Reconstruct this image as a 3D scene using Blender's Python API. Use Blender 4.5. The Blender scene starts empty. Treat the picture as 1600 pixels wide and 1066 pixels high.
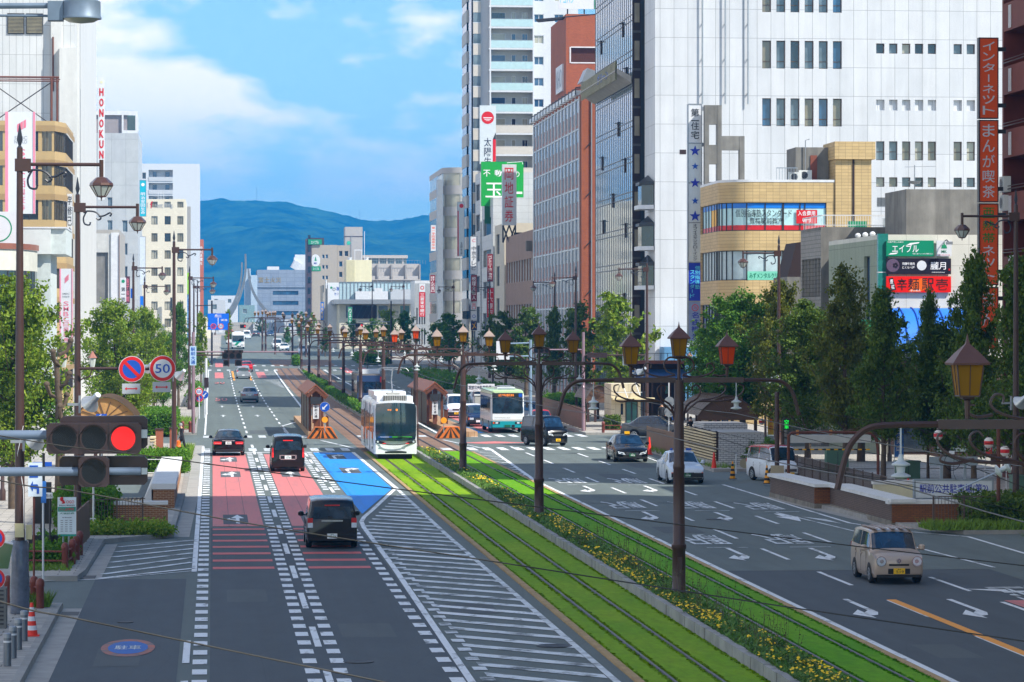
import bpy,bmesh,math,random
from mathutils import Vector,Matrix,Euler,noise
random.seed(7)
SC=bpy.context.scene
COL=SC.collection
# ------------------------------------------------------------------ camera
F,VX,HY,H=4980.0,331.5,508.0,7.45  # focal length (px of a 1600 wide picture), road vanishing point, eye height
TH=math.atan((800-VX)/F)
CT,ST=math.cos(TH),math.sin(TH)
cam=bpy.data.cameras.new('camera')
cam.lens=36*F/1600;cam.sensor_width=36;cam.shift_y=-(533-HY)/1600
cam.clip_start=0.5;cam.clip_end=40000
camo=bpy.data.objects.new('camera',cam);COL.objects.link(camo)
camo.location=(0,0,H);camo.rotation_euler=(math.radians(90),0,-TH)
SC.camera=camo
# ------------------------------------------------------------------ sky, sun, exposure
EL,AZ=45.0,125.0  # sun height; bearing from the road direction towards the right
w=bpy.data.worlds.new('World');SC.world=w;w.use_nodes=True
nt=w.node_tree;nt.nodes.clear()
def wn(t,**k):
 n=nt.nodes.new(t)
 for a,b in k.items():setattr(n,a,b)
 return n
sky=wn('ShaderNodeTexSky',sky_type='NISHITA',sun_disc=False,sun_elevation=math.radians(EL),
 sun_rotation=math.radians(AZ),air_density=1.0,dust_density=0.0,ozone_density=3.0,altitude=50)
tc=wn('ShaderNodeTexCoord');sep=wn('ShaderNodeSeparateXYZ');nt.links.new(tc.outputs['Generated'],sep.inputs[0])
def wmath(op,a,b=None,clamp=False):
 n=wn('ShaderNodeMath',operation=op,use_clamp=clamp)
 for i,v in enumerate((a,b)):
  if v is None:continue
  if isinstance(v,(int,float)):n.inputs[i].default_value=v
  else:nt.links.new(v,n.inputs[i])
 return n.outputs[0]
ux=wmath('DIVIDE',sep.outputs[0],wmath('ADD',wmath('ABSOLUTE',sep.outputs[1]),.05))
uz=wmath('MULTIPLY',sep.outputs[2],2.3)
cv=wn('ShaderNodeCombineXYZ');nt.links.new(ux,cv.inputs[0]);nt.links.new(uz,cv.inputs[1]);cv.inputs[2].default_value=61.5
n1=wn('ShaderNodeTexNoise');n1.inputs['Scale'].default_value=19;n1.inputs['Detail'].default_value=8;n1.inputs['Roughness'].default_value=.52
nt.links.new(cv.outputs[0],n1.inputs['Vector'])
n2=wn('ShaderNodeTexNoise');n2.inputs['Scale'].default_value=5.5;n2.inputs['Detail'].default_value=2
nt.links.new(cv.outputs[0],n2.inputs['Vector'])
lo=wmath('MULTIPLY',wmath('SUBTRACT',sep.outputs[2],.03),26,True)  # clouds thin out towards the hills
lf=wmath('ADD',wmath('MULTIPLY',wmath('MINIMUM',wmath('MAXIMUM',ux,-.22),.3),-.6),.06)  # and gather to the left
cd=wmath('ADD',wmath('ADD',wmath('MULTIPLY',n1.outputs[0],.75),wmath('MULTIPLY',n2.outputs[0],.5)),lf)
cd=wmath('MULTIPLY',wmath('MULTIPLY',wmath('SUBTRACT',cd,.622),9.0,True),lo)
cd=wmath('MULTIPLY',cd,wmath('MAXIMUM',wmath('MULTIPLY',wmath('SUBTRACT',.42,sep.outputs[2]),3.0,True),.36))
CLOUD=cd
tint=wn('ShaderNodeMixRGB',blend_type='MULTIPLY');tint.inputs[0].default_value=1
nt.links.new(sky.outputs[0],tint.inputs[1]);tint.inputs[2].default_value=(.84,1.04,1.12,1)
mixc=wn('ShaderNodeMixRGB');nt.links.new(cd,mixc.inputs[0]);nt.links.new(tint.outputs[0],mixc.inputs[1])
mixc.inputs[2].default_value=(11.4,10.4,9.5,1)
bg=wn('ShaderNodeBackground');bg.inputs[1].default_value=0.105
nt.links.new(mixc.outputs[0],bg.inputs[0])
ow=wn('ShaderNodeOutputWorld');nt.links.new(bg.outputs[0],ow.inputs[0])
sl=bpy.data.lights.new('sun','SUN');sl.energy=4.7;sl.angle=math.radians(.5);sl.color=(1,.95,.86)
so=bpy.data.objects.new('sun',sl);COL.objects.link(so)
e_,a_=math.radians(EL),math.radians(AZ)
SUN=Vector((math.sin(a_)*math.cos(e_),math.cos(a_)*math.cos(e_),math.sin(e_)))
so.rotation_euler=SUN.to_track_quat('Z','Y').to_euler();so.location=(60,-40,90)
SC.view_settings.view_transform='Standard';SC.view_settings.look='None'
SC.view_settings.exposure=0.66;SC.view_settings.gamma=1;SC.view_settings.use_curve_mapping=False
SC.render.engine='CYCLES'
cy=SC.cycles
cy.use_denoising=True;cy.max_bounces=6;cy.diffuse_bounces=3;cy.glossy_bounces=3;cy.transmission_bounces=4
cy.transparent_max_bounces=8;cy.volume_bounces=0;cy.caustics_reflective=False;cy.caustics_refractive=False
cy.use_adaptive_sampling=True;cy.adaptive_threshold=.015;cy.sample_clamp_indirect=6
# ------------------------------------------------------------------ places
def ray(px,py):
 u=(px-800)/F
 return u*CT+ST,CT-u*ST,(HY-py)/F
def G(px,py,z=0.0):
 dx,dy,dz=ray(px,py);t=(z-H)/dz
 return dx*t,dy*t
def at(px,py,Y):
 dx,dy,dz=ray(px,py);t=Y/dy
 return Vector((dx*t,Y,H+dz*t))
ZP=[(0,0),(300,0),(338,.12),(374,.36),(411,.8),(454,1.4),(496,1.95),(600,3.2),(700,4.4),(800,5.3),(900,5.6),(40000,5.6)]
def zg(y):
 if y<=0:return 0.0
 for(a,za),(b,zb)in zip(ZP,ZP[1:]):
  if y<=b:return za+(zb-za)*(y-a)/(b-a)
 return 5.6
YB=[20,60,100,150,200,250,300,319,338,356,374,392,411,432,454,475,496,530,565,600,650,700,750,800,850,900]
# ------------------------------------------------------------------ materials
def c(r,g,b):
 f=lambda v:v/255/12.92 if v/255<=.04045 else((v/255+.055)/1.055)**2.4
 return(f(r),f(g),f(b),1)
MATS={}
def nod(m,t,**k):
 n=m.node_tree.nodes.new(t)
 for a,b in k.items():setattr(n,a,b)
 return n
def newmat(name):
 m=bpy.data.materials.new(name);m.use_nodes=True
 p=m.node_tree.nodes['Principled BSDF']
 return m,p
def posvec(m,sc):
 g=nod(m,'ShaderNodeNewGeometry');mp=nod(m,'ShaderNodeMapping')
 mp.inputs['Scale'].default_value=sc
 m.node_tree.links.new(g.outputs['Position'],mp.inputs['Vector'])
 return mp.outputs[0]
def noi(m,sc,detail=3,rough=.55):
 t=nod(m,'ShaderNodeTexNoise');t.inputs['Scale'].default_value=1;t.inputs['Detail'].default_value=detail
 t.inputs['Roughness'].default_value=rough
 m.node_tree.links.new(posvec(m,sc),t.inputs['Vector'])
 return t.outputs[0]
def scaled(m,col,fac,lo,hi):
 mr=nod(m,'ShaderNodeMapRange');mr.inputs[1].default_value=.25;mr.inputs[2].default_value=.75
 mr.inputs[3].default_value=lo;mr.inputs[4].default_value=hi
 m.node_tree.links.new(fac,mr.inputs[0])
 mx=nod(m,'ShaderNodeMixRGB',blend_type='MULTIPLY');mx.inputs[0].default_value=1
 if isinstance(col,tuple):mx.inputs[1].default_value=col
 else:m.node_tree.links.new(col,mx.inputs[1])
 m.node_tree.links.new(mr.outputs[0],mx.inputs[2])
 return mx.outputs[0]
def M(name,col=None,rough=.6,metal=0,var=.1,sc=2.0,streak=0,bump=0,emit=0,coat=0,spec=.5):
 if name in MATS:return MATS[name]
 m,p=newmat(name)
 p.inputs['Roughness'].default_value=rough;p.inputs['Metallic'].default_value=metal
 p.inputs['Specular IOR Level'].default_value=spec
 if coat:p.inputs['Coat Weight'].default_value=coat;p.inputs['Coat Roughness'].default_value=.05
 o=col
 if var:o=scaled(m,col,noi(m,(sc,sc,sc)),1-var,1+var)
 if streak:
  o=scaled(m,o,noi(m,(1.3,1.3,.12),5,.65),1-streak,1+streak*.35)
 if isinstance(o,tuple):p.inputs['Base Color'].default_value=o
 else:m.node_tree.links.new(o,p.inputs['Base Color'])
 if bump:
  b=nod(m,'ShaderNodeBump');b.inputs['Strength'].default_value=bump;b.inputs['Distance'].default_value=.02
  m.node_tree.links.new(noi(m,(sc*8,)*3),b.inputs['Height']);m.node_tree.links.new(b.outputs[0],p.inputs['Normal'])
 if emit:
  p.inputs['Emission Color'].default_value=col;p.inputs['Emission Strength'].default_value=emit
 MATS[name]=m
 return m
def tiled(name,c1,c2,mortar,bw,bh,mort=.02,off=.5,rough=.7,streak=.08,var=.08):
 """brick, tile or panel joints laid along a wall in metres"""
 if name in MATS:return MATS[name]
 m,p=newmat(name);L=m.node_tree.links
 g=nod(m,'ShaderNodeNewGeometry');s=nod(m,'ShaderNodeSeparateXYZ');L.new(g.outputs['Position'],s.inputs[0])
 a=nod(m,'ShaderNodeMath',operation='ADD');L.new(s.outputs[0],a.inputs[0]);L.new(s.outputs[1],a.inputs[1])
 cb=nod(m,'ShaderNodeCombineXYZ');L.new(a.outputs[0],cb.inputs[0]);L.new(s.outputs[2],cb.inputs[1])
 b=nod(m,'ShaderNodeTexBrick');L.new(cb.outputs[0],b.inputs['Vector'])
 b.offset=off;b.inputs['Scale'].default_value=1;b.inputs['Brick Width'].default_value=bw;b.inputs['Row Height'].default_value=bh
 b.inputs['Mortar Size'].default_value=mort;b.inputs['Mortar Smooth'].default_value=.1
 b.inputs['Color1'].default_value=c1;b.inputs['Color2'].default_value=c2;b.inputs['Mortar'].default_value=mortar
 o=b.outputs[0]
 if streak:o=scaled(m,o,noi(m,(1.1,1.1,.1),5,.65),1-streak,1+streak*.4)
 o=scaled(m,o,noi(m,(.6,.6,.6)),1-var,1+var)
 L.new(o,p.inputs['Base Color']);p.inputs['Roughness'].default_value=rough
 MATS[name]=m
 return m
def glass(name,col,rough=.08,var=.5,sc=.5):
 if name in MATS:return MATS[name]
 m,p=newmat(name)
 m.node_tree.links.new(scaled(m,col,noi(m,(sc,sc,sc),2),1-var,1+var),p.inputs['Base Color'])
 p.inputs['Roughness'].default_value=rough;p.inputs['Specular IOR Level'].default_value=.8;p.inputs['IOR'].default_value=1.6
 MATS[name]=m
 return m
def worn(name,paint,under,thr=.42,sc=(2.2,.9,1),soft=.12,rough=.65):
 """road paint rubbed through to the asphalt"""
 if name in MATS:return MATS[name]
 m,p=newmat(name);L=m.node_tree.links
 mr=nod(m,'ShaderNodeMapRange');mr.inputs[1].default_value=thr-soft;mr.inputs[2].default_value=thr+soft
 L.new(noi(m,sc,6,.7),mr.inputs[0])
 mx=nod(m,'ShaderNodeMixRGB');L.new(mr.outputs[0],mx.inputs[0]);mx.inputs[1].default_value=under;mx.inputs[2].default_value=paint
 L.new(scaled(m,mx.outputs[0],noi(m,(9,9,9)),.92,1.06),p.inputs['Base Color']);p.inputs['Roughness'].default_value=rough
 MATS[name]=m
 return m
# ------------------------------------------------------------------ mesh builder
TXT={}
def glyphs(s):
 if s not in TXT:
  cu=bpy.data.curves.new('t','FONT');cu.body=s;cu.resolution_u=3;cu.offset=.007
  o=bpy.data.objects.new('t',cu);COL.objects.link(o)
  dg=bpy.context.evaluated_depsgraph_get();dg.update()
  me=bpy.data.meshes.new_from_object(o.evaluated_get(dg))
  v=[(q.co.x,q.co.y)for q in me.vertices];f=[tuple(q.vertices)for q in me.polygons]
  bpy.data.objects.remove(o);bpy.data.curves.remove(cu);bpy.data.meshes.remove(me)
  TXT[s]=(v,f)
 return TXT[s]
class MB:
 def __init__(s):s.v=[];s.f=[];s.m=[];s.mats=[];s.k=0;s.X=None
 def use(s,m):
  if m not in s.mats:s.mats.append(m)
  s.k=s.mats.index(m);return s
 def add(s,vs,fs):
  b=len(s.v)
  s.v+=[tuple(s.X@Vector(q))for q in vs]if s.X else[tuple(q)for q in vs]
  for q in fs:s.f.append(tuple(b+i for i in q));s.m.append(s.k)
  return s
 def box(s,x0,x1,y0,y1,z0,z1,m=None):
  if m:s.use(m)
  v=[(x,y,z)for z in(z0,z1)for y in(y0,y1)for x in(x0,x1)]
  return s.add(v,[(0,2,3,1),(4,5,7,6),(0,1,5,4),(2,6,7,3),(0,4,6,2),(1,3,7,5)])
 def quad(s,a,b,c_,d,m=None):
  if m:s.use(m)
  return s.add([a,b,c_,d],[(0,1,2,3)])
 def poly(s,pts,m=None):
  if m:s.use(m)
  return s.add(pts,[tuple(range(len(pts)))])
 def cyl(s,p,q,r,r2=None,n=10,m=None,cap=True):
  if m:s.use(m)
  p,q=Vector(p),Vector(q);d=(q-p).normalized();r2=r if r2 is None else r2
  a=d.orthogonal().normalized();b=d.cross(a)
  v=[]
  for o,rr in((p,r),(q,r2)):
   v+=[o+(a*math.cos(2*math.pi*i/n)+b*math.sin(2*math.pi*i/n))*rr for i in range(n)]
  f=[(i,(i+1)%n,n+(i+1)%n,n+i)for i in range(n)]
  if cap:f+=[tuple(range(n-1,-1,-1)),tuple(range(n,2*n))]
  return s.add(v,f)
 def tube(s,pts,r,n=6,m=None):
  if m:s.use(m)
  pts=[Vector(p)for p in pts];N=len(pts);rs=r if isinstance(r,(list,tuple))else[r]*N
  v=[];a=None
  for i,p in enumerate(pts):
   d=(pts[min(i+1,N-1)]-pts[max(i-1,0)]).normalized()
   a=d.orthogonal().normalized()if a is None else(a-d*a.dot(d)).normalized()
   b=d.cross(a)
   v+=[p+(a*math.cos(2*math.pi*j/n)+b*math.sin(2*math.pi*j/n))*rs[i]for j in range(n)]
  f=[(i*n+j,i*n+(j+1)%n,(i+1)*n+(j+1)%n,(i+1)*n+j)for i in range(N-1)for j in range(n)]
  f+=[tuple(range(n-1,-1,-1)),tuple(range((N-1)*n,N*n))]
  return s.add(v,f)
 def lathe(s,o,prof,n=12,m=None,rot=0.0):
  if m:s.use(m)
  ox,oy,oz=o;v=[]
  for r,z in prof:
   v+=[(ox+r*math.cos(rot+2*math.pi*j/n),oy+r*math.sin(rot+2*math.pi*j/n),oz+z)for j in range(n)]
  N=len(prof)
  f=[(i*n+j,i*n+(j+1)%n,(i+1)*n+(j+1)%n,(i+1)*n+j)for i in range(N-1)for j in range(n)]
  f+=[tuple(range(n-1,-1,-1)),tuple(range((N-1)*n,N*n))]
  return s.add(v,f)
 def prism(s,pts,a,b,m=None):
  """polygon pts (3-D) swept by the vector b-a, pts lie at a"""
  if m:s.use(m)
  n=len(pts);d=Vector(b)-Vector(a);v=[Vector(p)for p in pts];v+=[p+d for p in v]
  f=[tuple(range(n-1,-1,-1)),tuple(range(n,2*n))]+[(i,(i+1)%n,n+(i+1)%n,n+i)for i in range(n)]
  return s.add(v,f)
 def disc(s,o,nrm,r,n=20,m=None,a0=0,a1=2*math.pi,ry=None):
  if m:s.use(m)
  o=Vector(o);nrm=Vector(nrm).normalized();up=Vector((0,0,1))if abs(nrm.z)<.9 else Vector((0,1,0))
  a=up.cross(nrm).normalized();b=nrm.cross(a);ry=ry or r
  full=a1-a0>6.2
  return s.add([o+a*math.cos(a0+(a1-a0)*i/(n if full else n-1))*r+b*math.sin(a0+(a1-a0)*i/(n if full else n-1))*ry for i in range(n)],[tuple(range(n))])
 def ring(s,o,nrm,r0,r1,n=24,m=None):
  if m:s.use(m)
  o=Vector(o);nrm=Vector(nrm).normalized();up=Vector((0,0,1))if abs(nrm.z)<.9 else Vector((0,1,0))
  a=up.cross(nrm).normalized();b=nrm.cross(a);v=[]
  for r in(r0,r1):v+=[o+(a*math.cos(2*math.pi*i/n)+b*math.sin(2*math.pi*i/n))*r for i in range(n)]
  return s.add(v,[(i,n+i,n+(i+1)%n,(i+1)%n)for i in range(n)])
 def text(s,t,o,u,v,W,Hh,m=None):
  """flat lettering t filling the W x Hh rectangle centred on o, reading along u with v upwards"""
  if m:s.use(m)
  gv,gf=glyphs(t)
  if not gv:return s
  x0=min(q[0]for q in gv);x1=max(q[0]for q in gv);y0=min(q[1]for q in gv);y1=max(q[1]for q in gv)
  o,u,v=Vector(o),Vector(u).normalized(),Vector(v).normalized()
  return s.add([o+u*((q[0]-(x0+x1)/2)/max(x1-x0,1e-6)*W)+v*((q[1]-(y0+y1)/2)/max(y1-y0,1e-6)*Hh)for q in gv],gf)
 def vtext(s,t,top,u,v,W,pitch,m=None,hh=.86):
  for i,ch in enumerate(t):
   if ch==' ':continue
   k=.16 if ch in 'ー一' else 1
   if ch=='ー':s.text('|',Vector(top)-Vector(v)*pitch*(i+.5),u,v,W*.14,pitch*hh*.8,m);continue
   s.text(ch,Vector(top)-Vector(v)*pitch*(i+.5),u,v,W,pitch*hh*k,m)
  return s
 def build(s,name,parent=None,smooth=40,loc=None):
  me=bpy.data.meshes.new(name);me.from_pydata(s.v,[],s.f)
  for m in s.mats:me.materials.append(m)
  me.polygons.foreach_set('material_index',s.m)
  if smooth:
   me.polygons.foreach_set('use_smooth',[True]*len(s.f));me.set_sharp_from_angle(angle=math.radians(smooth))
  me.update()
  o=bpy.data.objects.new(name,me);COL.objects.link(o)
  if parent:o.parent=parent
  if loc:o.location=loc
  return o
def tag(o,label=None,cat=None,group=None,kind=None):
 if label:o['label']=label
 if cat:o['category']=cat
 if group:o['group']=group
 if kind:o['kind']=kind
 return o
def thing(name,label,cat,loc=(0,0,0),rz=0,group=None):
 o=bpy.data.objects.new(name,None);COL.objects.link(o);o.empty_display_size=.3
 o.location=loc;o.rotation_euler=(0,0,rz)
 return tag(o,label,cat,group)
KIDS={}
def kids(o):return[k for k in bpy.data.objects if k.parent==o]
def tree_of(o):return(o,[tree_of(k)for k in kids(o)])
def copy_tree(t,parent=None):
 o,ch=t;n=o.copy();COL.objects.link(n)
 if parent:n.parent=parent
 for k in ch:copy_tree(k,n)
 return n
def dup(t,loc,rz=0,label=None,group=None,scale=None):
 n=copy_tree(t);n.location=loc;n.rotation_euler=(0,0,rz)
 if label:n['label']=label
 if group:n['group']=group
 if scale:n.scale=scale
 return n
def structure(name,mb,smooth=0,kind='structure'):
 return tag(mb.build(name,smooth=smooth),kind=kind)
UX,UY,UZ=Vector((1,0,0)),Vector((0,1,0)),Vector((0,0,1))
# common colours
WHITE=M('white paint',c(214,217,220),.45,var=.04)
PANELW=M('white panel',c(236,238,240),.5,var=.05,streak=.06)
BLACK=M('black',c(22,22,24),.5,var=.1)
DARK=M('dark frame',c(44,46,50),.45,var=.1)
GREY=M('grey metal',c(150,156,162),.4,.4,var=.08)
GALV=M('galvanised steel',c(158,168,176),.35,.5,var=.15,sc=5)
BROWN=M('brown painted steel',c(66,43,37),.45,var=.12,sc=4,coat=.1)
RUST=M('rusty brown steel',c(104,58,40),.7,var=.3,sc=3)
CONC=M('concrete',c(172,168,160),.85,var=.12,sc=1.2,streak=.15)
CONCD=M('dark stained concrete',c(128,126,120),.9,var=.2,sc=1,streak=.45)
RED=M('red paint',c(208,18,24),.45,var=.05)
BLUE=M('blue paint',c(10,78,178),.45,var=.05)
YEL=M('yellow paint',c(246,184,12),.45,var=.05)
ORG=M('orange paint',c(236,92,20),.45,var=.05)
GREEN=M('green paint',c(20,140,96),.5,var=.05)
# ================================================================== the setting: ground, roads, markings
ASPC=c(94,104,101)
def asphalt(name,col,s2=.10):
 m,p=newmat(name);L=m.node_tree.links
 o=scaled(m,col,noi(m,(.25,.06,1),4,.6),1-s2,1+s2)
 o=scaled(m,o,noi(m,(1.6,.5,1),4,.6),.9,1.1)
 o=scaled(m,o,noi(m,(1.1,.012,1),3,.6),.86,1.1)
 o=scaled(m,o,noi(m,(22,22,22),2),.82,1.18)
 # hairline cracks
 v=nod(m,'ShaderNodeTexVoronoi',feature='DISTANCE_TO_EDGE');v.inputs['Scale'].default_value=1
 L.new(posvec(m,(.34,.11,1)),v.inputs['Vector'])
 mr=nod(m,'ShaderNodeMapRange');mr.inputs[1].default_value=0;mr.inputs[2].default_value=.006;mr.inputs[3].default_value=.84;mr.inputs[4].default_value=1
 L.new(v.outputs['Distance'],mr.inputs[0])
 mx=nod(m,'ShaderNodeMixRGB',blend_type='MULTIPLY');mx.inputs[0].default_value=1;L.new(o,mx.inputs[1]);L.new(mr.outputs[0],mx.inputs[2])
 L.new(mx.outputs[0],p.inputs['Base Color']);p.inputs['Roughness'].default_value=.82
 MATS[name]=m
 return m
ASP=asphalt('asphalt',ASPC)
ASPN=asphalt('newer darker asphalt',c(70,78,83),.06)
PAVE=tiled('paving slabs',c(196,190,178),c(176,172,162),c(128,124,116),.6,.3,.02,.5)
ASPN2=asphalt('asphalt patch',c(80,87,89),.05)
def flat_tiles(name,c1,c2,mort,bw,bh,ms=.015):
 m,p=newmat(name);L=m.node_tree.links
 b=nod(m,'ShaderNodeTexBrick');L.new(posvec(m,(1,1,1)),b.inputs['Vector']);b.inputs['Scale'].default_value=1
 b.inputs['Brick Width'].default_value=bw;b.inputs['Row Height'].default_value=bh;b.inputs['Mortar Size'].default_value=ms
 b.inputs['Color1'].default_value=c1;b.inputs['Color2'].default_value=c2;b.inputs['Mortar'].default_value=mort
 o=scaled(m,b.outputs[0],noi(m,(.5,.5,.5)),.85,1.1)
 L.new(scaled(m,o,noi(m,(3,3,3)),.9,1.1),p.inputs['Base Color']);p.inputs['Roughness'].default_value=.8
 MATS[name]=m
 return m
SLAB=flat_tiles('sidewalk slabs',c(182,176,166),c(160,156,148),c(112,108,100),.9,.45,.02)
TRACKB=flat_tiles('brown track paving',c(136,106,84),c(120,94,76),c(98,74,60),1.2,.6,.02)
KERB=M('kerb stone',c(150,148,142),.85,var=.2,sc=2)
GUT=M('gutter concrete',c(158,156,150),.85,var=.18,sc=1.5)
def interp(pts,y):
 if y<=pts[0][1]:return pts[0][0]
 for(xa,ya),(xb,yb)in zip(pts,pts[1:]):
  if y<=yb:return xa+(xb-xa)*(y-ya)/max(yb-ya,1e-6)
 return pts[-1][0]
def strip(mb,xl,xr,y0,y1,dz,m):
 """sheet between two x profiles (numbers or [(x,y)..]) following the street's slope"""
 fl=(lambda y:interp(xl,y))if isinstance(xl,list)else(lambda y:xl)
 fr=(lambda y:interp(xr,y))if isinstance(xr,list)else(lambda y:xr)
 ys={y0,y1}|{y for y in YB if y0<y<y1}
 for p in(xl,xr):
  if isinstance(p,list):ys|={y for _,y in p if y0<y<y1}
 ys=sorted(ys);v=[];mb.use(m)
 for y in ys:v+=[(fl(y),y,zg(y)+dz),(fr(y),y,zg(y)+dz)]
 mb.add(v,[(2*i,2*i+1,2*i+3,2*i+2)for i in range(len(ys)-1)])
# ground to the horizon
g=MB();ys=[-60]+YB+[1500,4000,7200];v=[];GRD=M('ground',c(150,148,140),.9,var=.2,sc=.3)
g.use(GRD)
for y in ys:
 for x in(-4800,-60,60,4800):v.append((x,y,zg(y)-.03))
g.add(v,[(4*i+j,4*i+j+1,4*i+j+5,4*i+j+4)for i in range(len(ys)-1)for j in range(3)])
structure('ground',g)
# carriageways
r=MB();strip(r,-4.2,8.8,10,760,0,ASP);strip(r,15.1,29.5,10,760,0,ASP);strip(r,8.8,15.1,186,216.5,0,ASP);strip(r,8.8,15.1,440,760,0,ASP)
structure('road',r)
r=MB();strip(r,-60,-4.2,199.5,215.5,0,ASP);strip(r,29.5,90,190,214,0,ASP);strip(r,-40,-4.2,84.4,93.6,0,ASP);strip(r,29.5,60,88,110.2,0,ASP)
strip(r,-90,-4.2,446,462,0,ASP);strip(r,29.5,120,446,466,0,ASP)
structure('side_road',r)
r=MB();strip(r,-3.4,-.75,60,94,.004,ASPN);strip(r,-.05,5.4,60,117.6,.004,ASPN);strip(r,15.55,23.6,60,95.5,.004,ASPN)
structure('road_resurfacing',r)
# sidewalks (raised) with kerbs
LK1=[(-3.9,20),(-3.9,84.4)]
LK2=[(-3.9,93.6),(-3.75,96),(-3.65,109.5),(-1.35,112.5),(-1.15,140),(-1.05,198)]
LK3=[(-1.05,217),(-1.2,300),(-1.2,446)]
LK4=[(-1.2,462),(1.4,530),(2.2,760)]
RK1=[(27.9,20),(27.9,88)]
RK2=[(26.6,111.4),(25.2,115.5),(24.15,136.6)]
RK2b=[(24.2,137),(24.6,149)]
RK3=[(25.3,160),(25.5,189)]
RK4=[(25.2,214.5),(25.5,300),(25.6,446)]
RK5=[(25.6,466),(25.6,760)]
sw=MB();kb=MB()
def sidewalk(k,far,left):
 y0,y1=k[0][1],k[-1][1]
 ins=[(x+(-.2 if left else.2),y)for x,y in k]
 strip(sw,far if left else ins,ins if left else far,y0,y1,.145,SLAB)
 ys=sorted({y0,y1}|{y for _,y in k}|{y for y in YB if y0<y<y1})
 for a,b in zip(ys,ys[1:]):
  n=max(1,int((b-a)/1.0))if a<130 else 1
  for i in range(n):
   p,q=a+(b-a)*i/n,a+(b-a)*(i+1)/n-(.012 if n>1 else 0)
   xa,xb=interp(k,p),interp(k,q);s=-.2 if left else.2;za,zb=zg(p),zg(q)
   kb.use(KERB)
   vv=[(xa,p,za-.02),(xa+s,p,za-.02),(xb+s,q,zb-.02),(xb,q,zb-.02),(xa+(.02 if not left else-.02),p,za+.15),(xa+s,p,za+.15),(xb+s,q,zb+.15),(xb+(.02 if not left else-.02),q,zb+.15)]
   kb.add(vv,[(0,4,7,3),(4,5,6,7),(0,1,5,4),(3,7,6,2),(1,2,6,5)])
 for yy in(y0,y1):  # kerb across the end
  x=interp(k,yy);a,b=sorted((x,far));kb.box(a,b,yy-.1,yy+.1,zg(yy)-.02,zg(yy)+.152,KERB)
for k in(LK1,LK2,LK3,LK4):sidewalk(k,-13.5 if k is not LK4 else-9,True)
for k in(RK1,RK2,RK3,RK4,RK5):sidewalk(k,40,False)
strip(sw,27.2,40,115.5,160,.1,SLAB);
structure('sidewalk',sw);structure('kerb',kb)
gt=MB();strip(gt,-3.9,-3.4,20,84.4,.006,GUT);strip(gt,[(-3.75,94),(-3.6,109)],[(-3.25,94),(-3.2,109)],94,109,.006,GUT);strip(gt,LK2[3:],[(x+.55,y)for x,y in LK2[3:]],112.5,198,.006,GUT)
strip(gt,[(x-.5,y)for x,y in RK2[1:]],RK2[1:],115.5,136.6,.006,GUT)
GR=M('drain grate',c(70,70,68),.6,.5,var=.3,sc=30)
gt.box(-3.88,-3.42,94.3,95.4,.005,.012,GR);gt.box(-3.88,-3.42,82.4,83.4,.005,.012,GR)
structure('gutter',gt)
# ---- tram tracks: grass, planter, rails
def grassmat(name,a,b,sx,sy):
 m,p=newmat(name);L=m.node_tree.links
 mx=nod(m,'ShaderNodeMixRGB');mx.inputs[1].default_value=a;mx.inputs[2].default_value=b
 mr=nod(m,'ShaderNodeMapRange');mr.inputs[1].default_value=.35;mr.inputs[2].default_value=.65
 L.new(noi(m,(sx,sy,1),5,.6),mr.inputs[0]);L.new(mr.outputs[0],mx.inputs[0])
 o=scaled(m,mx.outputs[0],noi(m,(5,1.6,5),5,.72),.74,1.2)
 o=scaled(m,o,noi(m,(40,26,40),2),.85,1.15)
 L.new(o,p.inputs['Base Color']);p.inputs['Roughness'].default_value=.85;p.inputs['Specular IOR Level'].default_value=.15
 bp=nod(m,'ShaderNodeBump');bp.inputs['Strength'].default_value=.3;bp.inputs['Distance'].default_value=.05
 L.new(noi(m,(26,18,26),3,.7),bp.inputs['Height']);L.new(bp.outputs[0],p.inputs['Normal'])
 MATS[name]=m
 return m
GRASSL=grassmat('yellow green lawn',c(104,150,8),c(130,162,18),.5,.12)
GRASSR=grassmat('green lawn',c(84,148,6),c(110,160,12),.5,.12)
TANK=M('tan kerb stone',c(168,140,96),.85,var=.2,sc=2)
RAIL=M('rail steel',c(62,44,36),.45,.3,var=.25,sc=4)
RAILT=M('polished rail head',c(112,98,88),.45,.6,var=.15,sc=2)
GY0,GY1=40,187
gl=MB()
for a,b,m in((8.95,9.51,GRASSL),(9.67,10.51,GRASSL),(10.67,11.56,GRASSL),(12.9,13.37,GRASSR),(13.53,14.41,GRASSR),(14.57,15.08,GRASSR)):
 strip(gl,a,b,GY0,GY1,.03,m)
tag(structure('lawn',gl),kind='structure')
def tuftmesh(bands,n,hts,mat):
 mb=MB();mb.use(mat)
 for _ in range(n):
  a,b=random.choice(bands);x=random.uniform(a,b);y=62/(1-random.random()*.62)
  h=random.uniform(*hts)*(1+.004*y);r=random.uniform(.02,.05)*(1+y*.012);t=random.random()*6.28
  dx,dy=math.cos(t)*r,math.sin(t)*r;ox,oy=random.uniform(-.04,.04),random.uniform(-.04,.04)
  mb.add([(x-dx,y-dy,.025),(x+dx,y+dy,.025),(x+ox,y+oy,.025+h)],[(0,1,2)])
 return mb
BL1=M('grass blades yellow green',c(104,138,14),.8,var=.3,sc=6,spec=.1);BL2=M('grass blades green',c(70,130,10),.8,var=.3,sc=6,spec=.1)
tag(tuftmesh([(8.93,9.02),(9.46,9.52),(9.66,9.7),(10.48,10.52),(10.66,10.7),(11.46,11.56)],9000,(.01,.03),BL1).build('grass',smooth=0),kind='stuff')
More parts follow.
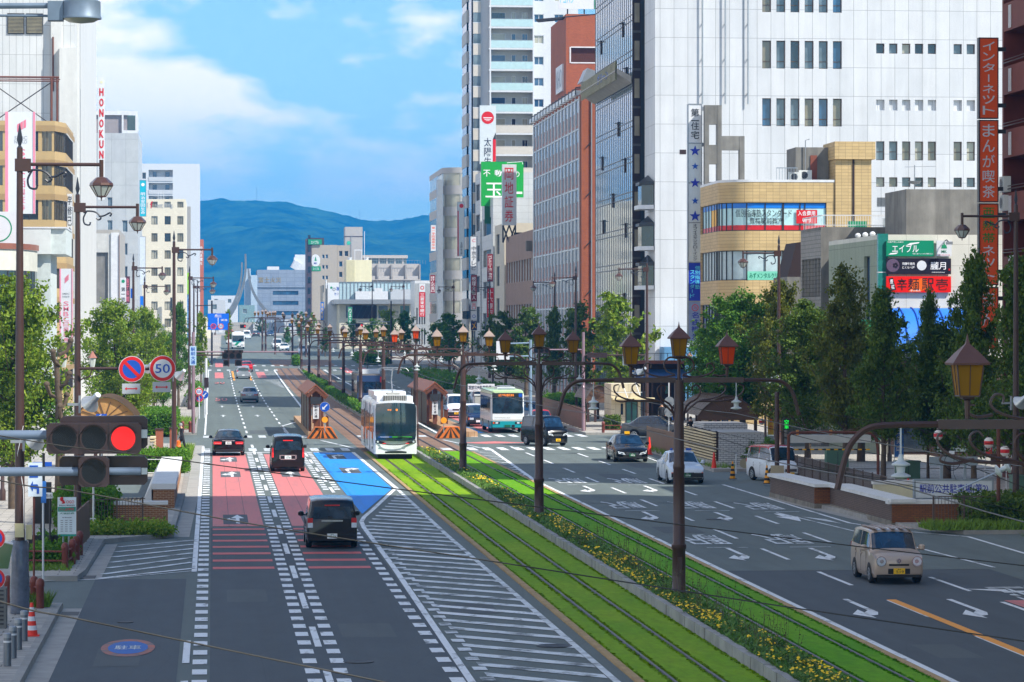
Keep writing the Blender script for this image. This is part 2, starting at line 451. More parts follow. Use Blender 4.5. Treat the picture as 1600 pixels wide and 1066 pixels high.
tag(tuftmesh([(12.88,12.98),(13.34,13.38),(13.52,13.56),(14.38,14.42),(14.56,14.6),(15.0,15.09)],9000,(.01,.03),BL2).build('grass',smooth=0),kind='stuff')
tk=MB();strip(tk,8.8,12.0,187,450,.004,TRACKB);strip(tk,12.6,15.1,187,450,.004,TRACKB)
strip(tk,8.8,18,462,500,.004,TRACKB)
structure('track_paving',tk)
te=MB()
for x in(8.78,15.08):
 y=40
 while y<186:te.box(x,x+.17,y,y+.98,-.02,.05,TANK);y+=1.0
structure('track_kerb',te)
rl=MB()
for x in(9.59,10.59,13.45,14.49):
 strip(rl,x-.055,x+.055,40,450,.035,RAIL);strip(rl,x-.03,x+.03,40,450,.045,RAILT)
 for s in(-.075,.075):strip(rl,x+s-.02,x+s+.02,40,450,.012,RAIL)
structure('tram_rails',rl)
# planted median with a stone kerb
STK=M('grey stone kerb',c(150,150,148),.85,var=.25,sc=1.5,streak=.2);SOIL=M('soil',c(72,58,42),.95,var=.3,sc=4)
ml=MB();y=40.0
while y<186:
 L_=.78;j=random.uniform(-.012,.012)
 ml.box(11.56+j,11.74+j,y,y+L_,0,.30+random.uniform(-.01,.01),STK);ml.box(12.72+j,12.88+j,y,y+L_,0,.24,STK);y+=.8
ml.box(11.74,12.72,40,186,0,.2,SOIL)
tag(ml.build('median_planter',smooth=0),'long grey stone planter bed full of yellow flowers between the two grass tracks','planter')
mm=MB();mm.use(STK);strip(mm,12.0,12.6,219,446,.1,SOIL)
for y0 in range(219,446,3):mm.box(11.95,12.05,y0,y0+2.97,zg(y0),zg(y0)+.22,STK);mm.box(12.55,12.65,y0,y0+2.97,zg(y0),zg(y0)+.22,STK)
tag(mm.build('median_planter',smooth=0),'far hedge planter with low stone kerb between the brown paved tracks beyond the crossing','planter')
# ---- painted markings
PW=worn('white road paint',c(226,230,232),c(112,116,116),.40,(2.5,.8,1),.07)
PWW=worn('rubbed white road paint',c(214,220,222),c(98,103,103),.44,(1.3,1.0,1),.08)
PR=worn('pink road coating',c(206,116,112),c(166,112,110),.36,(2.2,.14,1),.16);PR2=worn('red road stripe',c(204,92,88),c(112,96,94),.34,(2.5,.8,1),.1)
PB=worn('blue road coating',c(10,138,228),c(40,120,178),.34,(2.2,.14,1),.16);PO=worn('orange road paint',c(240,158,44),c(150,110,70),.3,(2.5,.8,1),.08)
PG=M('dark patch',c(84,88,92),.85,var=.1)
mk=MB();mr_=MB()
def rect(x0,x1,y0,y1,m,dz=.01,mb=None):strip(mb or mk,x0,x1,y0,y1,dz,m)
def gpoly(pts,m,dz=.012):mk.poly([(x,y,zg(y)+dz)for x,y in pts],m)
def gpx(pts,m,dz=.012):gpoly([G(*p)for p in pts],m,dz)
def gline(pts,wd,m,dz=.014):
 for(xa,ya),(xb,yb)in zip(pts,pts[1:]):
  d=Vector((xb-xa,yb-ya)).normalized();n_=Vector((-d.y,d.x))*wd/2
  mk.poly([(xa-n_.x,ya-n_.y,zg(ya)+dz),(xb-n_.x,yb-n_.y,zg(yb)+dz),(xb+n_.x,yb+n_.y,zg(yb)+dz),(xa+n_.x,ya+n_.y,zg(ya)+dz)],m)
# coloured lanes of the left carriageway
rect(.02,1.9,118.3,184,PR);rect(2.95,4.85,118.3,184,PR)
for i in range(7):
 y=116.6-3.1*i;rect(.02,1.9,y-.45,y+.45,PR2);rect(2.95,4.85,y-.45,y+.45,PR2)
gpoly([(5.85,186),(5.88,125.5),(8.16,145),(8.1,186)],PB)
for x in(.62,1.26,3.6,4.22):  # seams of the coating
 rect(x,x+.015,118.5,184,PG,.0135)
# block dashes either side of the lane lines
y=62.0;k=0
while y<188:
 if y>62:rect(-.43,-.11,y,y+1.0,PW,.014)
 if y<186:
  rect(1.99,2.3,y,y+1.0,PW,.014);rect(2.6,2.9,y,y+1.0,PW,.014)
 if y<119:rect(4.97,5.27,y,y+1.0,PW,.014);rect(5.62,5.92,y+.3,y+1.0,PWW,.014)
 elif 143<y<186:rect(4.99,5.25,y,y+1,PW,.014);rect(5.5,5.76,y,y+1,PW,.014)
 y+=2.05
for y in range(-3,11):rect(2.37,2.53,93.8+10*y,98.7+10*y,PW,.014)
for y in(129,134,141.5,151.5,161.5,171.5,180.5):rect(5.3,5.45,y,y+(2 if y<140 else 4.9),PW,.014)
rect(-.62,-.46,96.5,196,PW,.014);rect(-.66,-.5,70.5,75.5,PW,.014);rect(-.66,-.5,62,67,PW,.014)
# hatched island left of the tracks
gline([(5.36,60),(5.55,98),(5.55,117),(5.62,120.5),(5.86,123.5),(6.4,128),(8.26,144.5)],.17,PW)
gline([(8.42,60),(8.34,89),(8.28,112),(8.36,144)],.16,PWW);gline([(8.36,144),(8.2,186.5)],.2,PW)
y=61.0
while y<146:
 xl=5.5 if y<119 else 5.6+(y-119.5)*.113;xl=max(xl,5.55);xr=8.3
 if xl<8.1:
  dy=-1.0*(xr-xl)
  gpoly([(xl+.25,y),(xl+.25,y+.72),(xr,y+.72+dy),(xr,y+dy)],PWW if(int(y*3)%7)else PW)
 y+=2.1
# hatched lay-by at the left kerb
gline([(-3.3,94.3),(-.52,98.0)],.22,PW)
for i in range(6):
 y=95.9+2.35*i;gline([(-3.25+.03*i,y),(-.6,y+4.6-.3*i)],.26,PWW)
gline([(-7.5,92.6),(-3.4,93.9),(-.6,96.9)],.09,PW,.016)
# turn arrows
def arrow(x,y,kind,flip,m=PW,w=1.0,l=5.5):
 """arrow ending at the far end (flip=1) or at the near end (flip=-1)"""
 s=flip
 def P(pts):gpoly([(x+px*w*s,y+py*l*s)for px,py in pts],m,.018)
 if 's' in kind:P([(-.07,-.5),(.07,-.5),(.07,.1),(-.07,.1)]);P([(-.26,.1),(.26,.1),(0,.5)])
 if 'b' in kind:P([(-.14,-.5),(.14,-.5),(.14,-.12),(-.14,-.12)]);P([(-.36,-.1),(.36,-.1),(0,.5)])
 if 'r' in kind:P([(-.22,-.5),(-.06,-.5),(-.06,.16),(-.22,.22)]);P([(-.22,.22),(-.06,.12),(.2,.26),(.2,.4),(-.06,.36)]);P([(.16,.08),(.56,.32),(.16,.52)])
 if 'l' in kind:P([(-.07,-.22),(-.07,-.06),(-.3,.02),(-.3,-.1)]);P([(-.28,-.22),(-.28,.14),(-.56,-.05)])
for x0,x1,y0,y1,k in((.42,1.36,119.5,125.5,'sl'),(.42,1.4,156.5,162.5,'sl'),(.44,1.36,174,180,'sl'),(3.42,4.36,119.5,125.5,'s'),(3.42,4.36,156.5,162.5,'s'),(6.55,7.5,160,166.2,'r'),(6.5,7.45,177,183.4,'r')):
 rect(x0,x1,y0,y1,PG,.015);arrow((x0+x1)/2+(.08 if 'l' in k else 0),(y0+y1)/2,k,1)
for x,y,k in((16.95,82.5,'r'),(19.75,82.2,'r'),(16.95,102.3,'r'),(19.7,102.1,'r'),(16.95,123.2,'r'),(19.75,122.6,'r'),(16.95,143.6,'r'),(19.75,143.4,'r')):arrow(x,y,k,-1)
arrow(22.2,121.6,'b',-1,w=1.2,l=5)
for x,y in((16.95,109.5),(16.95,130.7),(16.95,151.5),(19.75,109.5),(19.75,130.5),(19.75,151),(22.4,129.5)):
 mk.text('駅',(x,y,.018),(-1,0,0),(0,-1,0),1.5,5.0,PWW);rect(x-.5,x+.9,y-4.2,y-4.05,PWW,.016)
# right carriageway lines
gline([(15.42,40),(15.4,154)],.17,PW);gline([(15.45,154),(16.55,188.5)],.2,PW)
for i in range(16):
 y=157+2*i;gline([(15.42,y),(15.5+(y-155)*.0325,y+.9)],.3,PWW,.013)
for i in range(-3,11):rect(18.13,18.27,89.8+10*i,94.8+10*i,PW,.014)
for i in range(0,12):rect(21.02,21.16,87.5+10.1*i,92.5+10.1*i,PW,.014)
gline([(26.3,98),(26.45,110),(24.9,113),(23.85,118),(23.7,147)],.15,PW);gline([(23.9,160),(24.6,189)],.13,PW)
rect(18.18,18.44,40,85,PO,.016);rect(21.3,23.6,72,84.5,PR,.012);rect(21.05,21.2,72,84,PW,.014)
mk.text('大型',(22.9,85.8,.018),(-1,0,0),(0,-1,0),2.2,6.5,PWW)
gline([(22.3,125),(23.3,110)],.12,PWW);gpx([(1252,808),(1290,812),(1316,819),(1284,814)],PWW,.016)
gline([(23.3,108),(23.9,96)],.13,PW);gpx([(1505,921),(1571,922),(1597,935),(1580,926)],PW,.016)
# crossings
for yc,ln in((190.8,4.2),(213.2,4.2)):
 for x0,x1 in((-.6,8.6),(15.3,25)):
  x=x0
  while x<x1:rect(x,x+.48,yc-ln/2,yc+ln/2,PW if x0>9 else PWW,.012);x+=.92
 for x in(9.9,12.1,14.0):rect(x-.3,x+.3,yc-1.5,yc+1.5,PWW,.012)
gline([(7.0,205.5),(8.6,192)],.2,PWW);gline([(14.9,206),(16.2,192)],.2,PWW);gpoly([(15.5,201),(17,199),(20,200.5),(18,203)],PR,.011)
rect(-.6,7,186.4,187,PW,.015)
# left carriageway beyond the crossing
rect(-.55,-.42,217,440,PW,.014)
for i in range(24):
 y=220+10*i
 if y<440:rect(2.3,2.44,y,y+5,PW,.014);rect(5.0,5.14,y,y+5,PW,.014)
gline([(5.2,217),(5.1,235),(7.2,251)],.18,PW);gline([(7.3,252),(8.0,281),(8.4,350),(8.5,440)],.2,PW)
[gline([(max(5.7,8.4-(y_-362)*.055),y_),(8.4,y_+1)],.9,PWW,.013)for y_ in range(364,436,3)]
for x,y in((.9,318),(.9,386),(3.8,318)):mk.text('50',(x,y,zg(y)+.016),UX,UY,1.2,14,PR)
for x,y in((.9,262),(.9,292),(3.7,262),(3.7,292)):arrow(x,y,'s',1,PWW)
for x,y in((.9,418),(6.4,420),(1,470),(5,470),(18.5,440),(21,440)):gpoly([(x-.55,y-14),(x+.55,y-14),(x+.55,y+12),(x-.55,y+12)],PR,.013)
for x0,x1,yc in((-.6,8.6,441),(15.3,25,441),(-.6,25,464)):
 x=x0
 while x<x1:rect(x,x+.5,yc-2.5,yc+2.5,PWW,.012);x+=1.3
rect(2.6,2.85,395,436,PO,.013);rect(4.7,4.95,395,436,PO,.013)
# right carriageway beyond the crossing
for x in(18.3,21.2):
 for i in range(22):
  y=222+10*i
  if y<440:rect(x,x+.14,y,y+5,PW,.014)
gline([(15.4,217),(15.4,440)],.2,PW);gpoly([(16.3,219),(18.7,219),(18.0,262),(16.2,282)],PB,.013)
for x in(19.0,21.6):rect(x,x+2,219,262,PR,.012)
gpoly([(15.6,300),(17.6,300),(15.6,345)],PWW,.013)
for x0,x1,y0,y1 in((2.6,4.7,219,226),(16.1,17.6,113,116.5),(19.1,20.6,151,158),(-2.6,-1.6,70,74),(16.2,17.2,70,73),(22,23.3,165,172),(.4,1.5,86,90),(3.1,4.4,76,79.5),(6.2,7.4,82,85)):rect(x0,x1,y0,y1,ASPN2,.008)
for y0 in(95.3,132.2,160,183.5):rect(15.6,23.6,y0,y0+.12,M('tar seam',c(58,60,62),.7),.0085)
structure('road_markings',mk)
# circular pavement sign painted on the asphalt at the lower left
bs=MB();bx,by=G(200,1013)
bs.disc((bx,by,.014),UZ,.62,28,worn('faded red ring',c(186,96,70),c(96,96,98),.5,(2,2,1),.1),ry=2.0)
bs.disc((bx,by,.018),UZ,.46,28,worn('faded blue disc',c(22,96,178),c(80,90,100),.36,(3,2,1),.1),ry=1.45)
bs.text('駐車',(bx,by,.022),UX,UY,.6,.9,PWW)
structure('road_roundel',bs)
MANH=M('manhole iron',c(74,74,76),.55,.6,var=.3,sc=40)
for lb_,px_,py_,r_ in(('round iron manhole cover in the white hatching',866,1010,.42),('round iron manhole cover on the right carriageway before the arrows',1118,812,.36),('round iron manhole cover in the middle lane near the bottom of the picture',560,1035,.34),('small iron valve cover by the left lay-by',196,973,.2)):
 x_,y_=G(px_,py_);b_=MB();b_.lathe((x_,y_,0),[(r_,.006),(r_,.022),(r_*.9,.024),(r_*.88,.02)],20,MANH);b_.ring((x_,y_,.026),UZ,r_*.3,r_*.5,18);b_.ring((x_,y_,.026),UZ,r_*.62,r_*.8,18);tag(b_.build('manhole_cover'),lb_,'manhole cover')
# ================================================================== hills
FOR,p_=newmat('forest');n_f=noi(FOR,(.011,.011,.03),9,.72);mx_=nod(FOR,'ShaderNodeMixRGB');mr0=nod(FOR,'ShaderNodeMapRange');mr0.inputs[1].default_value=.40;mr0.inputs[2].default_value=.62;FOR.node_tree.links.new(n_f,mr0.inputs[0]);FOR.node_tree.links.new(mr0.outputs[0],mx_.inputs[0]);mx_.inputs[1].default_value=c(14,34,16);mx_.inputs[2].default_value=c(60,88,42);FOR.node_tree.links.new(scaled(FOR,mx_.outputs[0],noi(FOR,(.06,.06,.1),4,.7),.55,1.45),p_.inputs['Base Color']);p_.inputs['Roughness'].default_value=1;p_.inputs['Specular IOR Level'].default_value=0
RID=[(-400,352),(0,338),(200,330),(280,320),(312,316),(342,310),(372,312),(405,311),(440,316),(460,323),(500,333),(545,345),(575,350),(600,351),(640,345),(672,345),(760,352),(900,348),(1100,356),(1500,350),(2000,380)]
hm=MB();hm.use(FOR);NX,NY=420,100;hv=[]
for j in range(NY):
 t=j/(NY-1);y=3600+3000*t
 for i in range(NX):
  px=-400+2400*i/(NX-1);x=(px-VX)/F*5500*(.82+.18*min(1,t/.63))
  rz=(HY-interp([(b,a)for a,b in RID],px))*5500/F-7
  s=min(1,t/.63);prof=(math.sin((s-.5)*math.pi)*.5+.5)**.8 if t<=.63 else max(0,1-((t-.63)/.37)**2*.8)
  n_=noise.noise((x/420,y/420,3))*70+noise.noise((x/150,y/150,5))*34
  n_*=s*(1-s)*3.2
  d_=(noise.noise((x/26,y/26,9))+noise.noise((x/11,y/17,2))*.6)*4.2
  hv.append((x,y,max(5,5+rz*prof+n_+d_*min(1,prof*4))))
hm.add(hv,[(j*NX+i,j*NX+i+1,(j+1)*NX+i+1,(j+1)*NX+i)for j in range(NY-1)for i in range(NX-1)])
structure('hills',hm,smooth=180)
# ================================================================== buildings
G_DARK=glass('dark glass',c(38,48,58));G_BLUE=glass('blue glass',c(46,84,116));G_GREY=glass('grey glass',c(96,110,118))
G_CURT=glass('curtained glass',c(168,164,146),.12,.25);G_BLIND=glass('blind glass',c(126,118,96),.12,.3);G_GRN=glass('green glass',c(70,110,104),.1,.4)
FR_D=M('window frame dark',c(62,58,56),.4,.3);FR_B=M('window frame bronze',c(96,74,58),.4,.3);FR_W=M('window frame white',c(214,216,218),.4)
class Face:
 """one wall plane: origin, direction to the right as seen from outside, outward normal"""
 def __init__(s,o,u):s.o=Vector(o);s.u=Vector(u).normalized();s.n=s.u.cross(UZ)
 def P(s,a,z,d=0.0):return s.o+s.u*a+UZ*z+s.n*d
 def mat(s,a,z,d=0.0):
  p=s.P(a,z,d);m=Matrix.Identity(4)
  for i,ax in enumerate((s.u,-s.n,UZ)):
   for k in range(3):m[k][i]=ax[k]
  m.translation=p;return m
def wall(mb,f,W,Hh,holes,m,dep=.18,rev=None,z0=0.0):
 """wall with real openings"""
 us=sorted({0,W}|{round(v,3)for h in holes for v in h[:2]if 0<v<W});zs=sorted({z0,Hh}|{round(v,3)for h in holes for v in h[2:4]if z0<v<Hh})
 def hole(a,b):return any(h[0]<a<h[1]and h[2]<b<h[3]for h in holes)
 mb.use(m)
 for za,zb in zip(zs,zs[1:]):
  run=None
  for ua,ub in list(zip(us,us[1:]))+[(W,W)]:
   free=ub>ua and not hole((ua+ub)/2,(za+zb)/2)
   if free and run is None:run=ua
   if not free and run is not None:
    mb.quad(f.P(run,za),f.P(ua,za),f.P(ua,zb),f.P(run,zb));run=None
 mb.use(rev or m)
 for a,b,za,zb in[h[:4]for h in holes]:
  for p,q in(((a,za),(b,za)),((b,za),(b,zb)),((b,zb),(a,zb)),((a,zb),(a,za))):
   mb.quad(f.P(*p),f.P(*q),f.P(*q,-dep),f.P(*p,-dep))
WMESH={}
def window_obj(f,h,parent,pane,frame,mull=1,tr=0.0,dep=.18,sub=True,fw=.06):
 """window part (frame) with its glass as a sub-part; sizes repeat, so meshes are shared"""
 W,Hh=round(h[1]-h[0],2),round(h[3]-h[2],2);key=(W,Hh,pane.name,frame.name,mull,tr,sub)
 if key not in WMESH:
  a=MB();a.use(frame);d=.07
  a.box(0,fw,-.0,d,0,Hh);a.box(W-fw,W,0,d,0,Hh);a.box(fw,W-fw,0,d,0,fw);a.box(fw,W-fw,0,d,Hh-fw,Hh)
  for i in range(mull):x=W*(i+1)/(mull+1);a.box(x-fw/2,x+fw/2,.01,d-.01,fw,Hh-fw)
  if tr:a.box(fw,W-fw,.012,d-.012,Hh*tr-fw/2,Hh*tr+fw/2)
  b=MB()if sub else a;b.use(pane);b.quad((fw*.8,.045,fw*.8),(W-fw*.8,.045,fw*.8),(W-fw*.8,.045,Hh-fw*.8),(fw*.8,.045,Hh-fw*.8))
  oa=a.build('window',smooth=0);ob=b.build('pane',oa,smooth=0)if sub else None
  WMESH[key]=(oa.data,ob.data if sub else None)
  bpy.data.objects.remove(oa)
  if ob:bpy.data.objects.remove(ob)
 ma,mb_=WMESH[key]
 o=bpy.data.objects.new('window',ma);COL.objects.link(o);o.parent=parent
 mm=f.mat(h[0],h[2],-dep);mm.translation-=Vector(parent.location);o.matrix_local=mm
 if sub:
  q=bpy.data.objects.new('pane',mb_);COL.objects.link(q);q.parent=o
 return o
def grid(u0,du,n,w_,z0,dz,m,h):return[(u0+du*i,u0+du*i+w_,z0+dz*j,z0+dz*j+h)for j in range(m)for i in range(n)]
def shell(name,label,x0,x1,y0,y1,h,m,faces,roof=CONC,par=.5,z0=None,cat='building',dep=.18,sub=True,pm=None):
 """box building: faces = {'S':(holes, pane(s), frame, mull, tr), 'W':..., 'E':...}; all coordinates of parts are kept relative to the base point"""
 z0=zg(y0)if z0 is None else z0
 t=thing(name,label,cat,(x0,y0,z0));b=MB();X,Y_=x1-x0,y1-y0
 F_={'S':(Face((0,0,0),UX),X),'E':(Face((X,0,0),UY),Y_),'W':(Face((0,Y_,0),-UY),Y_),'N':(Face((X,Y_,0),-UX),X)}
 for k,(f,L_)in F_.items():
  spec=faces.get(k);holes=spec[0]if spec else[]
  wall(b,f,L_,h,holes,(spec[5]if spec and len(spec)>5 else m),dep)
 ft=.25  # parapet
 b.use(pm or m)
 for x_0,x_1,y_0,y_1 in((0,X,0,ft),(0,X,Y_-ft,Y_),(0,ft,ft,Y_-ft),(X-ft,X,ft,Y_-ft)):b.box(x_0,x_1,y_0,y_1,h,h+par)
 b.build('wall',t,smooth=0)
 r_=MB();r_.box(ft,X-ft,ft,Y_-ft,h-.1,h+.02,roof);r_.build('roof',t,smooth=0)
 i=0
 for k,spec in faces.items():
  f,L_=F_[k]
  fw_=Face(f.o+Vector(t.location),f.u)
  panes=spec[1]if isinstance(spec[1],list)else[spec[1]]
  for h_ in spec[0]:
   if spec[2]is None:continue
   rr=random.Random(int(h_[0]*31+h_[2]*17));window_obj(fw_,h_,t,rr.choice(panes),spec[2],spec[3],spec[4],dep,sub)
 t['faces']=0;del t['faces']
 return t,{k:v[0]for k,v in F_.items()}
def part(name,mb,parent,smooth=0):return mb.build(name,parent,smooth=smooth)
def hsign(label,x0,x1,z0,z1,y,m,texts,thick=.12,cat='sign',frame=None,name='sign_board',extra=None,legs=None):
 """flat board facing the viewer's end of the street (-Y); texts = [(string, fx, fz, fw, fh, mat)] in fractions of the board"""
 t=thing(name,label,cat,(x0,y,z0));W,Hh=x1-x0,z1-z0
 b=MB();b.box(0,W,0,thick,0,Hh,m)
 b.build('panel',t,smooth=0)
 if frame:
  b=MB();b.use(frame);e=min(.06,W*.06)
  for a in((-e,0,-.02,thick+.02,-e,Hh+e),(W,W+e,-.02,thick+.02,-e,Hh+e),(0,W,-.02,thick+.02,-e,0),(0,W,-.02,thick+.02,Hh,Hh+e)):b.box(*a)
  b.build('frame',t,smooth=0)
 if texts:
  b=MB()
  for s,fx,fz,fw,fh,mm_ in texts:
   if len(s)>1 and fh>fw*1.3*Hh/max(W,.01)*0 and s.startswith('|'):
    n=len(s)-1;b.vtext(s[1:],(W*fx,-.012,Hh*(fz+fh/2)),UX,UZ,W*fw,Hh*fh/n,mm_)
   else:b.text(s,(W*fx,-.012,Hh*fz),UX,UZ,W*fw,Hh*fh,mm_)
  b.build('lettering',t,smooth=0)
 if extra:extra(t,W,Hh)
 if legs:
  b=MB();legs(b,W,Hh);b.build('support',t,smooth=0)
 return t
def pxsign(label,px0,px1,py0,py1,Y,m,texts,**k):
 a,b=at(px0,py1,Y),at(px1,py0,Y)
 return hsign(label,a.x,b.x,a.z,b.z,Y,m,texts,**k)
TXD=M('dark navy lettering',c(30,34,62),.5,var=0);TXR=M('red lettering',c(206,24,30),.5,var=0);TXW=M('white lettering',c(240,240,242),.5,var=0)
TXB=M('blue lettering',c(24,40,168),.5,var=0);TXK=M('black lettering',c(20,20,24),.5,var=0);TXG=M('green lettering',c(10,120,84),.5,var=0)
TXP=M('pink lettering',c(222,120,140),.5,var=0);TXC=M('sky blue lettering',c(90,200,232),.5,var=0);TXY=M('yellow lettering',c(246,214,120),.5,var=0)
# ---- brown block at the right edge of the picture, and unseen taller and lower blocks added nearer the bridge to shade the road
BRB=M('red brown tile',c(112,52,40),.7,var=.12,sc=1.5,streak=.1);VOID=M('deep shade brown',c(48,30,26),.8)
BX=at(1566,500,151.4).x
bt,ff=shell('apartment_building','dark red brown block with balcony bands at the right edge of the picture',BX,60,135.5,151.4,33,BRB,{'W':(grid(.3,0,1,15.3,1.6,3.05,10,1.7),G_DARK,None,0,0)},dep=1.2)
for j in range(10):
 b=MB();z=1.6+3.05*j
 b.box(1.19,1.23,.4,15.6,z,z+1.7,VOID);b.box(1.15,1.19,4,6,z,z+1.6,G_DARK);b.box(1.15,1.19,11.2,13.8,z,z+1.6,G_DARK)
 part('recess',b,bt)
 b=MB();b.tube([(-.04,.3,z+.18),(-.04,15.6,z+.18)],.03,6,BROWN);b.tube([(-.04,.3,z+.32),(-.04,15.6,z+.32)],.02,6,BROWN)
 for k in range(3):b.box(-.05,-.01,14.1+.18*k,14.17+.18*k,z-1.25,z-.15,FR_W)
 part('rail',b,bt)
AIRC=M('air conditioner white',c(206,208,204),.5,var=.05)
def aircon(p,label,group='air conditioners on the balconies',face='W',par=None):
 t=thing('air_conditioner',label,'air conditioner',p,0 if face=='S' else math.radians(-90),group)
 b=MB();b.box(0,.95,.02,.36,0,.75,AIRC);part('case',b,t)
 b=MB();b.disc((.38,.012,.38),-UY,.29,20,DARK);b.ring((.38,.006,.38),-UY,.27,.31,20,AIRC)
 for k in range(4):a=k*.8;b.quad((.38-.28*math.cos(a),.004,.38-.28*math.sin(a)),(.38-.27*math.cos(a+.05),.004,.38-.27*math.sin(a+.05)),(.38+.28*math.cos(a),.004,.38+.28*math.sin(a)),(.38+.27*math.cos(a-.05),.004,.38+.27*math.sin(a-.05)),GREY)
 part('fan',b,t)
 return t
for z,lb in((13.85,'white air conditioner on the red brown balcony, upper of the stacked pair'),(12.95,'white air conditioner on the red brown balcony, lower of the stacked pair'),(10.0,'white air conditioner half hidden on a lower red brown balcony')):
 aircon((BX-.25,151.1 if z>11 else 149.2,z),lb)
shell('office_building','tall pale office block out of view, added to shade the near road',37.6,62,12,108,54,CONC,{})
shell('shop_building','low pale shop building out of view, added and sized to shape the road shade',38,60,109,133.5,21,CONC,{})
# ---- vertical orange sign with four panels
ORS=M('orange sign face',c(232,84,14),.45,var=.06,sc=.5);GRY_T=M('grey lettering',c(206,208,216),.5,var=0)
vs=thing('vertical_sign','tall orange vertical sign with grey katakana on the red brown block','sign',(at(1531,500,150.2).x,150.2,6.8))
zt=[(7.45+(508-a)*150.2/F-6.8,7.45+(508-b_)*150.2/F-6.8)for a,b_ in((52,178),(183,311),(316,443),(449,545))]
b=MB()
for z1,z0 in zt:b.box(0,.86,0,.3,z0,z1,ORS)
part('panel',b,vs)
b=MB()
for z1,z0 in zt:
 for a in((-.05,0,-.03,.33,z0-.05,z1+.05),(.86,.91,-.03,.33,z0-.05,z1+.05),(0,.86,-.03,.33,z1,z1+.05),(0,.86,-.03,.33,z0-.05,z0)):b.box(*a,DARK)
 b.box(.91,1.3,.08,.2,z1-.6,z1-.4,DARK);b.box(.91,1.3,.08,.2,z0+.5,z0+.7,DARK)
part('frame',b,vs)
b=MB()
for(z1,z0),s,m_ in zip(zt,('インターネット','まんが喫茶','亜熱帯ネット','まんが'),(GRY_T,)*4):
 n=len(s);p=(z1-z0-.2)/n
 for i,ch in enumerate(s):
  mm_=M('sign green lettering',c(22,130,40),.5,var=0)if ch in '亜熱帯' else m_
  if ch=='ー':b.text('|',(.43,-.012,z1-.1-p*(i+.5)),UX,UZ,.07,p*.7,mm_)
  else:b.text(ch,(.43,-.012,z1-.1-p*(i+.5)),UX,UZ,.6,p*.82,mm_)
part('lettering',b,vs)
# ---- low concrete block with the three sign boards
PAN=tiled('cream wall panels',c(214,212,200),c(208,206,194),c(168,164,152),1.8,1.2,.012,0)
GRT=tiled('olive wall tiles',c(150,160,140),c(144,154,134),c(110,118,104),.9,1.2,.015,0)
bt,ff=shell('shop_building','low cream panel building carrying the green, black and red sign boards',37.5,55,177,192,12.3,PAN,{'W':([(10.6,12.2,7.4,11.4)],G_BLUE,FR_D,0,.5,GRT)},par=.25)
b=MB();b.box(-.12,.45,-.06,.3,1,12.6,M('teal glass panel',c(44,124,116),.2,var=.2));
for z in(4,6.2,8.3,10.4):b.box(-.13,.46,-.07,.31,z,z+.05,FR_W)
part('corner_panel',b,bt)
for i in range(3):
 b=MB();x=3.7+i*2.55;b.tube([(x,0,12.2),(x,-.5,12.25),(x+.1,-.65,12.1)],.03,6,DARK);b.box(x-.06,x+.28,-.85,-.6,11.98,12.14,GREY);part('spotlight',b,bt)
for i in range(3):
 b=MB();b.lathe((.3-.1*i,3.5+i*1.6,12.55),[(.08,0),(.16,.06),(.18,.15),(.1,.26),(.03,.28)],10,FR_W);part('vent_cap',b,bt,40)
GRB=M('green sign face',c(8,136,100),.4,var=.03);BKB=M('black sign face',c(30,28,44),.4,var=.05);RDB=M('bright red sign face',c(232,22,14),.4,var=.08,sc=.6);ORB=M('orange splash',c(246,104,20),.4,var=.1,sc=1.5)
def ex1(t,W,Hh):
 b=MB();b.use(TXW)
 for s in((.05,.1,.62,.14),(.42,.62,.62,.86)):pass
 b.poly([(W*.04,-.014,Hh*.10),(W*.20,-.014,Hh*.13),(W*.25,-.014,Hh*.24),(W*.09,-.014,Hh*.2)]);b.poly([(W*.4,-.014,Hh*.66),(W*.68,-.014,Hh*.82),(W*.70,-.014,Hh*.9),(W*.5,-.014,Hh*.84)])
 part('swoosh',b,t)
pxsign('green sign board with white slanted katakana on the cream panel wall',1385,1459,376,400.5,176.8,GRB,[('エイブル',.4,.5,.56,.5,TXW),('お部屋探しの窓口',.19,.9,.33,.1,TXW),('住まいの窓口',.76,.16,.42,.08,TXW)],extra=ex1)
def ex2(t,W,Hh):
 b=MB();b.use(GREEN);b.poly([(W*.3,-.014,Hh*.5),(W*.7,-.014,Hh*.5),(W*.62,-.014,Hh*.74),(W*.56,-.014,Hh*.7),(W*.5,-.014,Hh*.95),(W*.44,-.014,Hh*.7),(W*.38,-.014,Hh*.74)]);part('emblem',b,t)
pxsign('small white sign with a green emblem beside the green board',1463.5,1487,376,400.5,176.8,WHITE,[('MK',.5,.3,.36,.18,TXG),('賃貸管理',.5,.08,.8,.06,TXP)],extra=ex2)
def ex3(t,W,Hh):
 b=MB();b.disc((W*.545,-.013,Hh*.55),-UY,Hh*.31,24,WHITE);pl=M('plum disc',c(92,74,98),.5)
 b.disc((W*.1,-.013,Hh*.55),-UY,Hh*.42,24,pl)
 for k in range(5):b.disc((W*.14+.1*math.cos(k*1.256),-.016,Hh*.55+.1*math.sin(k*1.256)),-UY,.07,8,BKB)
 b.box(W*.96,W*.985,-.02,-.01,Hh*.22,Hh*.36,RED);part('emblem',b,t)
pxsign('black sign board with a white moon disc on the cream panel wall',1385,1486,404,428.5,176.8,BKB,[('朧月',.8,.54,.24,.5,TXW),('飛騨牛焼肉',.34,.66,.19,.18,TXW),('にくなべ屋',.34,.42,.19,.16,TXW),('OBOROZUKI',.8,.12,.2,.06,TXW)],extra=ex3)
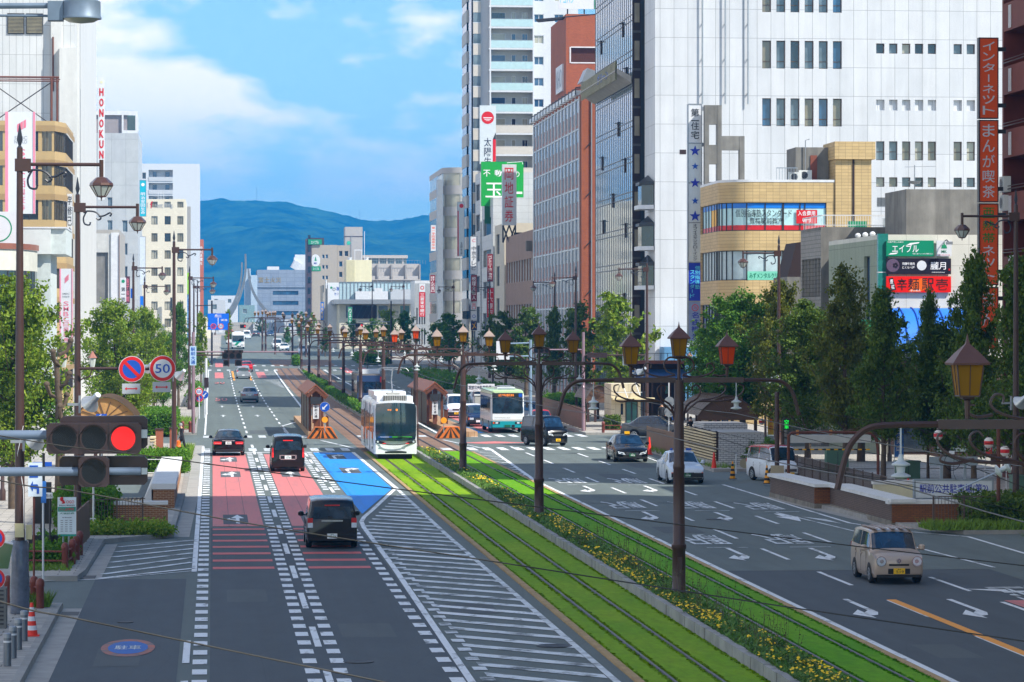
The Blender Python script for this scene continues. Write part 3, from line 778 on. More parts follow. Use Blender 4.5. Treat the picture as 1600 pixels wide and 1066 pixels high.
def ex4(t,W,Hh):
 b=MB();b.use(ORB);b.poly([(W*.34,-.008,Hh*.05),(W*.5,-.008,Hh*.02),(W*.66,-.008,Hh*.3),(W*.6,-.008,Hh*.9),(W*.42,-.008,Hh*.8)]);b.use(TXK);b.poly([(W*.04,-.013,Hh*.86),(W*.1,-.013,Hh*.92),(W*.15,-.013,Hh*.16),(W*.08,-.013,Hh*.1)])
 b.text('豊',(W*.08,-.018,Hh*.68),UX,UZ,W*.05,Hh*.28,TXW);b.text('橋',(W*.1,-.018,Hh*.34),UX,UZ,W*.05,Hh*.28,TXW);part('splash',b,t)
pxsign('bright red sign board with black brush lettering on the cream panel wall',1385,1486,432,457,176.8,RDB,[('辛',.24,.5,.15,.74,TXK),('麺',.42,.5,.17,.74,TXK),('駅',.64,.5,.19,.78,TXK),('壱',.86,.5,.18,.72,TXK),('からめん',.45,.12,.16,.13,TXW)],extra=ex4)
b=MB();b.box(.5,17,-.12,-.02,0,5.6,VOID);[b.box(.8+2.4*k,2.8+2.4*k,-.16,-.12,.3,3.2,G_GREY if k%2 else G_DARK)for k in range(6)];b.box(.5,17,-.3,-.02,4.2,5.4,M('added dark fascia',c(90,70,62),.6));part('shop_front',b,bt)  # dark shop front added to dim the sunlit lower wall
# blue barrel awning
AWN=M('sky blue awning cloth',c(36,122,226),.6,var=.08,sc=1)
t=thing('awning','bright blue barrel awning with dark ribs under the sign boards','awning',(37.7,174.2,5.9));b=MB();b.use(AWN);n=12;v=[]
for i in range(n+1):
 a=math.pi/2*i/n
 v+=[(0,2.7-2.7*math.cos(a)*1,2.5*math.sin(a)),(5.2,2.7-2.7*math.cos(a),2.5*math.sin(a))]
b.add(v,[(2*i,2*i+1,2*i+3,2*i+2)for i in range(n)]);b.poly([(0,2.7,0)]+[(0,2.7-2.7*math.cos(math.pi/2*i/n),2.5*math.sin(math.pi/2*i/n))for i in range(n+1)]);part('cover',b,t,60)
for k in range(8):
 b=MB();b.tube([(.05+k*.73,2.7-2.74*math.cos(math.pi/2*i/n),2.54*math.sin(math.pi/2*i/n))for i in range(n+1)],.035,6,BLUE);part('rib',b,t,40)
pxsign('green shop front sign half hidden by leaves left of the blue awning',1344,1370,500,546,176,GRB,[('エイブル',.5,.6,.8,.2,TXW)])
pxsign('royal blue shop sign glimpsed through the trees below the awning',1373,1403,528,552,175,M('royal blue sign face',c(20,50,180),.4),[('駅前店',.5,.5,.8,.5,TXW)])
bt,ff=shell('concrete_building','streaked grey concrete block behind the cream panel building',37.4,56,194,200.8,13.3,CONCD,{'W':(grid(.4,1.05,6,.95,9.2,-3.4,3,2.4),[G_CURT,G_GREY],FR_D,1,0,tiled('grey facade tiles',c(150,146,140),c(140,136,130),c(110,106,100),.6,.25,.02))},par=.2)
b=MB();b.use(FR_W)
for k in range(60):b.box(.1+k*.16,.12+k*.16,.12,.14,13.4,14.25)
b.box(.1,9.7,.1,.16,14.2,14.26);b.box(.1,9.7,.1,.16,13.6,13.64)
for k in range(13):b.box(.1,.12,.3+k*.5,.32+k*.5,13.4,14.25)
b.box(.08,.14,.2,6.6,14.2,14.26);part('roof_railing',b,bt)
b=MB();b.box(4.2,5.4,.9,1.6,13.3,14.1,AIRC);b.box(2.0,3.1,1.1,1.7,13.3,13.9,GREEN);b.box(6.6,8.0,.9,1.8,13.3,14.0,GREY);part('roof_plant',b,bt)
shell('stair_tower','square streaked concrete stair tower with a dish on the low concrete roof',41.2,49,187,193,15.4,CONCD,{},par=.15,z0=0)
t=thing('satellite_dish','small grey satellite dish on top of the concrete stair tower','satellite dish',(41.8,187.4,15.5));b=MB();b.lathe((0,0,.35),[(.02,0),(.3,.06),(.42,.2)],14,GREY);part('dish',b,t,60);b=MB();b.tube([(0,0,0),(0,0,1.5)],.03,6,GREY);b.tube([(-.6,0,1.4),(1.3,0,1.45)],.02,5,GREY);part('mast',b,t)
# dark gabled shed roof left of the concrete block
t=thing('roof_turret','dark shingled roof turret squeezed between the yellow tiled block and the concrete block','turret',(37.5,206,10.6));b=MB();b.prism([(0,0,0),(1.2,0,0),(1.0,0,2.3),(.6,0,2.25)],(0,0,0),(0,4,0),VOID);part('roof',b,t);b=MB();b.box(-.05,1.8,-.1,5,-10.5,0,CONCD);part('base',b,t)
# ---- yellow tiled block with the round corner
YT=tiled('yellow tile',c(204,176,124),c(192,164,114),c(146,122,84),.5,.24,.012,0,.6,.06)
t=thing('tiled_building','yellow tiled office with a rounded corner and banded windows','building',(37.4,232.3,0));X1,HB=8.4,18.0
plan=[(0,10.5),(0,3)]+[(2.4-2.4*math.cos(a),2.4-2.4*math.sin(a))for a in[math.radians(9*i)for i in range(11)]]+[(X1,0)]
b=MB();b.use(YT);cutz=[0,3.2,5.3,7.0,9.0,10.75,12.95,14.4,16.5,HB]
def planstrip(b,pts,z0,z1,off=0.0):
 v=[]
 for i,(x,y)in enumerate(pts):
  p,q=pts[max(i-1,0)],pts[min(i+1,len(pts)-1)];d=Vector((q[0]-p[0],q[1]-p[1])).normalized();nx,ny=d.y,-d.x
  v+=[(x+nx*off,y+ny*off,z0),(x+nx*off,y+ny*off,z1)]
 b.add(v,[(2*i,2*i+2,2*i+3,2*i+1)for i in range(len(pts)-1)])
wz=[(3.2,5.3),(7.0,9.0),(10.75,12.95),(14.4,16.5)]
prev=0
for z0,z1 in wz+[(HB,HB)]:
 planstrip(b,plan,prev,z0);prev=z1
b.box(X1-.6,X1,.02,.6,0,HB-.01);b.poly([(x,y,HB)for x,y in plan]+[(X1,10.5,HB)],CONC);b.use(YT);b.quad((X1,0,0),(X1,10.5,0),(X1,10.5,HB),(X1,0,HB));b.quad((X1,10.5,0),(0,10.5,0),(0,10.5,HB),(X1,10.5,HB))
part('wall',b,t,40)
b=MB();b.use(FR_W);planstrip(b,plan,HB,HB+.18,.03);part('coping',b,t,40)
def along(d):
 for(xa,ya),(xb,yb)in zip(plan,plan[1:]):
  l=math.hypot(xb-xa,yb-ya)
  if d<=l:return(xa+(xb-xa)*d/l,ya+(yb-ya)*d/l),Vector((xb-xa,yb-ya)).normalized()
  d-=l
 return plan[-1],UX.xy
Lp=sum(math.hypot(xb-xa,yb-ya)for(xa,ya),(xb,yb)in zip(plan,plan[1:]))
SKYB=M('sign film blue',c(20,120,214),.35,var=.05);FILM=M('sign film pale',c(186,224,226),.35,var=.05);FILMR=M('sign film red',c(208,34,40),.35,var=.05)
CURT=M('curtain',c(178,196,198),.6,var=.12,sc=2)
for k,(z0,z1)in enumerate(wz):
 w_=MB();pl_=[along(.6+(Lp-1.2)*i/60)[0]for i in range(61)]
 w_.use(G_DARK if k<2 else(CURT if k==2 else FILM));planstrip(w_,pl_,z0,z1,-.16)
 if k==3:
  w_.use(SKYB);planstrip(w_,pl_,z1-.42,z1,-.13);w_.use(FILMR);planstrip(w_,pl_,z0,z0+.42,-.13)
  w_.use(YEL);planstrip(w_,pl_[15:25],z0+.44,z1-.45,-.12)
 part('window_band',w_,t,40)
 w_=MB();w_.use(FR_D)
 for d in[.6,2.0,3.4,4.8,6.2,7.1,7.7,8.3,8.9,9.5,10.1,11.3,12.7,14.0,15.3,Lp-3.8,Lp-2.2,Lp-.62]:
  (x,y),dr=along(d);nx,ny=dr.y,-dr.x
  w_.box(x-nx*.12-.035,x-nx*.12+.035,y-ny*.12-.035,y-ny*.12+.035,z0,z1)
 planstrip(w_,pl_,z0,z0+.06,-.1);planstrip(w_,pl_,z1-.06,z1,-.1)
 part('window_frame',w_,t,40)
b=MB();z0,z1=wz[3]
b.text('個別指導塾スタンダード',(3.1,.02,z0+1.3),UX,UZ,4.2,.58,TXK);b.text('豊橋駅前教室',(3.3,.02,z0+.74),UX,UZ,2.5,.44,TXK)
b.box(5.55,7.1,.02,.05,z0+.55,z0+1.55,RED);b.text('入会費用',(6.3,.006,z0+1.3),UX,UZ,1.3,.36,TXW);b.text('0円',(6.3,.006,z0+.82),UX,UZ,.6,.36,TXW)
part('window_lettering',b,t);b=MB();z0,z1=wz[2];b.box(1.9,6.3,.02,.05,z0+.02,z0+.66,M('mint film',c(120,200,172),.4));part('window_film',b,t);b=MB();part('window_lettering',b,t);b=MB();b.text('みずメンタルクリニック',(3.5,.006,z0+.34),UX,UZ,2.9,.42,TXG);b.text('☎54-6479',(5.7,.006,z0+.34),UX,UZ,1.0,.36,TXG)
part('window_lettering',b,t)
b=MB();b.box(X1+.05,X1+2.75,-.1,4,0,19.7,YT);b.box(X1-.05,X1+3.0,-.35,4.2,19.7,21,YT);b.box(X1+1.32,X1+1.46,-.16,-.1,3,19.7,VOID);part('twin_columns',b,t)
b=MB();b.box(5.9,8.4,2.2,6,HB,20.7,CONCD);b.box(7.0,7.5,2.14,2.2,HB+.2,HB+2.1,M('rust door',c(130,70,52),.6));b.tube([(6.6,2.05,HB),(6.6,2.05,21.2),(6.9,2.05,21.3)],.04,6,GREY);part('roof_house',b,t)
b=MB();b.use(GALV)
for k in range(8):b.box(4.2+k*.22,4.23+k*.22,.9,.93,HB,HB+1.1)
b.box(4.2,5.8,.88,.95,HB+1.06,HB+1.12);part('roof_railing',b,t)
aircon((42.6,233.4,HB+.05),'white air conditioner on the yellow tiled roof, nearer of two','air conditioners on the yellow tiled roof','S');aircon((43.4,233.6,HB+.2),'white air conditioner on the yellow tiled roof beside the roof house','air conditioners on the yellow tiled roof','S')
# concrete frame tower behind it
t=thing('concrete_tower','open grey concrete frame rising behind the yellow tiled block','frame',(at(1101,500,246).x,246,14));b=MB();b.use(CONCD)
for x in(0,1.0):b.box(x,x+.35,0,.6,0,10.6)
b.box(2.75,3.15,0,.6,0,8.2)
for x0,x1,z0,z1 in((.35,1.0,9.1,10.6),(.35,1.0,6.0,7.5),(1.35,3.15,7.1,8.2),(.35,1.0,3.2,4.6),(1.35,2.75,3.0,4.2),(0,3.2,-.6,0)):b.box(x0,x1,.02,.58,z0,z1)
part('frame_beams',b,t)
# ---- pylon of stacked signs
def star(b,o,r,m):
 pts=[(o[0]+(r if i%2==0 else r*.4)*math.sin(i*math.pi/5+math.pi*.0),o[1],o[2]+(r if i%2==0 else r*.4)*math.cos(i*math.pi/5))for i in range(10)]
 b.add([o]+pts,[(0,1+i,1+(i+1)%10)for i in range(10)]);
a,bq=at(1076,536,247),at(1096,163,247)
t=thing('sign_pylon','tall narrow pylon of stacked sign panels with blue stars against the white building','sign',(a.x,247,a.z));W,Hh=bq.x-a.x,bq.z-a.z
k_=lambda py:(536-py)/373*Hh
SGW=M('sign white glass',c(206,214,216),.3,var=.05)
segs=((163,224,WHITE),(224,348,SGW),(348,410,SGW),(410,471,M('cobalt sign face',c(16,48,176),.35)),(471,535,M('slate blue sign face',c(132,150,190),.35)))
b=MB()
for p0,p1,m_ in segs:b.box(0,W,0,.5,k_(p1)+.04,k_(p0)-.04,m_)
part('panel',b,t);b=MB();b.use(GREY);b.box(-.06,0,-.03,.53,0,Hh);b.box(W,W+.06,-.03,.53,0,Hh)
for p in(163,224,286,348,410,471,536):b.box(0,W,-.03,.53,k_(p)-.04,k_(p)+.04)
for p in(170,226,400,460,520):b.box(W+.06,W+.6,.1,.3,k_(p)-.15,k_(p)+.15)
part('frame',b,t);b=MB()
for ch,p in zip('第 住宅',(176,187,197,211)):
 if ch!=' ':b.text(ch,(W/2,-.035,k_(p)),UX,UZ,W*.62,.62,TXK)
b.box(W*.2,W*.8,-.036,-.034,k_(189.5),k_(188),TXK)
for ch,p in zip('第住宅',(174,198,214)):pass
for p,r_,m_ in((236,.44,TXB),(260,.3,BLUE),(286,.42,TXB),(314,.3,BLUE),(338,.46,TXB)):b2=MB();b2.use(m_);star(b2,(W/2,-.035,k_(p)),r_,m_);part('star',b2,t)
b.vtext('オフィスサンクローイング',(W/2,-.035,k_(350)),UX,UZ,.32,(k_(350)-k_(408))/12,TXD)
part('lettering',b,t);b=MB();b.vtext('個別指導塾',(W*.68,-.035,k_(415)),UX,UZ,.38,(k_(415)-k_(452))/5,TXC);b.vtext('スタンダード',(W*.28,-.035,k_(422)),UX,UZ,.36,(k_(422)-k_(466))/6,TXC)
b.ring((W/2,-.035,k_(481)),-UY,.22,.27,20,TXR);b.text('カ',(W/2,-.035,k_(481)),UX,UZ,.22,.22,TXR);b.vtext('名鉄観光',(W/2,-.035,k_(487)),UX,UZ,.56,(k_(487)-k_(531))/4,TXB)
part('lettering',b,t)
# ---- big white building
WP=tiled('white wall panels',c(212,214,216),c(204,207,210),c(150,153,156),1.19,2.45,.02,0,.5,.13,.04)
def pu(px):return at(px,500,268).x-37.4
def pz(py):return 7.45+(HY-py)*268.5/F
hs=[]
for zb,zt_ in((103,59),(194,150),(14,-30)):hs+=[(pu(1191+22.1*i),pu(1205+22.1*i),pz(zb),pz(zt_))for i in range(6)]
hs2=[(pu(x),pu(x+13),pz(b_),pz(a_))for x in(1369,1389.3,1409.5,1429.6,1449.8,1490,1510.5)for a_,b_ in((62,78),(217,247),(274,289))]
hs3=[(pu(x),pu(x+13),pz(168),pz(151))for x in(1369,1389.3,1409.5,1429.6,1449.8,1490,1510.5)]
bt,ff=shell('department_store','big white panelled building with few dark windows',37.4,72,268,274.5,42,WP,{'S':(hs+hs2+hs3,G_GREY,None,0,0)},dep=.28)
fS=Face((37.4,268,0),UX)
for i,h in enumerate(hs):window_obj(fS,h,bt,random.Random(i).choice([G_DARK,G_GREY,G_GREY,G_BLIND,G_BLUE,G_GRN]),FR_B,0,.26,.28)
for i,h in enumerate(hs2):window_obj(fS,h,bt,random.Random(i).choice([G_CURT,G_GREY,G_BLIND,G_DARK]),FR_B,0,.45 if h[3]-h[2]>1.2 else 0,.28)
b=MB();b.use(WP)
for h in hs3:b.quad((h[0],.26,h[2]),(h[1],.26,h[2]),(h[1],.26,h[3]),(h[0],.26,h[3]))
part('blind_recess',b,bt)
b=MB()
for x in(1097,1132.5,1168):b.tube([(pu(x),-.25,pz(160)),(pu(x),-.25,41)],.06,6,GALV);
for x in(1097,1132.5,1168):
 for py in(34,89,143):b.box(pu(x)-.04,pu(x)+.04,-.25,0,pz(py)-.04,pz(py)+.04,GALV)
part('pipe',b,bt)
b=MB();b.box(pu(1062),pu(1072),-.02,.0,pz(239),pz(232),VOID);part('vent_opening',b,bt)
b=MB();lv=M('louvre dark',c(96,98,96),.6)
for k in range(9):b.box(pu(1371)+k*.11,pu(1371)+.06+k*.11,-.04,0,pz(320),pz(306),lv)
part('louvre',b,bt)
for p0,p1 in((275,325),(340,390),(402,452)):
 b=MB();z0,z1=pz(p1),pz(p0);b.prism([(-.05,.6,z0+.35),(-1.0,1.2,z0+.35),(-1.0,3.4,z0+.35),(-.05,4.0,z0+.35)],(0,0,0),(0,0,z1-z0-1),G_DARK);b.prism([(-.05,.4,z1-.65),(-1.2,1.1,z1-.65),(-1.2,3.5,z1-.65),(-.05,4.2,z1-.65)],(0,0,0),(0,0,.25),DARK);b.prism([(-.05,.4,z1-.4),(-1.15,1.1,z1-.4),(-.05,4.2,z1+.3)],(0,0,0),(.01,0,.05),DARK);b.prism([(-.05,.3,z0),(-1.3,1.0,z0),(-1.3,3.6,z0),(-.05,4.3,z0)],(0,0,0),(0,0,.34),WHITE);part('bay_window',b,bt)
# ---- dark glass building
MUL=M('bronze mullion',c(78,72,68),.4,.4);GT=glass('mirror glass',c(132,152,166),.05,.3,.12);TAN=M('tan column',c(186,160,118),.6)
t=thing('glass_building','dark mirrored curtain wall office with a slanting planted ledge','building',(36.7,276.5,0));b=MB();b.box(0,20,0,27,0,44,DARK);part('core',b,t)
b=MB();b.quad((-.1,27,0),(-.1,0,0),(-.1,0,44),(-.1,27,44),GT);part('glazing',b,t)
b=MB();b.use(MUL)
for i in range(21):y=.0+i*1.35;b.box(-.13,-.1,y-.045,y+.045,0,44)
for j in range(14):
 for dz in(0,.5):b.box(-.135,-.1,0,27,3.1*j+dz,3.1*j+dz+.08)
part('mullions',b,t)
for i,(y,z)in enumerate(((6,33.2),(3.5,29.0),(15,29),(4.5,21),(13,18.2),(4,15.2),(20,16),(14,37.5),(22,33),(9,24.5),(21,22),(5,9))):
 b=MB();b.box(-.2,-.12,y,y+.62,z,z+1.3,VOID);b.box(-.5,-.22,y+.05,y+.57,z+1.15,z+1.2,DARK);part('vent_window',b,t)
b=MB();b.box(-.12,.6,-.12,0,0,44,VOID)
for j in range(13):b.box(-.14,.62,-.16,-.12,3.3*j,3.3*j+.2,MUL);b.box(.05,.5,-.15,-.12,3.3*j+.9,3.3*j+2.6,G_BLIND)
part('corner_bay',b,t)
b=MB();b.prism([(-.2,0,28.6),(-.2,0,29.2),(-1.5,0,29.9),(-1.7,0,29.6)],(0,-.5,0),(0,26.6,0),CONC);part('ledge',b,t)
b=MB();leafm=M('ledge plants',c(98,100,62),.9,var=.4,sc=2);strip_c=M('ledge slats',c(196,190,170),.7)
for i in range(60):y=i*.44;b.box(-1.62,-1.5,y,y+.16,28.9,30.5,strip_c if i%2 else leafm)
b.text('グリーン',(-1.66,9,29.8),-UY,UZ,8,.9,BLUE);part('planted_screen',b,t)
# ---- brick and lattice building
BRK=tiled('orange brick',c(182,90,44),c(164,76,36),c(120,92,76),.24,.075,.012,.5,.8,.12);PNK=M('pinkish spandrel',c(154,114,106),.7,var=.12,sc=1,streak=.15);LAT=glass('lattice glass',c(60,78,98),.15,.35,.6);FIN=M('pale fins',c(206,214,220),.5,var=.08)
t=thing('lattice_building','long office with pale vertical fins, pink panels and a bare brick end wall','building',(37.4,322,0));b=MB();b.box(0,22,0,48,0,31,BRK);part('brick_wall',b,t)
b=MB();b.quad((-.05,47.9,0),(-.05,1.3,0),(-.05,1.3,30.6),(-.05,47.9,30.6),LAT);part('glazing',b,t)
for j in range(10):
 b=MB();b.use(PNK)
 for i in range(14):y=1.3+i*3.3;b.box(-.065,-.05,y+.35,y+2.0,3.05*j+.2,3.05*j+1.75)
 b.box(-.062,-.05,1.35,47.6,3.05*j+.22,3.05*j+.5);part('spandrel_panels',b,t)
b=MB();b.use(FIN)
for i in range(15):y=1.3+i*3.3;b.box(-.16,-.05,y-.2,y+.2,0,30.8)
for j in range(11):b.box(-.12,-.05,1.2,48,3.05*j-.02,3.05*j+.12)
part('fins',b,t)
b=MB();
for i in range(15):y=2+i*3.2;b.tube([(-.4,y,31.0),(-.4,y,31.7),(.6,y,31.9)],.07,6,DARK);b.box(-.4,.3,y+.3,y+2.9,31.0,31.5,FIN)
part('cornice',b,t)
b=MB();b.tube([(1.0,-.12,0),(1.0,-.12,31)],.07,6,GREY)
for z in(6,11,16,21,26):b.tube([(.9,-.12,z),(.45,-.12,z-.5)],.06,5,DARK)
b.box(.3,5,.2,3,31,32.2,FIN);b.prism([(0,0,32.2),(2.6,0,32.2),(2.6,0,32.9),(.6,0,33.6)],(0,.1,0),(0,4,0),GREY);part('downpipe',b,t)
# ---- brick tower behind it with a billboard on the roof
bt,ff=shell('brick_tower','tall plain brick tower with a louvred slot and a billboard on top',41.7,60,375,392,43.4,BRK,{'S':([(.6,9,38.2,39.9)],G_DARK,None,0,0)},dep=.5)
b=MB();lv=M('brown louvres',c(112,66,52),.6)
for k in range(14):b.box(.6,9,.3,.42,38.2+k*.12,38.26+k*.12,lv)
b.box(.6,9,.44,.48,38.2,39.9,VOID);part('louvre',b,bt)
b=MB();fr=FR_W;b.box(.42,.58,-.05,.2,38.1,40,fr);b.box(.58,9,-.05,.2,39.9,40.05,fr);b.box(.58,9,-.05,.2,38.05,38.2,fr);part('louvre_frame',b,bt)
b=MB();b.box(-.2,0,2.5,9.5,35,38.2,WHITE);b.text('NHO',(-.22,6,36.6),-UY,UZ,6,2.2,GREY);part('letter_panel',b,bt)
a,bq=at(873,14,377),at(980,-30,377)
hsign('white rooftop billboard with a green framed yellow square on the brick tower',a.x,bq.x,a.z,bq.z,377,WHITE,[('トヨハシ',.12,.35,.2,.3,TXC)],extra=lambda t,W,Hh:(lambda b:(b.box(W*.52,W,-.06,-.02,0,Hh,GREEN),b.box(W*.545,W,-.09,-.06,Hh*.1,Hh,YEL),b.ring((W*.72,-.1,Hh*.3),-UY,.8,1.1,20,GREEN),part('emblem',b,t)))(MB()),legs=lambda b,W,Hh:[b.box(x,x+.15,.15,.3,-1.8,0,DARK)for x in(1,3,5,7)]+[b.tube([(-3+k*.2,-2+k,-1.5),(6,-2+k,-.6)],.06,5,DARK)for k in range(4)])
# ---- tall white apartment tower with balconies
CW=M('white tower wall',c(206,209,212),.6,var=.04,streak=.05);CG=M('grey tower wall',c(176,176,172),.6,var=.05);BGL=M('pale balcony glass',c(176,204,206),.12,var=.08,spec=.8);BSO=M('beige balcony wall',c(196,190,180),.6,var=.05)
FL=3.02;hsS=[(8.2,9.55,FL*j+.9,FL*j+2.05)for j in range(18)]+[(11.1,12.4,FL*j+.9,FL*j+2.05)for j in range(18)]
bt,ff=shell('apartment_tower','very tall white apartment tower with stacked balconies and a navy glass stripe',37.5,52,452,476,56,CW,{'S':(hsS,[G_BLUE,G_BLUE,G_CURT],FR_W,1,0)},dep=.15)
for j in range(18):
 z=FL*j;b=MB()
 b.box(1.6,8.0,-1.5,-.001,z-.12,z+.12,CW);b.box(1.7,1.9,-1.5,-.01,z+.12,z+2.9,CW);b.box(7.85,8.0,-1.5,-.01,z+.12,z+2.9,CW)
 b.box(1.9,7.85,-1.5,-1.42,z+.14,z+1.2,BGL if j>11 else BSO)
 b.box(1.9,7.85,-1.52,-1.40,z+1.2,z+1.26,GREY if j>11 else BSO)
 b.box(1.9,7.85,-.03,-.005,z+.12,z+2.9,CG)
 part('balcony',b,bt)
 b=MB();
 for x0,x1 in((2.1,4.0),(5.0,5.5),(6.5,7.2)):b.box(x0,x1,-.08,-.035,z+.2,z+2.2,random.choice([G_BLUE,G_DARK,G_CURT]));b.box(x0-.06,x1+.06,-.06,-.03,z+.14,z+2.26,FR_W)
 b.box((x0+x1)/2,(x0+x1)/2+.05,-.09,-.03,z+.2,z+2.2,FR_W);part('balcony_door',b,bt)
 b=MB();b.box(-.5,.5,-.35,-.01,z+.8,z+2.2,G_GREY);b.box(-.55,.55,-.4,-.005,z+2.2,z+3.8-.02,BSO);b.box(-.58,.58,-.42,-.004,z+.7,z+.8,CW);part('bay_window',b,bt)
 b=MB();b.box(-.35,-.01,14,22,z+.9,z+2.1,G_DARK);b.box(-.4,-.005,13.5,22.5,z+2.1,z+3.9-.02,CG);part('side_window',b,bt)
b=MB();b.box(-.2,-.01,6,12.5,0,55.8,glass('navy stripe glass',c(20,48,84),.06,.3));b.box(-.3,-.01,5.5,6,0,55.9,DARK)
part('glass_stripe',b,bt)
# ---- row between the lattice building and the tower
BRNB=M('brownish wall band',c(150,122,104),.7,var=.12,streak=.2)
bt,ff=shell('office_building','lower brownish office with window strips next to the lattice building',37.4,55,371,406,17.8,BRNB,{'W':(grid(1,3.3,10,2.9,12.4,-5.4,3,2.6),[G_GREY,G_CURT],FR_W,3,0)})
b=MB();b.box(-.7,0,1,2,15.8,17,CONCD);part('wall_unit',b,bt)
BEI=M('beige wall',c(206,198,178),.7,var=.06,streak=.1)
bt,ff=shell('office_building','narrow beige office below the white and red roof sign',37.4,52,408,422,19.3,BEI,{'W':(grid(2.5,0,1,4.5,3.4,4.2,4,2.6),G_BLUE,FR_D,1,.4),'S':(grid(1.2,2,3,1.1,18,0,1,.6),G_DARK,FR_D,0,0)})
a,bq=at(785,352,402),at(807,257,402)
hsign('white roof sign with four red characters on black legs',a.x,bq.x,a.z,bq.z,402,SGW,[('|岡地証券',.47,.5,.62,.92,TXR)],thick=.8,legs=lambda b,W,Hh:[b.tube([(x,.4,0),(x2,.4,-2.2)],.1,6,DARK)for x,x2 in((.1,.1),(W-.1,W-.1),(.1,W/2),(W/2,.1),(W/2,W-.1),(W-.1,W/2))])
WT=tiled('white tile',c(200,203,202),c(192,196,196),c(150,153,153),1.6,.9,.015,0,.5,.1)
bt,ff=shell('office_building','white tiled office with long window strips under the green billboard',37.3,52,423.5,441,23,WT,{'W':(grid(2,0,1,12.5,1.5,4.3,5,2.3),[G_GREY,G_CURT],FR_D,7,0)})
a,bq=at(752,322,428),at(818,253,428)
hsign('large green rooftop billboard with white raised characters',a.x,bq.x,a.z,bq.z,428,M('vivid green billboard',c(20,158,58),.5,var=.05),[('不',.13,.74,.17,.15,TXW),('動',.40,.74,.17,.15,TXW),('の',.84,.72,.13,.12,TXW),('玉',.3,.36,.4,.33,TXW),('一',.84,.3,.26,.05,TXW)],thick=.6,extra=lambda t,W,Hh:(lambda b:(b.box(W*.08,W*.45,-.01,.3,-2.4,-.02,M('green slats',c(24,96,60),.6)),b.tube([(W*.6,-.3,Hh*.97),(W*.96,-.5,Hh*1.0),(W*.97,-.6,Hh*.94)],.05,5,FR_W),part('lamp_arm',b,t)))(MB()))
bt,ff=shell('office_building','slim white office left of the green billboard with ribbon windows',37.2,52,442.5,451,27,WT,{'W':(grid(.8,0,1,6.6,2.2,4.3,6,2.3),[G_GREY,G_BLUE],FR_D,4,0)})
a,bq=at(750,256,447),at(775,165,447)
hsign('white rooftop sign with a red disc above dark characters',a.x,bq.x,a.z,bq.z,447,SGW,[('太',.48,.37,.45,.15,TXD),('陽',.48,.2,.45,.15,TXD),('生',.48,.05,.45,.12,TXD)],thick=1.0,extra=lambda t,W,Hh:(lambda b:(b.disc((W*.48,-.015,Hh*.79),-UY,W*.39,28,RED),b.box(W*.2,W*.76,-.03,-.02,Hh*.78,Hh*.795,TXW),b.box(W*.28,W*.68,-.03,-.02,Hh*.755,Hh*.765,TXW),b.box(W*.36,W*.6,-.03,-.02,Hh*.735,Hh*.742,TXW),b.box(W*.8,W*.99,-.02,-.005,0,Hh*.42,RED),b.poly([(W*.8,-.02,Hh*.42),(W*.99,-.02,Hh*.42),(W*.99,-.02,Hh*.54)],DARK),part('emblem',b,t)))(MB()))
GYW=M('warm grey wall',c(178,174,170),.6,var=.05,streak=.08)
t=thing('office_building','warm grey office with a rounded corner and ribbon windows at the far right kerb','building',(37.2,515,0));HB=33;zb=zg(515)
plan=[(0,32)]+[(3-3*math.cos(math.radians(a_)),3-3*math.sin(math.radians(a_)))for a_ in range(0,91,15)]+[(7,0)]
b=MB();b.use(GYW);prev=0;wz=[(2.5+3.45*j,4.5+3.45*j)for j in range(9)]
for z0,z1 in wz+[(HB,HB)]:planstrip(b,plan,prev,z0);prev=z1
b.poly([(x,y,HB)for x,y in plan]+[(7,32,HB)],CONC);b.quad((7,0,0),(7,32,0),(7,32,HB),(7,0,HB),GYW);b.box(4,7,.5,6,HB,HB+3.2,CONC);b.build('wall',t,smooth=40)
for z0,z1 in wz:
 b=MB();b.use(G_CURT);planstrip(b,plan,z0,z1,-.12);b.use(FR_W)
 for i in range(5):b.box(2.9+i*.95,2.98+i*.95,.02,.1,z0,z1)
 part('window_band',b,t,40)
b=MB();b.box(-.9,-.02,-.4,2,3,31,GREY);part('sign_fin',b,t)
# street signs hanging off the right-hand fronts
def vsign(label,px0,px1,py0,py1,Y,m,s,tm,thick=.25,extra=None,band=None,fw=.7,fz=.5,fh=.9):
 return pxsign(label,px0,px1,py0,py1,Y,m,[('|'+s,.5,fz,fw,fh,tm)]if s else[],thick=thick,extra=extra,name='hanging_sign',frame=GREY)
MAR=M('maroon sign face',c(134,22,36),.4,var=.05)
vsign('white hanging sign with orange characters on the far warm grey office',673.5,681,352,392,510,WHITE,'第一学院高等学校',ORG)
vsign('maroon hanging sign with white characters on the far warm grey office',672.5,680,430,458,509,MAR,'ほけんの窓口',TXW)
vsign('white hanging sign edged in red with a small red disc at its top',715,725,316,400,449,SGW,'',TXD,extra=lambda t,W,Hh:(lambda b:(b.disc((W*.6,-.02,Hh*.93),-UY,W*.33,16,RED),b.box(0,W*.16,-.03,-.01,0,Hh*.84,RED),b.vtext('太陽生命',(W*.6,-.02,Hh*.26),UX,UZ,W*.3,Hh*.06,TXD),part('lettering',b,t)))(MB()))
vsign('white hanging sign with a pink letter and dark characters',735.5,745.5,370,428,425,WHITE,'中京テレビ',TXD,fz=.42,fh=.66,extra=lambda t,W,Hh:(lambda b:(b.text('C',(W*.5,-.02,Hh*.9),UX,UZ,W*.5,Hh*.09,TXP),part('emblem',b,t)))(MB()))
vsign('narrow red and white hanging sign directly below the pink letter sign',736,745,430,471,424.6,MAR,'税理士法人',TXW)
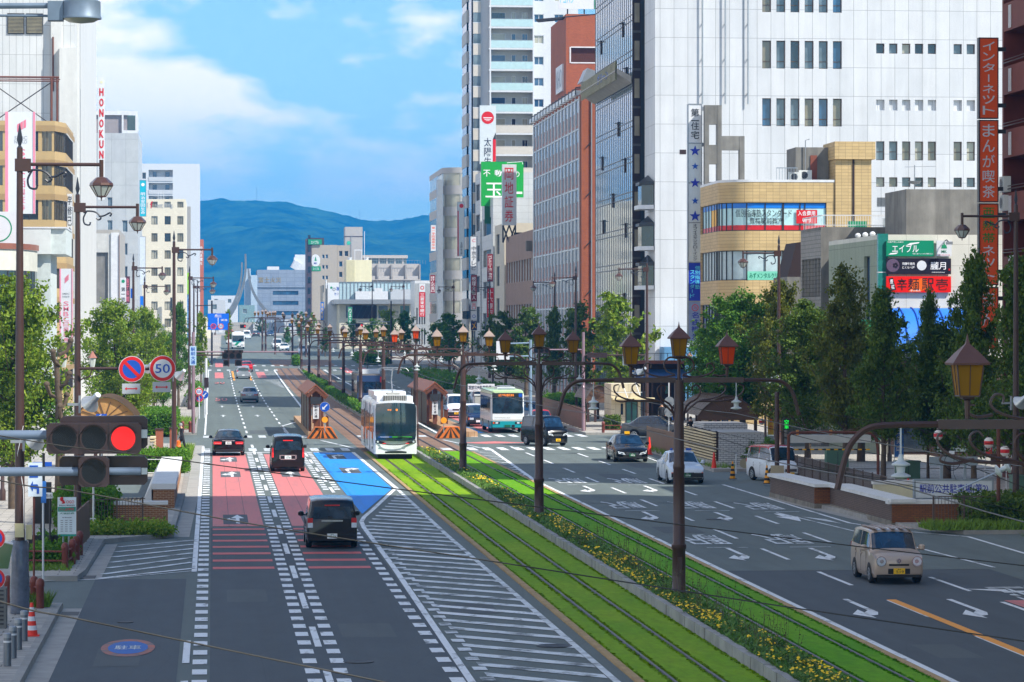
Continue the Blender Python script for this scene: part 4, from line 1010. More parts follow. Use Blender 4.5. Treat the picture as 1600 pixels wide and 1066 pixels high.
vsign('pale hanging sign with red characters below the narrow red sign',736,745,473,484,424.4,WHITE,'窓口',TXR);vsign('small white hanging sign with a blue wave',736,745,486,500,424.2,WHITE,'',TXB,extra=lambda t,W,Hh:(lambda b:(b.ring((W*.5,-.02,Hh*.4),-UY,W*.22,W*.3,14,BLUE),part('emblem',b,t)))(MB()));vsign('small navy square hanging sign with a yellow figure',736,745,502,516,424,M('navy sign face',c(24,40,90),.4),'メ',YEL)
vsign('maroon hanging sign with tiny white characters over the street',761.5,770,397,440,409,MAR,'ペアテニー法律事務所',TXW)
vsign('tall bright red bank sign with white characters over the street',761,771.5,450,496,406,RED,'十六銀行',TXW)
vsign('white and red hanging bank sign at the far right kerb',655,664.5,443,495,560,RED,'三菱東京銀行',TXW,fz=.36,fh=.68,extra=lambda t,W,Hh:(lambda b:(b.box(0,W,-.03,-.005,Hh*.74,Hh,WHITE),b.ring((W*.5,-.04,Hh*.87),-UY,W*.2,W*.32,14,RED),part('emblem_panel',b,t)))(MB()))
# ================================================================== left row of buildings
TEX=M('rough pale render',c(196,204,200),.9,var=.14,sc=3,bump=.4);TANW=M('tan wall band',c(190,162,112),.6,var=.05,streak=.06);TAND=M('tan sloped band',c(164,136,92),.6,var=.05)
# white rendered corner building with a canopy block, curved glass shop front below
bt,ff=shell('corner_building','pale rough rendered corner building with an overhanging roof block',-14.3,-12.6,252,262,14.6,TEX,{},par=.3)
b=MB();b.box(-5.5,1.75,-.6,10,13.0,15.0,M('pale render smooth',c(208,212,208),.8,var=.06));b.box(1.75,2.9,-.4,10,13.0,15.0,TEX);b.box(-5.5,2.95,-.65,10,15.0,15.12,FR_W);part('overhang',b,bt)
b=MB();b.box(-3.2,-.01,1,9,0,13,M('dark red brick',c(112,52,46),.7));part('core',b,bt)
BRR=M('brown roof edge',c(136,84,64),.5);SHOPG=glass('shop glass',c(56,76,80),.08,.3)
t=thing('glass_pavilion','low pavilion with a curved glass front and a brown roof edge behind the near trees','building',(-22,243,0));b=MB()
pl=[(0,0),(5.2,0)]+[(5.2+3.2*math.sin(a),8-8*math.cos(a))for a in[math.radians(15*i)for i in range(1,7)]]
b.use(SHOPG);planstrip(b,pl,0,11.6);part('glazing',b,t);b=MB();b.use(M('pale fascia',c(200,198,184),.6));planstrip(b,pl,11.6,13.2,.03);b.use(BRR);planstrip(b,pl,13.2,13.65,.15);b.poly([(x,y,13.4)for x,y in pl]+[(0,8,13.4)]);part('roof_edge',b,t)
b=MB();b.use(FR_D);Lq=13.5
def along2(pts,d):
 for(xa,ya),(xb,yb)in zip(pts,pts[1:]):
  l=math.hypot(xb-xa,yb-ya)
  if d<=l:return xa+(xb-xa)*d/l,ya+(yb-ya)*d/l
  d-=l
 return pts[-1]
for d in[0,1.7,3.4,5.1,6,6.9,7.8,8.7,9.6,10.5,11.4,12.4]:x,y=along2(pl,d);b.box(x-.05,x+.05,y-.08,y+.02,0,11.6)
for z in(2.5,4.6,6.7,8.7,10.2):b.use(FR_D);planstrip(b,pl,z,z+.1,.04)
part('mullions',b,t)
a,bq=at(-30,383,249),at(35,331,249)
hsign('white roof billboard with a pale green ring on the corner building',a.x,bq.x,a.z,bq.z,249,WHITE,[('麺',.94,.56,.1,.42,M('teal lettering',c(20,130,120),.5))],thick=.4,extra=lambda t,W,Hh:(lambda b:(b.ring((W*.42,-.02,Hh*.5),-UY,.95,1.05,30,GREEN),b.disc((W*.42,-.015,Hh*.5),-UY,.95,30,WHITE),part('emblem',b,t)))(MB()),legs=lambda b,W,Hh:[b.box(x,x+.15,.1,.35,-.6,0,DARK)for x in(.4,1.5,2.6)])
# tan building with chamfered corner
t=thing('office_building','tan banded office with an angled corner on the left row','building',(-24,275,0));HB=24.9
plan=[(0,0),(10.6,0),(11.4,3),(11.4,18)];prev=0;FLH=2.93
b=MB();b.use(TANW);wz=[(1.8+FLH*j,3.5+FLH*j)for j in range(8)]
for z0,z1 in wz+[(HB,HB)]:
 b.use(TANW);planstrip(b,plan,prev+(.5 if prev else 0),z0)
 if prev:b.use(TAND);planstrip(b,plan,prev,prev+.5,.12)
 prev=z1
b.poly([(x,y,HB)for x,y in plan]+[(0,18,HB)],CONC);b.quad((0,0,0),(0,18,0),(0,18,HB),(0,0,HB));part('wall',b,t)
for z0,z1 in wz:
 b=MB();b.use(G_BLIND);planstrip(b,[(0,.1),(10.6,.1),(11.35,3),(11.4,18)],z0,z1,-.1);b.use(TANW)
 for x0,x1 in((.2,1.2),(3.4,4.4),(6.2,7.6),(9.2,9.5),(10.35,10.6)):b.box(x0,x1,-.01,.18,z0,z1)
 b.use(G_DARK);b.box(4.4,6.2,.02,.08,z0,z1);b.box(7.6,9.2,.02,.08,z0,z1);b.use(FR_D)
 for x in(5.3,8.4,9.9):b.box(x,x+.07,-.02,.1,z0,z1)
 for k in range(6):x,y=10.6+.8*k/5.5,3*k/5.5;b.box(x-.03,x+.06,y-.03,y+.06,z0,z1)
 for k in range(8):b.box(11.36,11.44,3.5+k*1.8,3.6+k*1.8,z0,z1)
 part('window_band',b,t)
PKE=M('sign pink edge',c(226,138,160),.45,var=.05)
def smb(t,W,Hh):
 b=MB();b.box(0,W*.1,-.04,-.005,0,Hh,PKE);b.box(W*.93,W,-.04,-.005,0,Hh,PKE);b.use(TXP)
 for k in range(3):x=W*(.4+.105*k);z=Hh*(.80+.018*k);b.poly([(x,-.02,z),(x+W*.085,-.02,z+Hh*.012),(x+W*.085,-.02,z+Hh*.09),(x,-.02,z+Hh*.075)])
 part('emblem',b,t)
GRT2=M('grey sign lettering',c(150,156,160),.5,var=0)
pxsign('tall white sign with pink edges and pale red letters on the tan office',8,55,175,334,268,WHITE,[('SMBC',.52,.745,.42,.035,GRT2),('NIKKO',.52,.705,.42,.035,GRT2),('|SMBC日興証券',.55,.33,.24,.62,TXP)],thick=.5,extra=smb)
pxsign('shorter white sign with pink edges lower on the tan office corner',93,113.5,420,535,271,WHITE,[('SMBC',.5,.66,.56,.025,GRT2),('日興証券',.5,.62,.56,.025,GRT2),('|SMBC日興証券',.5,.28,.4,.56,TXP)],thick=.5,extra=smb)
pxsign('white hanging sign with black characters beside the tan office',105,113,303,372,279,WHITE,[('|学修己会',.5,.5,.8,.94,TXK)],thick=.3)
# big white building with the tall letter sign
WPL=tiled('white narrow panels',c(212,213,211),c(204,206,204),c(162,163,162),.62,2.7,.022,0,.6,.1,.05);WRN=M('white weathered render',c(214,214,209),.7,var=.05,streak=.14)
bt,ff=shell('department_store','tall weathered white building carrying the vertical red letter sign',-30,-12.6,297,351,50,WPL,{'E':([],G_DARK,None,0,0,WRN)})
b=MB();b.box(16.0,17.6,-1.2,-.005,0,33,WRN);b.box(15.2,16.2,-.5,-.004,0,36,WRN);b.box(17.41,17.6,4,6,0,50,WRN);part('pilaster',b,bt)
lv=M('sooty louvre',c(150,142,116),.7,var=.3,sc=1.2)
for x in(11.2,12.9):
 b=MB();b.box(x,x+1.55,-.1,0,34.3,36.2,FR_D)
 for k in range(14):b.box(x+.08,x+1.47,-.16,-.1,34.4+k*.125,34.46+k*.125,lv)
 part('louvre',b,bt)
b=MB();b.tube([(17.45,9,0),(17.45,9,44)],.05,6,FR_B);b.tube([(17.45,10,0),(17.45,10,30)],.04,6,GREY);b.tube([(15.4,-.6,29),(15.4,-.6,34)],.08,6,RUST);part('drainpipe',b,bt)
t=thing('steel_scaffold','rusty steel sign frame standing on the tan office roof against the white building','frame',(-24,283,24.9));b=MB();RS=RUST
for x in(0,4.6,9.9,10.4):b.tube([(x,0,0),(x,0,4.4)],.07,5,RS);b.tube([(x,1.8,0),(x,1.8,4.4)],.05,5,RS)
b.tube([(0,0,4.35),(10.6,0,4.35)],.09,5,RS);b.tube([(0,0,4.0),(10.6,0,4.0)],.06,5,RS);b.tube([(0,1.8,4.3),(10.6,1.8,4.3)],.05,5,RS)
for x0,x1 in((0,4.6),(4.6,9.9)):b.tube([(x0,0,.2),(x1,0,3.9)],.05,5,FR_D);b.tube([(x0,0,3.9),(x1,0,.2)],.05,5,FR_D)
b.box(-.5,10.4,.3,1.4,.0,.3,RS);part('frame',b,t)
a,bq=at(153.5,312,351.5),at(163.5,122,351.5)
hsign('tall white projecting sign with red angular letters down the white building',a.x,bq.x,a.z,bq.z,351.5,WHITE,[],thick=.3,extra=lambda t,W,Hh:(lambda b:([b.text(ch,(W*.5+dx_,-.02-.004*q_,Hh*(1-(138+16.3*i-122+6)/190)+dz_),UX,UZ,(.07 if ch=='I' else W*.6),.82,TXR)for i,ch in enumerate('HONOKUNI')for q_,(dx_,dz_)in enumerate(((-.03,0),(.03,0),(0,.03),(0,-.03)))],b.disc((W*.5,-.02,Hh*.965),-UY,W*.3,4,M('pale ring',c(216,214,180),.5)),part('lettering',b,t)))(MB()))
# grey building
GW=tiled('grey panel wall',c(186,190,190),c(180,184,186),c(150,154,156),2.4,3.9,.03,0,.6,.08)
bt,ff=shell('office_building','plain grey panel building with a rounded balcony on top',-19.6,-12.5,545,575,37,GW,{'S':([(1.9,2.75,3.9*j+1.2,3.9*j+3.2)for j in range(7)]+[(4.4,5.3,3.9*j+1.2,3.9*j+3.2)for j in range(3,6)],G_GREY,FR_W,0,0)})
b=MB();b.box(0,5.2,1,9,37,41,M('mauve grey wall',c(150,142,142),.7));b.box(-.2,7.0,.6,1.1,40.6,41.3,FR_W);b.box(4.3,4.6,.6,.9,37,40.6,FR_W);b.box(4.6,7.0,.6,2,37.0,38,FR_W);b.box(6.6,7.0,.6,8,38,40.6,FR_W);b.box(4.8,6.6,1.6,1.7,38,40.6,G_GRN);part('penthouse',b,bt)
bt,ff=shell('shop_building','low stained white building tucked in front of the grey panel building',-16.4,-12.7,440,470,18.8,CONC,{'S':([(.3,2.2,9.2,16.2)],G_GREY,None,0,0,M('stained white',c(206,206,200),.8,streak=.3))},dep=.4)
b=MB();b.box(.25,2.25,.3,.4,9.2,16.2,CONCD);b.box(2.6,3.7,-.2,-.01,0,18.9,FR_W);b.tube([(3.72,-.3,0),(3.72,-.3,18.6)],.05,5,RUST);part('infill_panel',b,bt)
pxsign('small white hanging sign with a green mark above the left trees',188,197,434,472,430,WHITE,[('|第一地',.5,.32,.7,.6,TXK)],thick=.2,extra=lambda t,W,Hh:(lambda b:(b.disc((W*.5,-.02,Hh*.85),-UY,W*.3,12,GREEN),part('emblem',b,t)))(MB()))
pxsign('dark maroon hanging sign above the left trees',196,203,432,474,436,M('dark maroon',c(84,44,52),.5),[('|金子会館',.5,.5,.7,.9,TXP)],thick=.2)
pxsign('little blue hanging sign low beside the dark maroon sign',204,209,451,466,440,BLUE,[],thick=.2)
vsign('cyan vertical sign with white characters in front of the white flats',218.5,228,282,338,520,M('cyan sign face',c(20,178,200),.4),'明治安田生命',TXW,fz=.36,fh=.62,extra=lambda t,W,Hh:(lambda b:(b.disc((W*.5,-.02,Hh*.88),-UY,W*.28,14,TXW),part('emblem',b,t)))(MB()))
vsign('pale blue blank sign beside the cream office',219,227,370,445,560,M('pale blue sign face',c(206,214,226),.4),'',TXW)
vsign('bright blue hanging sign below the pale blank sign',219,224,463,484,555,M('azure sign face',c(14,110,214),.4),'',TXW)
# cream office with lettering, white flats behind
CRM=M('cream wall',c(224,216,192),.7,var=.04,sc=1);CRMT=tiled('cream wall tiles',c(226,218,196),c(222,213,190),c(206,198,176),.6,.4,.01,.5,.7,.04,.04)
hs=[(x0,x0+1.15,3.25*j+.5,3.25*j+2.1)for x0 in(2.1,4.6,7.0)for j in range(9)]
bt,ff=shell('office_building','cream office block with three columns of square windows and roof lettering',-13.6,-5.0,610,640,27.6,CRMT,{'S':(hs,[G_BLIND,G_CURT,G_DARK],FR_D,1,0)})
b=MB();b.text('ril',(.9,-.03,26.9),UX,UZ,1.0,1.0,GRT2);b.text('f',(2.1,-.03,27.0),UX,UZ,.5,1.3,TXR);b.text('ront',(3.5,-.03,26.8),UX,UZ,1.5,.8,GRT2);b.text('Bldg.',(5.4,-.03,26.8),UX,UZ,1.7,1.1,GRT2);part('lettering',b,bt)
b=MB()
for k in range(3):b.tube([(3.4+k*.5,.3,28),(3.4+k*.5,.3,29.4)],.05,5,FR_W)
part('roof_pipes',b,bt)
vsign('lime green and blue vertical sign beside the cream office',292.5,296.5,426,460,606,M('lime sign face',c(150,210,40),.4),'',TXW);vsign('white and blue vertical sign below the lime green sign',292.5,296.5,460,540,606.5,M('blue stripe sign',c(120,170,220),.4),'富士通',BLUE)
pxsign('dark narrow display sign on the cream office front',266,269,465,486,606,DARK,[],thick=.3)
FW=M('flats white',c(200,205,210),.6,var=.03);FG=M('flats grey',c(186,190,194),.6,var=.04)
bt,ff=shell('apartment_tower','white block of flats with recessed balconies behind the cream office',-15.8,-2.8,720,745,38.6,FW,{'S':(grid(1.6,0,1,5.4,.6,2.9,13,2.3)+grid(.2,0,1,.8,.9,2.9,13,1.4),G_GREY,None,0,0)},dep=1.4)
for j in range(13):
 z=.6+2.9*j;b=MB();b.box(1.5,7.1,1.3,1.38,z,z+2.3,FG);b.box(2.5,3.4,1.2,1.3,z+.1,z+1.9,G_BLUE);b.box(5.3,6.2,1.2,1.3,z+.1,z+1.9,G_BLUE);b.box(1.6,7.0,-.12,-.02,z-.2,z+.72,FG);b.box(3.6,4.6,.2,.6,z,z+.5,AIRC);b.box(.1,1.1,1.3,1.38,z+.2,z+1.9,G_BLUE);part('balcony',b,bt)
b=MB();b.box(9.1,11.0,-.06,-.005,0,29.5,M('taupe stripe',c(158,154,148),.6));part('wall_stripe',b,bt)
bt,ff=shell('brown_block','narrow orange brown block with a vertical inscription beyond the white flats',-3.0,-2.0,742,760,22,M('terracotta wall',c(170,92,62),.6),{})
b=MB();b.vtext('中日新聞社',(.5,-.06,21),UX,UZ,.5,.9,TXW);part('lettering',b,bt)
# ================================================================== far end of the street
zb=5.6
def far(name,label,px0,px1,pyt,Y,m,dy=18,faces=None,**k):
 a,q=at(px0,520,Y),at(px1,pyt,Y)
 return shell(name,label,a.x,q.x,Y,Y+dy,q.z-zg(Y),m,faces or{},z0=zg(Y),**k)+(q.x-a.x,q.z-zg(Y))
STG=tiled('blue grey granite',c(136,148,164),c(128,140,158),c(104,116,132),2.4,1.2,.04,0);STL=M('light blue grey wall',c(168,186,200),.6)
bt,ff,W,Hh=far('insurance_office','blue grey granite office with three window strips and gold lettering at the street end',402,481,425,950,STG,30,{'S':([(4.6,12.2,4.8+3.0*j,6.0+3.0*j)for j in range(3)],G_BLUE,FR_D,7,0)},par=.6)
b=MB();[b.text(ch,(1.1+1.75*i,-.1,Hh-2.4),UX,UZ,1.5,1.6,M('gold lettering',c(170,150,104),.4,.5))for i,ch in enumerate('富士火災')];part('lettering',b,bt);b=MB();b.box(-1.9,0,-.4,10,0,Hh-1,STL);b.box(0,W,-.3,-.01,Hh-4.6,Hh-4.2,STG);b.box(3,6.5,2,8,Hh,Hh+1.6,FR_W);b.box(-3.6,-1.9,3,30,0,Hh+1,STL);part('side_wing',b,bt)
# steel arch sculpture
ARM=M('weathered stainless arch',c(150,152,154),.3,.8,var=.15,sc=.3)
t=thing('arch_sculpture','tall curved steel arch sculpture with three sweeping ribs above the street end','sculpture',tuple(at(384,512,890)))
o=at(384,512,890)
for pts,r0,r1 in(([(383.5,397),(383.8,420),(381,440),(375,462),(366,482),(352,504)],.6,1.6),([(378,410),(377.5,430),(374,450),(366,472),(354,492),(340,508)],.5,1.3),([(388,420),(389.5,436),(394,452),(403,470),(418,488),(440,505)],.6,1.5)):
 cp=[at(a_,b_,890)-o for a_,b_ in pts];sm=[]
 for i in range(len(cp)-1):
  for k in range(5):
   p0,p1,p2,p3=cp[max(i-1,0)],cp[i],cp[i+1],cp[min(i+2,len(cp)-1)];u=k/5
   sm.append(.5*(2*p1+(p2-p0)*u+(2*p0-5*p1+4*p2-p3)*u*u+(3*p1-p0-3*p2+p3)*u**3))
 sm.append(cp[-1]);n=len(sm);b=MB();b.tube(sm,[r0*.55+(r1-r0)*.45*i/n for i in range(n)],4,ARM);part('rib',b,t)
HBG=M('hotel beige',c(168,158,144),.7,var=.04);HDK=M('hotel dark column',c(70,58,66),.6)
bt,ff,W,Hh=far('hotel','beige hotel slab with a dark window column and green emblems',487,527,386,820,HBG,20,{'S':([(x,x+.6,3.0+2.7*j,4.0+2.7*j)for x in(2.7,3.6)for j in range(7)],G_BLUE,FR_W,0,0)})
b=MB();b.box(-1.3,-.01,-.3,12,0,Hh+2.2,HDK);b.box(-.3,3.3,3,9,Hh,Hh+2.4,HDK)
for j in range(9):b.box(-1.0,-.3,-.34,-.3,2+2.7*j,3.6+2.7*j,G_DARK)
part('stair_column',b,bt)
b=MB();b.box(-.9,2.6,-.5,-.31,Hh+.6,Hh+1.9,GREEN);b.text('エイブル',(.8,-.52,Hh+1.2),UX,UZ,2,.8,TXW);b.disc((1.0,-.05,Hh-3.5),-UY,1.2,16,WHITE,ry=1.6);b.box(-.1,2.3,-.08,-.02,Hh-6.2,Hh-5,GREEN);b.text('エイブル',(1.1,-.1,Hh-5.6),UX,UZ,1.6,.7,TXW);b.poly([(.7,-.08,Hh-3.6),(1.3,-.08,Hh-3.6),(1.0,-.08,Hh-2.4)],GREEN);b.text('MK',(1,-.08,Hh-4.2),UX,UZ,.8,.5,TXB);part('emblem_sign',b,bt)
bt,ff,W,Hh=far('hotel_wing','beige hotel wing with corner windows between the slab and the grey tower',527.2,546,386.5,822,HBG,16,{'S':([(.4,1.3,.9+2.7*j,2.3+2.7*j)for j in range(8)]+[(1.8,2.8,.9+2.7*j,2.3+2.7*j)for j in range(8)],[G_BLUE,G_DARK],FR_W,0,0)})
TWG=M('tower grey',c(170,166,162),.7,var=.05)
bt,ff,W,Hh=far('stair_tower','grey lift tower with a green emblem rising over the far flats',539.5,566.5,356,836,TWG,9,par=.2)
b=MB();b.box(-.06,W+.06,-.06,9.1,Hh-2.4,Hh-2.2,HDK);b.disc((.9,-.08,Hh-4),-UY,.55,6,M('mint emblem',c(60,180,150),.5));b.vtext('ホテル豊橋',(.9,-.05,Hh-5.4),UX,UZ,.7,.9,GRT2);b.tube([(1.6,-.2,2),(1.6,-.2,Hh-2)],.06,5,GREY);part('emblem',b,bt)
FLW=M('far flats grey',c(184,178,172),.7,var=.05)
bt,ff,W,Hh=far('apartment_building','wide grey flats with four tiers of balconies in front of the hill',566.8,655,413,845,FLW,16,{'S':([(x,x+1.6,z,z+1.8)for x in(.6,3.4,5.2,7.5,9.4,11.5,13.3)for z in(1.0,3.7,6.4,9.1,11.8)],[G_BLUE,G_DARK,G_GREY],FR_W,1,0)},par=.1)
for j in range(6):
 z=.4+2.7*j;b=MB();b.box(-.1,W+.2,-1.4,-.01,z,z+.2,FLW)
 for k in range(4):b.box(.3+k*3.8,3.2+k*3.8,-1.4,-1.3,z+.2,z+1.1,FLW)
 part('balcony',b,bt)
b=MB()
for k in range(5):b.box(-.1+k*3.75,.3+k*3.75,-1.2,-.02,0,Hh-.1,M('flats fin',c(150,146,142),.7))
b.box(-1,W-3,.5,14,Hh+1.6,Hh+2.4,FLW);b.box(0,W-3.3,1.2,13,Hh,Hh+1.6,G_GREY)
for k in range(6):b.box(k*2.1,.4+k*2.1,1.0,1.3,Hh,Hh+1.6,FLW)
for k in range(24):b.box(k*.72,k*.72+.05,-1.2,-1.15,Hh,Hh+1.0,GALV)
b.box(0,W,-1.22,-1.14,Hh+.98,Hh+1.04,GALV);part('top_storey',b,bt)
bt,ff,W,Hh=far('cream_block','blank cream block with rooftop tanks in front of the far flats',541,581,407,765,M('cream render',c(224,216,178),.7,var=.04,streak=.08),14,par=.1)
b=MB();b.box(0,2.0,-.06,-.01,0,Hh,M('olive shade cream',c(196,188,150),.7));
for x in(.9,5.0):b.lathe((x,3,Hh),[(.5,0),(.5,.6),(.6,.62),(.6,.75)],12,FR_W)
for x in(2.1,3.7,4.4):b.tube([(x,1,Hh),(x,1,Hh+(7 if x>4 else 2.6))],.07,5,FR_W)
b.box(1.9,3.9,1,1.1,Hh+2.4,Hh+2.6,FR_W);part('roof_tank',b,bt)
bt,ff,W,Hh=far('hearing_aid_shop','white end wall with blue lettering above the lantern posts',512,550,443,600,M('white shop wall',c(216,219,222),.6,var=.03),14,par=.15)
b=MB();b.text('補聴器',(3.0,-.03,Hh-1.0),UX,UZ,2.8,.8,BLUE);b.text('センター',(2.1,-.03,Hh-1.95),UX,UZ,1.7,.55,BLUE);b.disc((.7,-.03,Hh-.8),-UY,.22,10,GREEN);b.ring((1.2,-.03,Hh-1.1),-UY,.18,.3,14,GREY);part('lettering',b,bt)
b=MB();b.box(-.9,-.01,.3,14,0,Hh-.3,CONC);b.tube([(-.3,-.1,Hh-1),(-.3,-.1,Hh+.6)],.12,5,FR_W);part('side_wall',b,bt)
vsign('blue and yellow hanging sign on the white shop with blue lettering',501,506,472,500,598,M('azure sign face',c(14,110,214),.4),'通信教育',TXY)
t=thing('bank_building','low pale bank with a glass screen on its wide flat roof','building',(tuple(at(531,540,585)[:2])+(zg(585),)));W=at(650,500,585).x-at(531,500,585).x;b=MB();q=lambda py:at(590,py,585).z-zg(585)
b.box(0,W,2,20,0,q(475),M('pale bank wall',c(206,200,180),.7));part('wall',b,t)
for k in range(6):b=MB();b.box(1.2+k*2.0,2.9+k*2.0,1.9,1.98,q(497),q(478),[G_GREY,G_CURT,G_GRN][k%3]);b.box(1.2+k*2.0,2.9+k*2.0,1.86,1.9,q(488),q(487),FR_D);part('window',b,t)
b=MB();b.box(-1,W+.3,0,20,q(475),q(468),GREY);part('roof',b,t)
b=MB();b.box(0,W,4,4.05,q(468),q(440),M('pale glass screen',c(176,200,206),.2,var=.1))
for k in range(20):b.box(k*W/20,k*W/20+.1,3.9,4.0,q(468),q(440),GREY)
b.box(0,W,3.88,4.02,q(441),q(440),GREY);part('glass_screen',b,t)
b=MB();b.box(3,9,3.0,3.8,q(468),q(455),FR_W);b.box(6.5,8,3,3.8,q(455),q(450),FR_W);b.box(9.5,W-.4,3.2,3.8,q(468),q(452),FG);part('roof_plant',b,t)
b=MB();[b.tube([(2.2+k,1.5,q(498)),(3.2+k,1.5,q(478))],.09,5,DARK)for k in range(4)];b.box(2,6.8,1.7,1.85,q(498),q(477),VOID);part('dark_bay',b,t)
vsign('white and green vertical sign by the low bank',544,550,480,510,582,GREEN,'りそな',TXW);pxsign('teal panel sign beyond the far right trees',633,638,495,516,575,M('teal sign face',c(60,150,130),.5),[],thick=.3)
bt,ff,W,Hh=far('slit_window_building','white and grey building with tall slit windows behind the red bank sign',648,673,443,566,FR_W,12,{'S':([(x,x+.22,z,z+2.9)for x in(.3,.75,1.2,1.65)for z in(1.2,4.8)],G_DARK,None,0,0,M('grey mosaic',c(160,164,166),.6))},dep=.3)
# white letter sign and small buildings at the street end
t=thing('rooftop_letter','huge white letter P sign standing on a roof at the street end','sign',tuple(at(461,424,1000)));b=MB();b.use(FR_W);s_=1000/F;b.box(0,18*s_,.5,3,0,26*s_,WHITE);b.text('P',(4*s_,-.3,12*s_),UX,UZ,12*s_,19*s_,WHITE)
b2=MB();b2.ring((3.4*s_,-.5,14*s_),-UY,2.6*s_,6.2*s_,18,FR_W);b2.tube([(-1*s_,-.5,3*s_),(5*s_,-.5,14*s_)],1.6,6,FR_W);part('letter',b2,t);part('backing',b,t)
for i,(p0,p1,pt,Y,m,lb)in enumerate(((325,352,470,800,FG,'low pale grey shop with a flat roof left of the arch sculpture'),(330,372,463,1050,FW,'distant white roofs seen through the arch sculpture'),(374,398,478,930,M('teal grey wall',c(120,148,150),.6),'teal grey two storey block under the arch sculpture'),(352,396,513,860,CONC,'blank pale wall closing the end of the street'),(396,420,517,855,WHITE,'white garage front right of the blank wall at the street end'),(350,470,505,1010,GREY,'long flat bluish roof behind the blank wall'),(420,445,511,850,FG,'small grey shop with a blue panel at the street end'),(445,500,500,900,FG,'low grey building behind the far lantern posts'),(313,330,497,700,CRM,'cream low house at the left kerb far down the street'),(610,660,486,640,FG,'low grey building behind the far right trees'))):
 a,q=at(p0,520,Y),at(p1,pt,Y);z0=zg(Y);W=q.x-a.x;Hh=max(2.5,q.z-z0)
 n=max(1,int(W/3));shell('distant_building',lb,a.x,q.x,Y,Y+14,Hh,m,{'S':([(1+W*k/n,1+W*k/n+1.2,Hh-2.2,Hh-.9)for k in range(n)if 2.4+W*k/n<W]if i not in(3,5)else[],[G_BLUE,G_GREY],FR_W,0,0)},z0=z0,par=.2)
pxsign('green and yellow shop sign at the end of the street',420,425.5,518,526,848,M('lime sign face',c(150,210,40),.4),[('店',.3,.5,.4,.7,TXR)],thick=.3);pxsign('small blue and white panel left of the green and yellow shop sign',411,417.5,520,526,848,WHITE,[('0',.5,.5,.4,.8,BLUE)],thick=.3)
# radio masts on the hill
for i,(px,p0,p1,lb)in enumerate(((401,293,314,'thin radio mast on the summit of the hill'),(562,330,352,'thin radio mast with short arms over the saddle of the hill'),(557,338,351,'shorter radio mast left of the saddle mast on the hill'))):
 a=at(px,p1,5400);t=thing('radio_mast',lb,'mast',tuple(a));b=MB();hh=(p1-p0)*5400/F;b.tube([(0,0,-8),(0,0,hh)],.5,4,GREY);b.build('mast',t);b=MB();b.tube([(-2,0,hh*.8),(2,0,hh*.8)],.35,4,GREY);b.build('crossarm',t)
# ================================================================== trees and plants
def leafmat(name,a,b):
 m,p=newmat(name);L=m.node_tree.links
 g_=nod(m,'ShaderNodeNewGeometry');mx=nod(m,'ShaderNodeMixRGB');mx.inputs[1].default_value=a;mx.inputs[2].default_value=b
 L.new(g_.outputs['Random Per Island'],mx.inputs[0])
 o=scaled(m,mx.outputs[0],noi(m,(.9,.9,.9),2),.72,1.25)
 L.new(o,p.inputs['Base Color']);p.inputs['Roughness'].default_value=.55;p.inputs['Specular IOR Level'].default_value=.25
 tr=nod(m,'ShaderNodeBsdfTranslucent');L.new(o,tr.inputs[0]);ms=nod(m,'ShaderNodeMixShader');ms.inputs[0].default_value=.28
 out=[n for n in m.node_tree.nodes if n.type=='OUTPUT_MATERIAL'][0]
 L.new(p.outputs[0],ms.inputs[1]);L.new(tr.outputs[0],ms.inputs[2]);L.new(ms.outputs[0],out.inputs[0])
 MATS[name]=m
 return m
LFY=leafmat('yellow green leaves',c(94,128,28),c(140,158,46));LFG=leafmat('green leaves',c(62,108,30),c(100,136,42));LFD=leafmat('deep green leaves',c(62,94,28),c(106,126,44))
LFO=leafmat('olive leaves',c(84,100,32),c(116,118,40));HEDGE=leafmat('hedge leaves',c(72,124,28),c(110,150,40))
BARK=M('bark',c(92,78,64),.9,var=.3,sc=6,bump=.5)
def leaf_quads(mb,rnd,ctr,n,sig,ls):
 for _ in range(n):
  p=ctr+Vector((rnd.gauss(0,sig),rnd.gauss(0,sig),rnd.gauss(0,sig*.8)))
  nn=(Vector((rnd.gauss(0,1),rnd.gauss(0,1),rnd.gauss(.5,.8)))).normalized()
  a=nn.orthogonal().normalized();t=rnd.random()*6.28;b=nn.cross(a);a,b=a*math.cos(t)+b*math.sin(t),b*math.cos(t)-a*math.sin(t)
  s=ls*rnd.uniform(.7,1.35)
  mb.add([p-a*s,p+b*s*.6+nn*s*.15,p+a*s,p-b*s*.6+nn*s*.15],[(0,1,2,3)])
TV={}
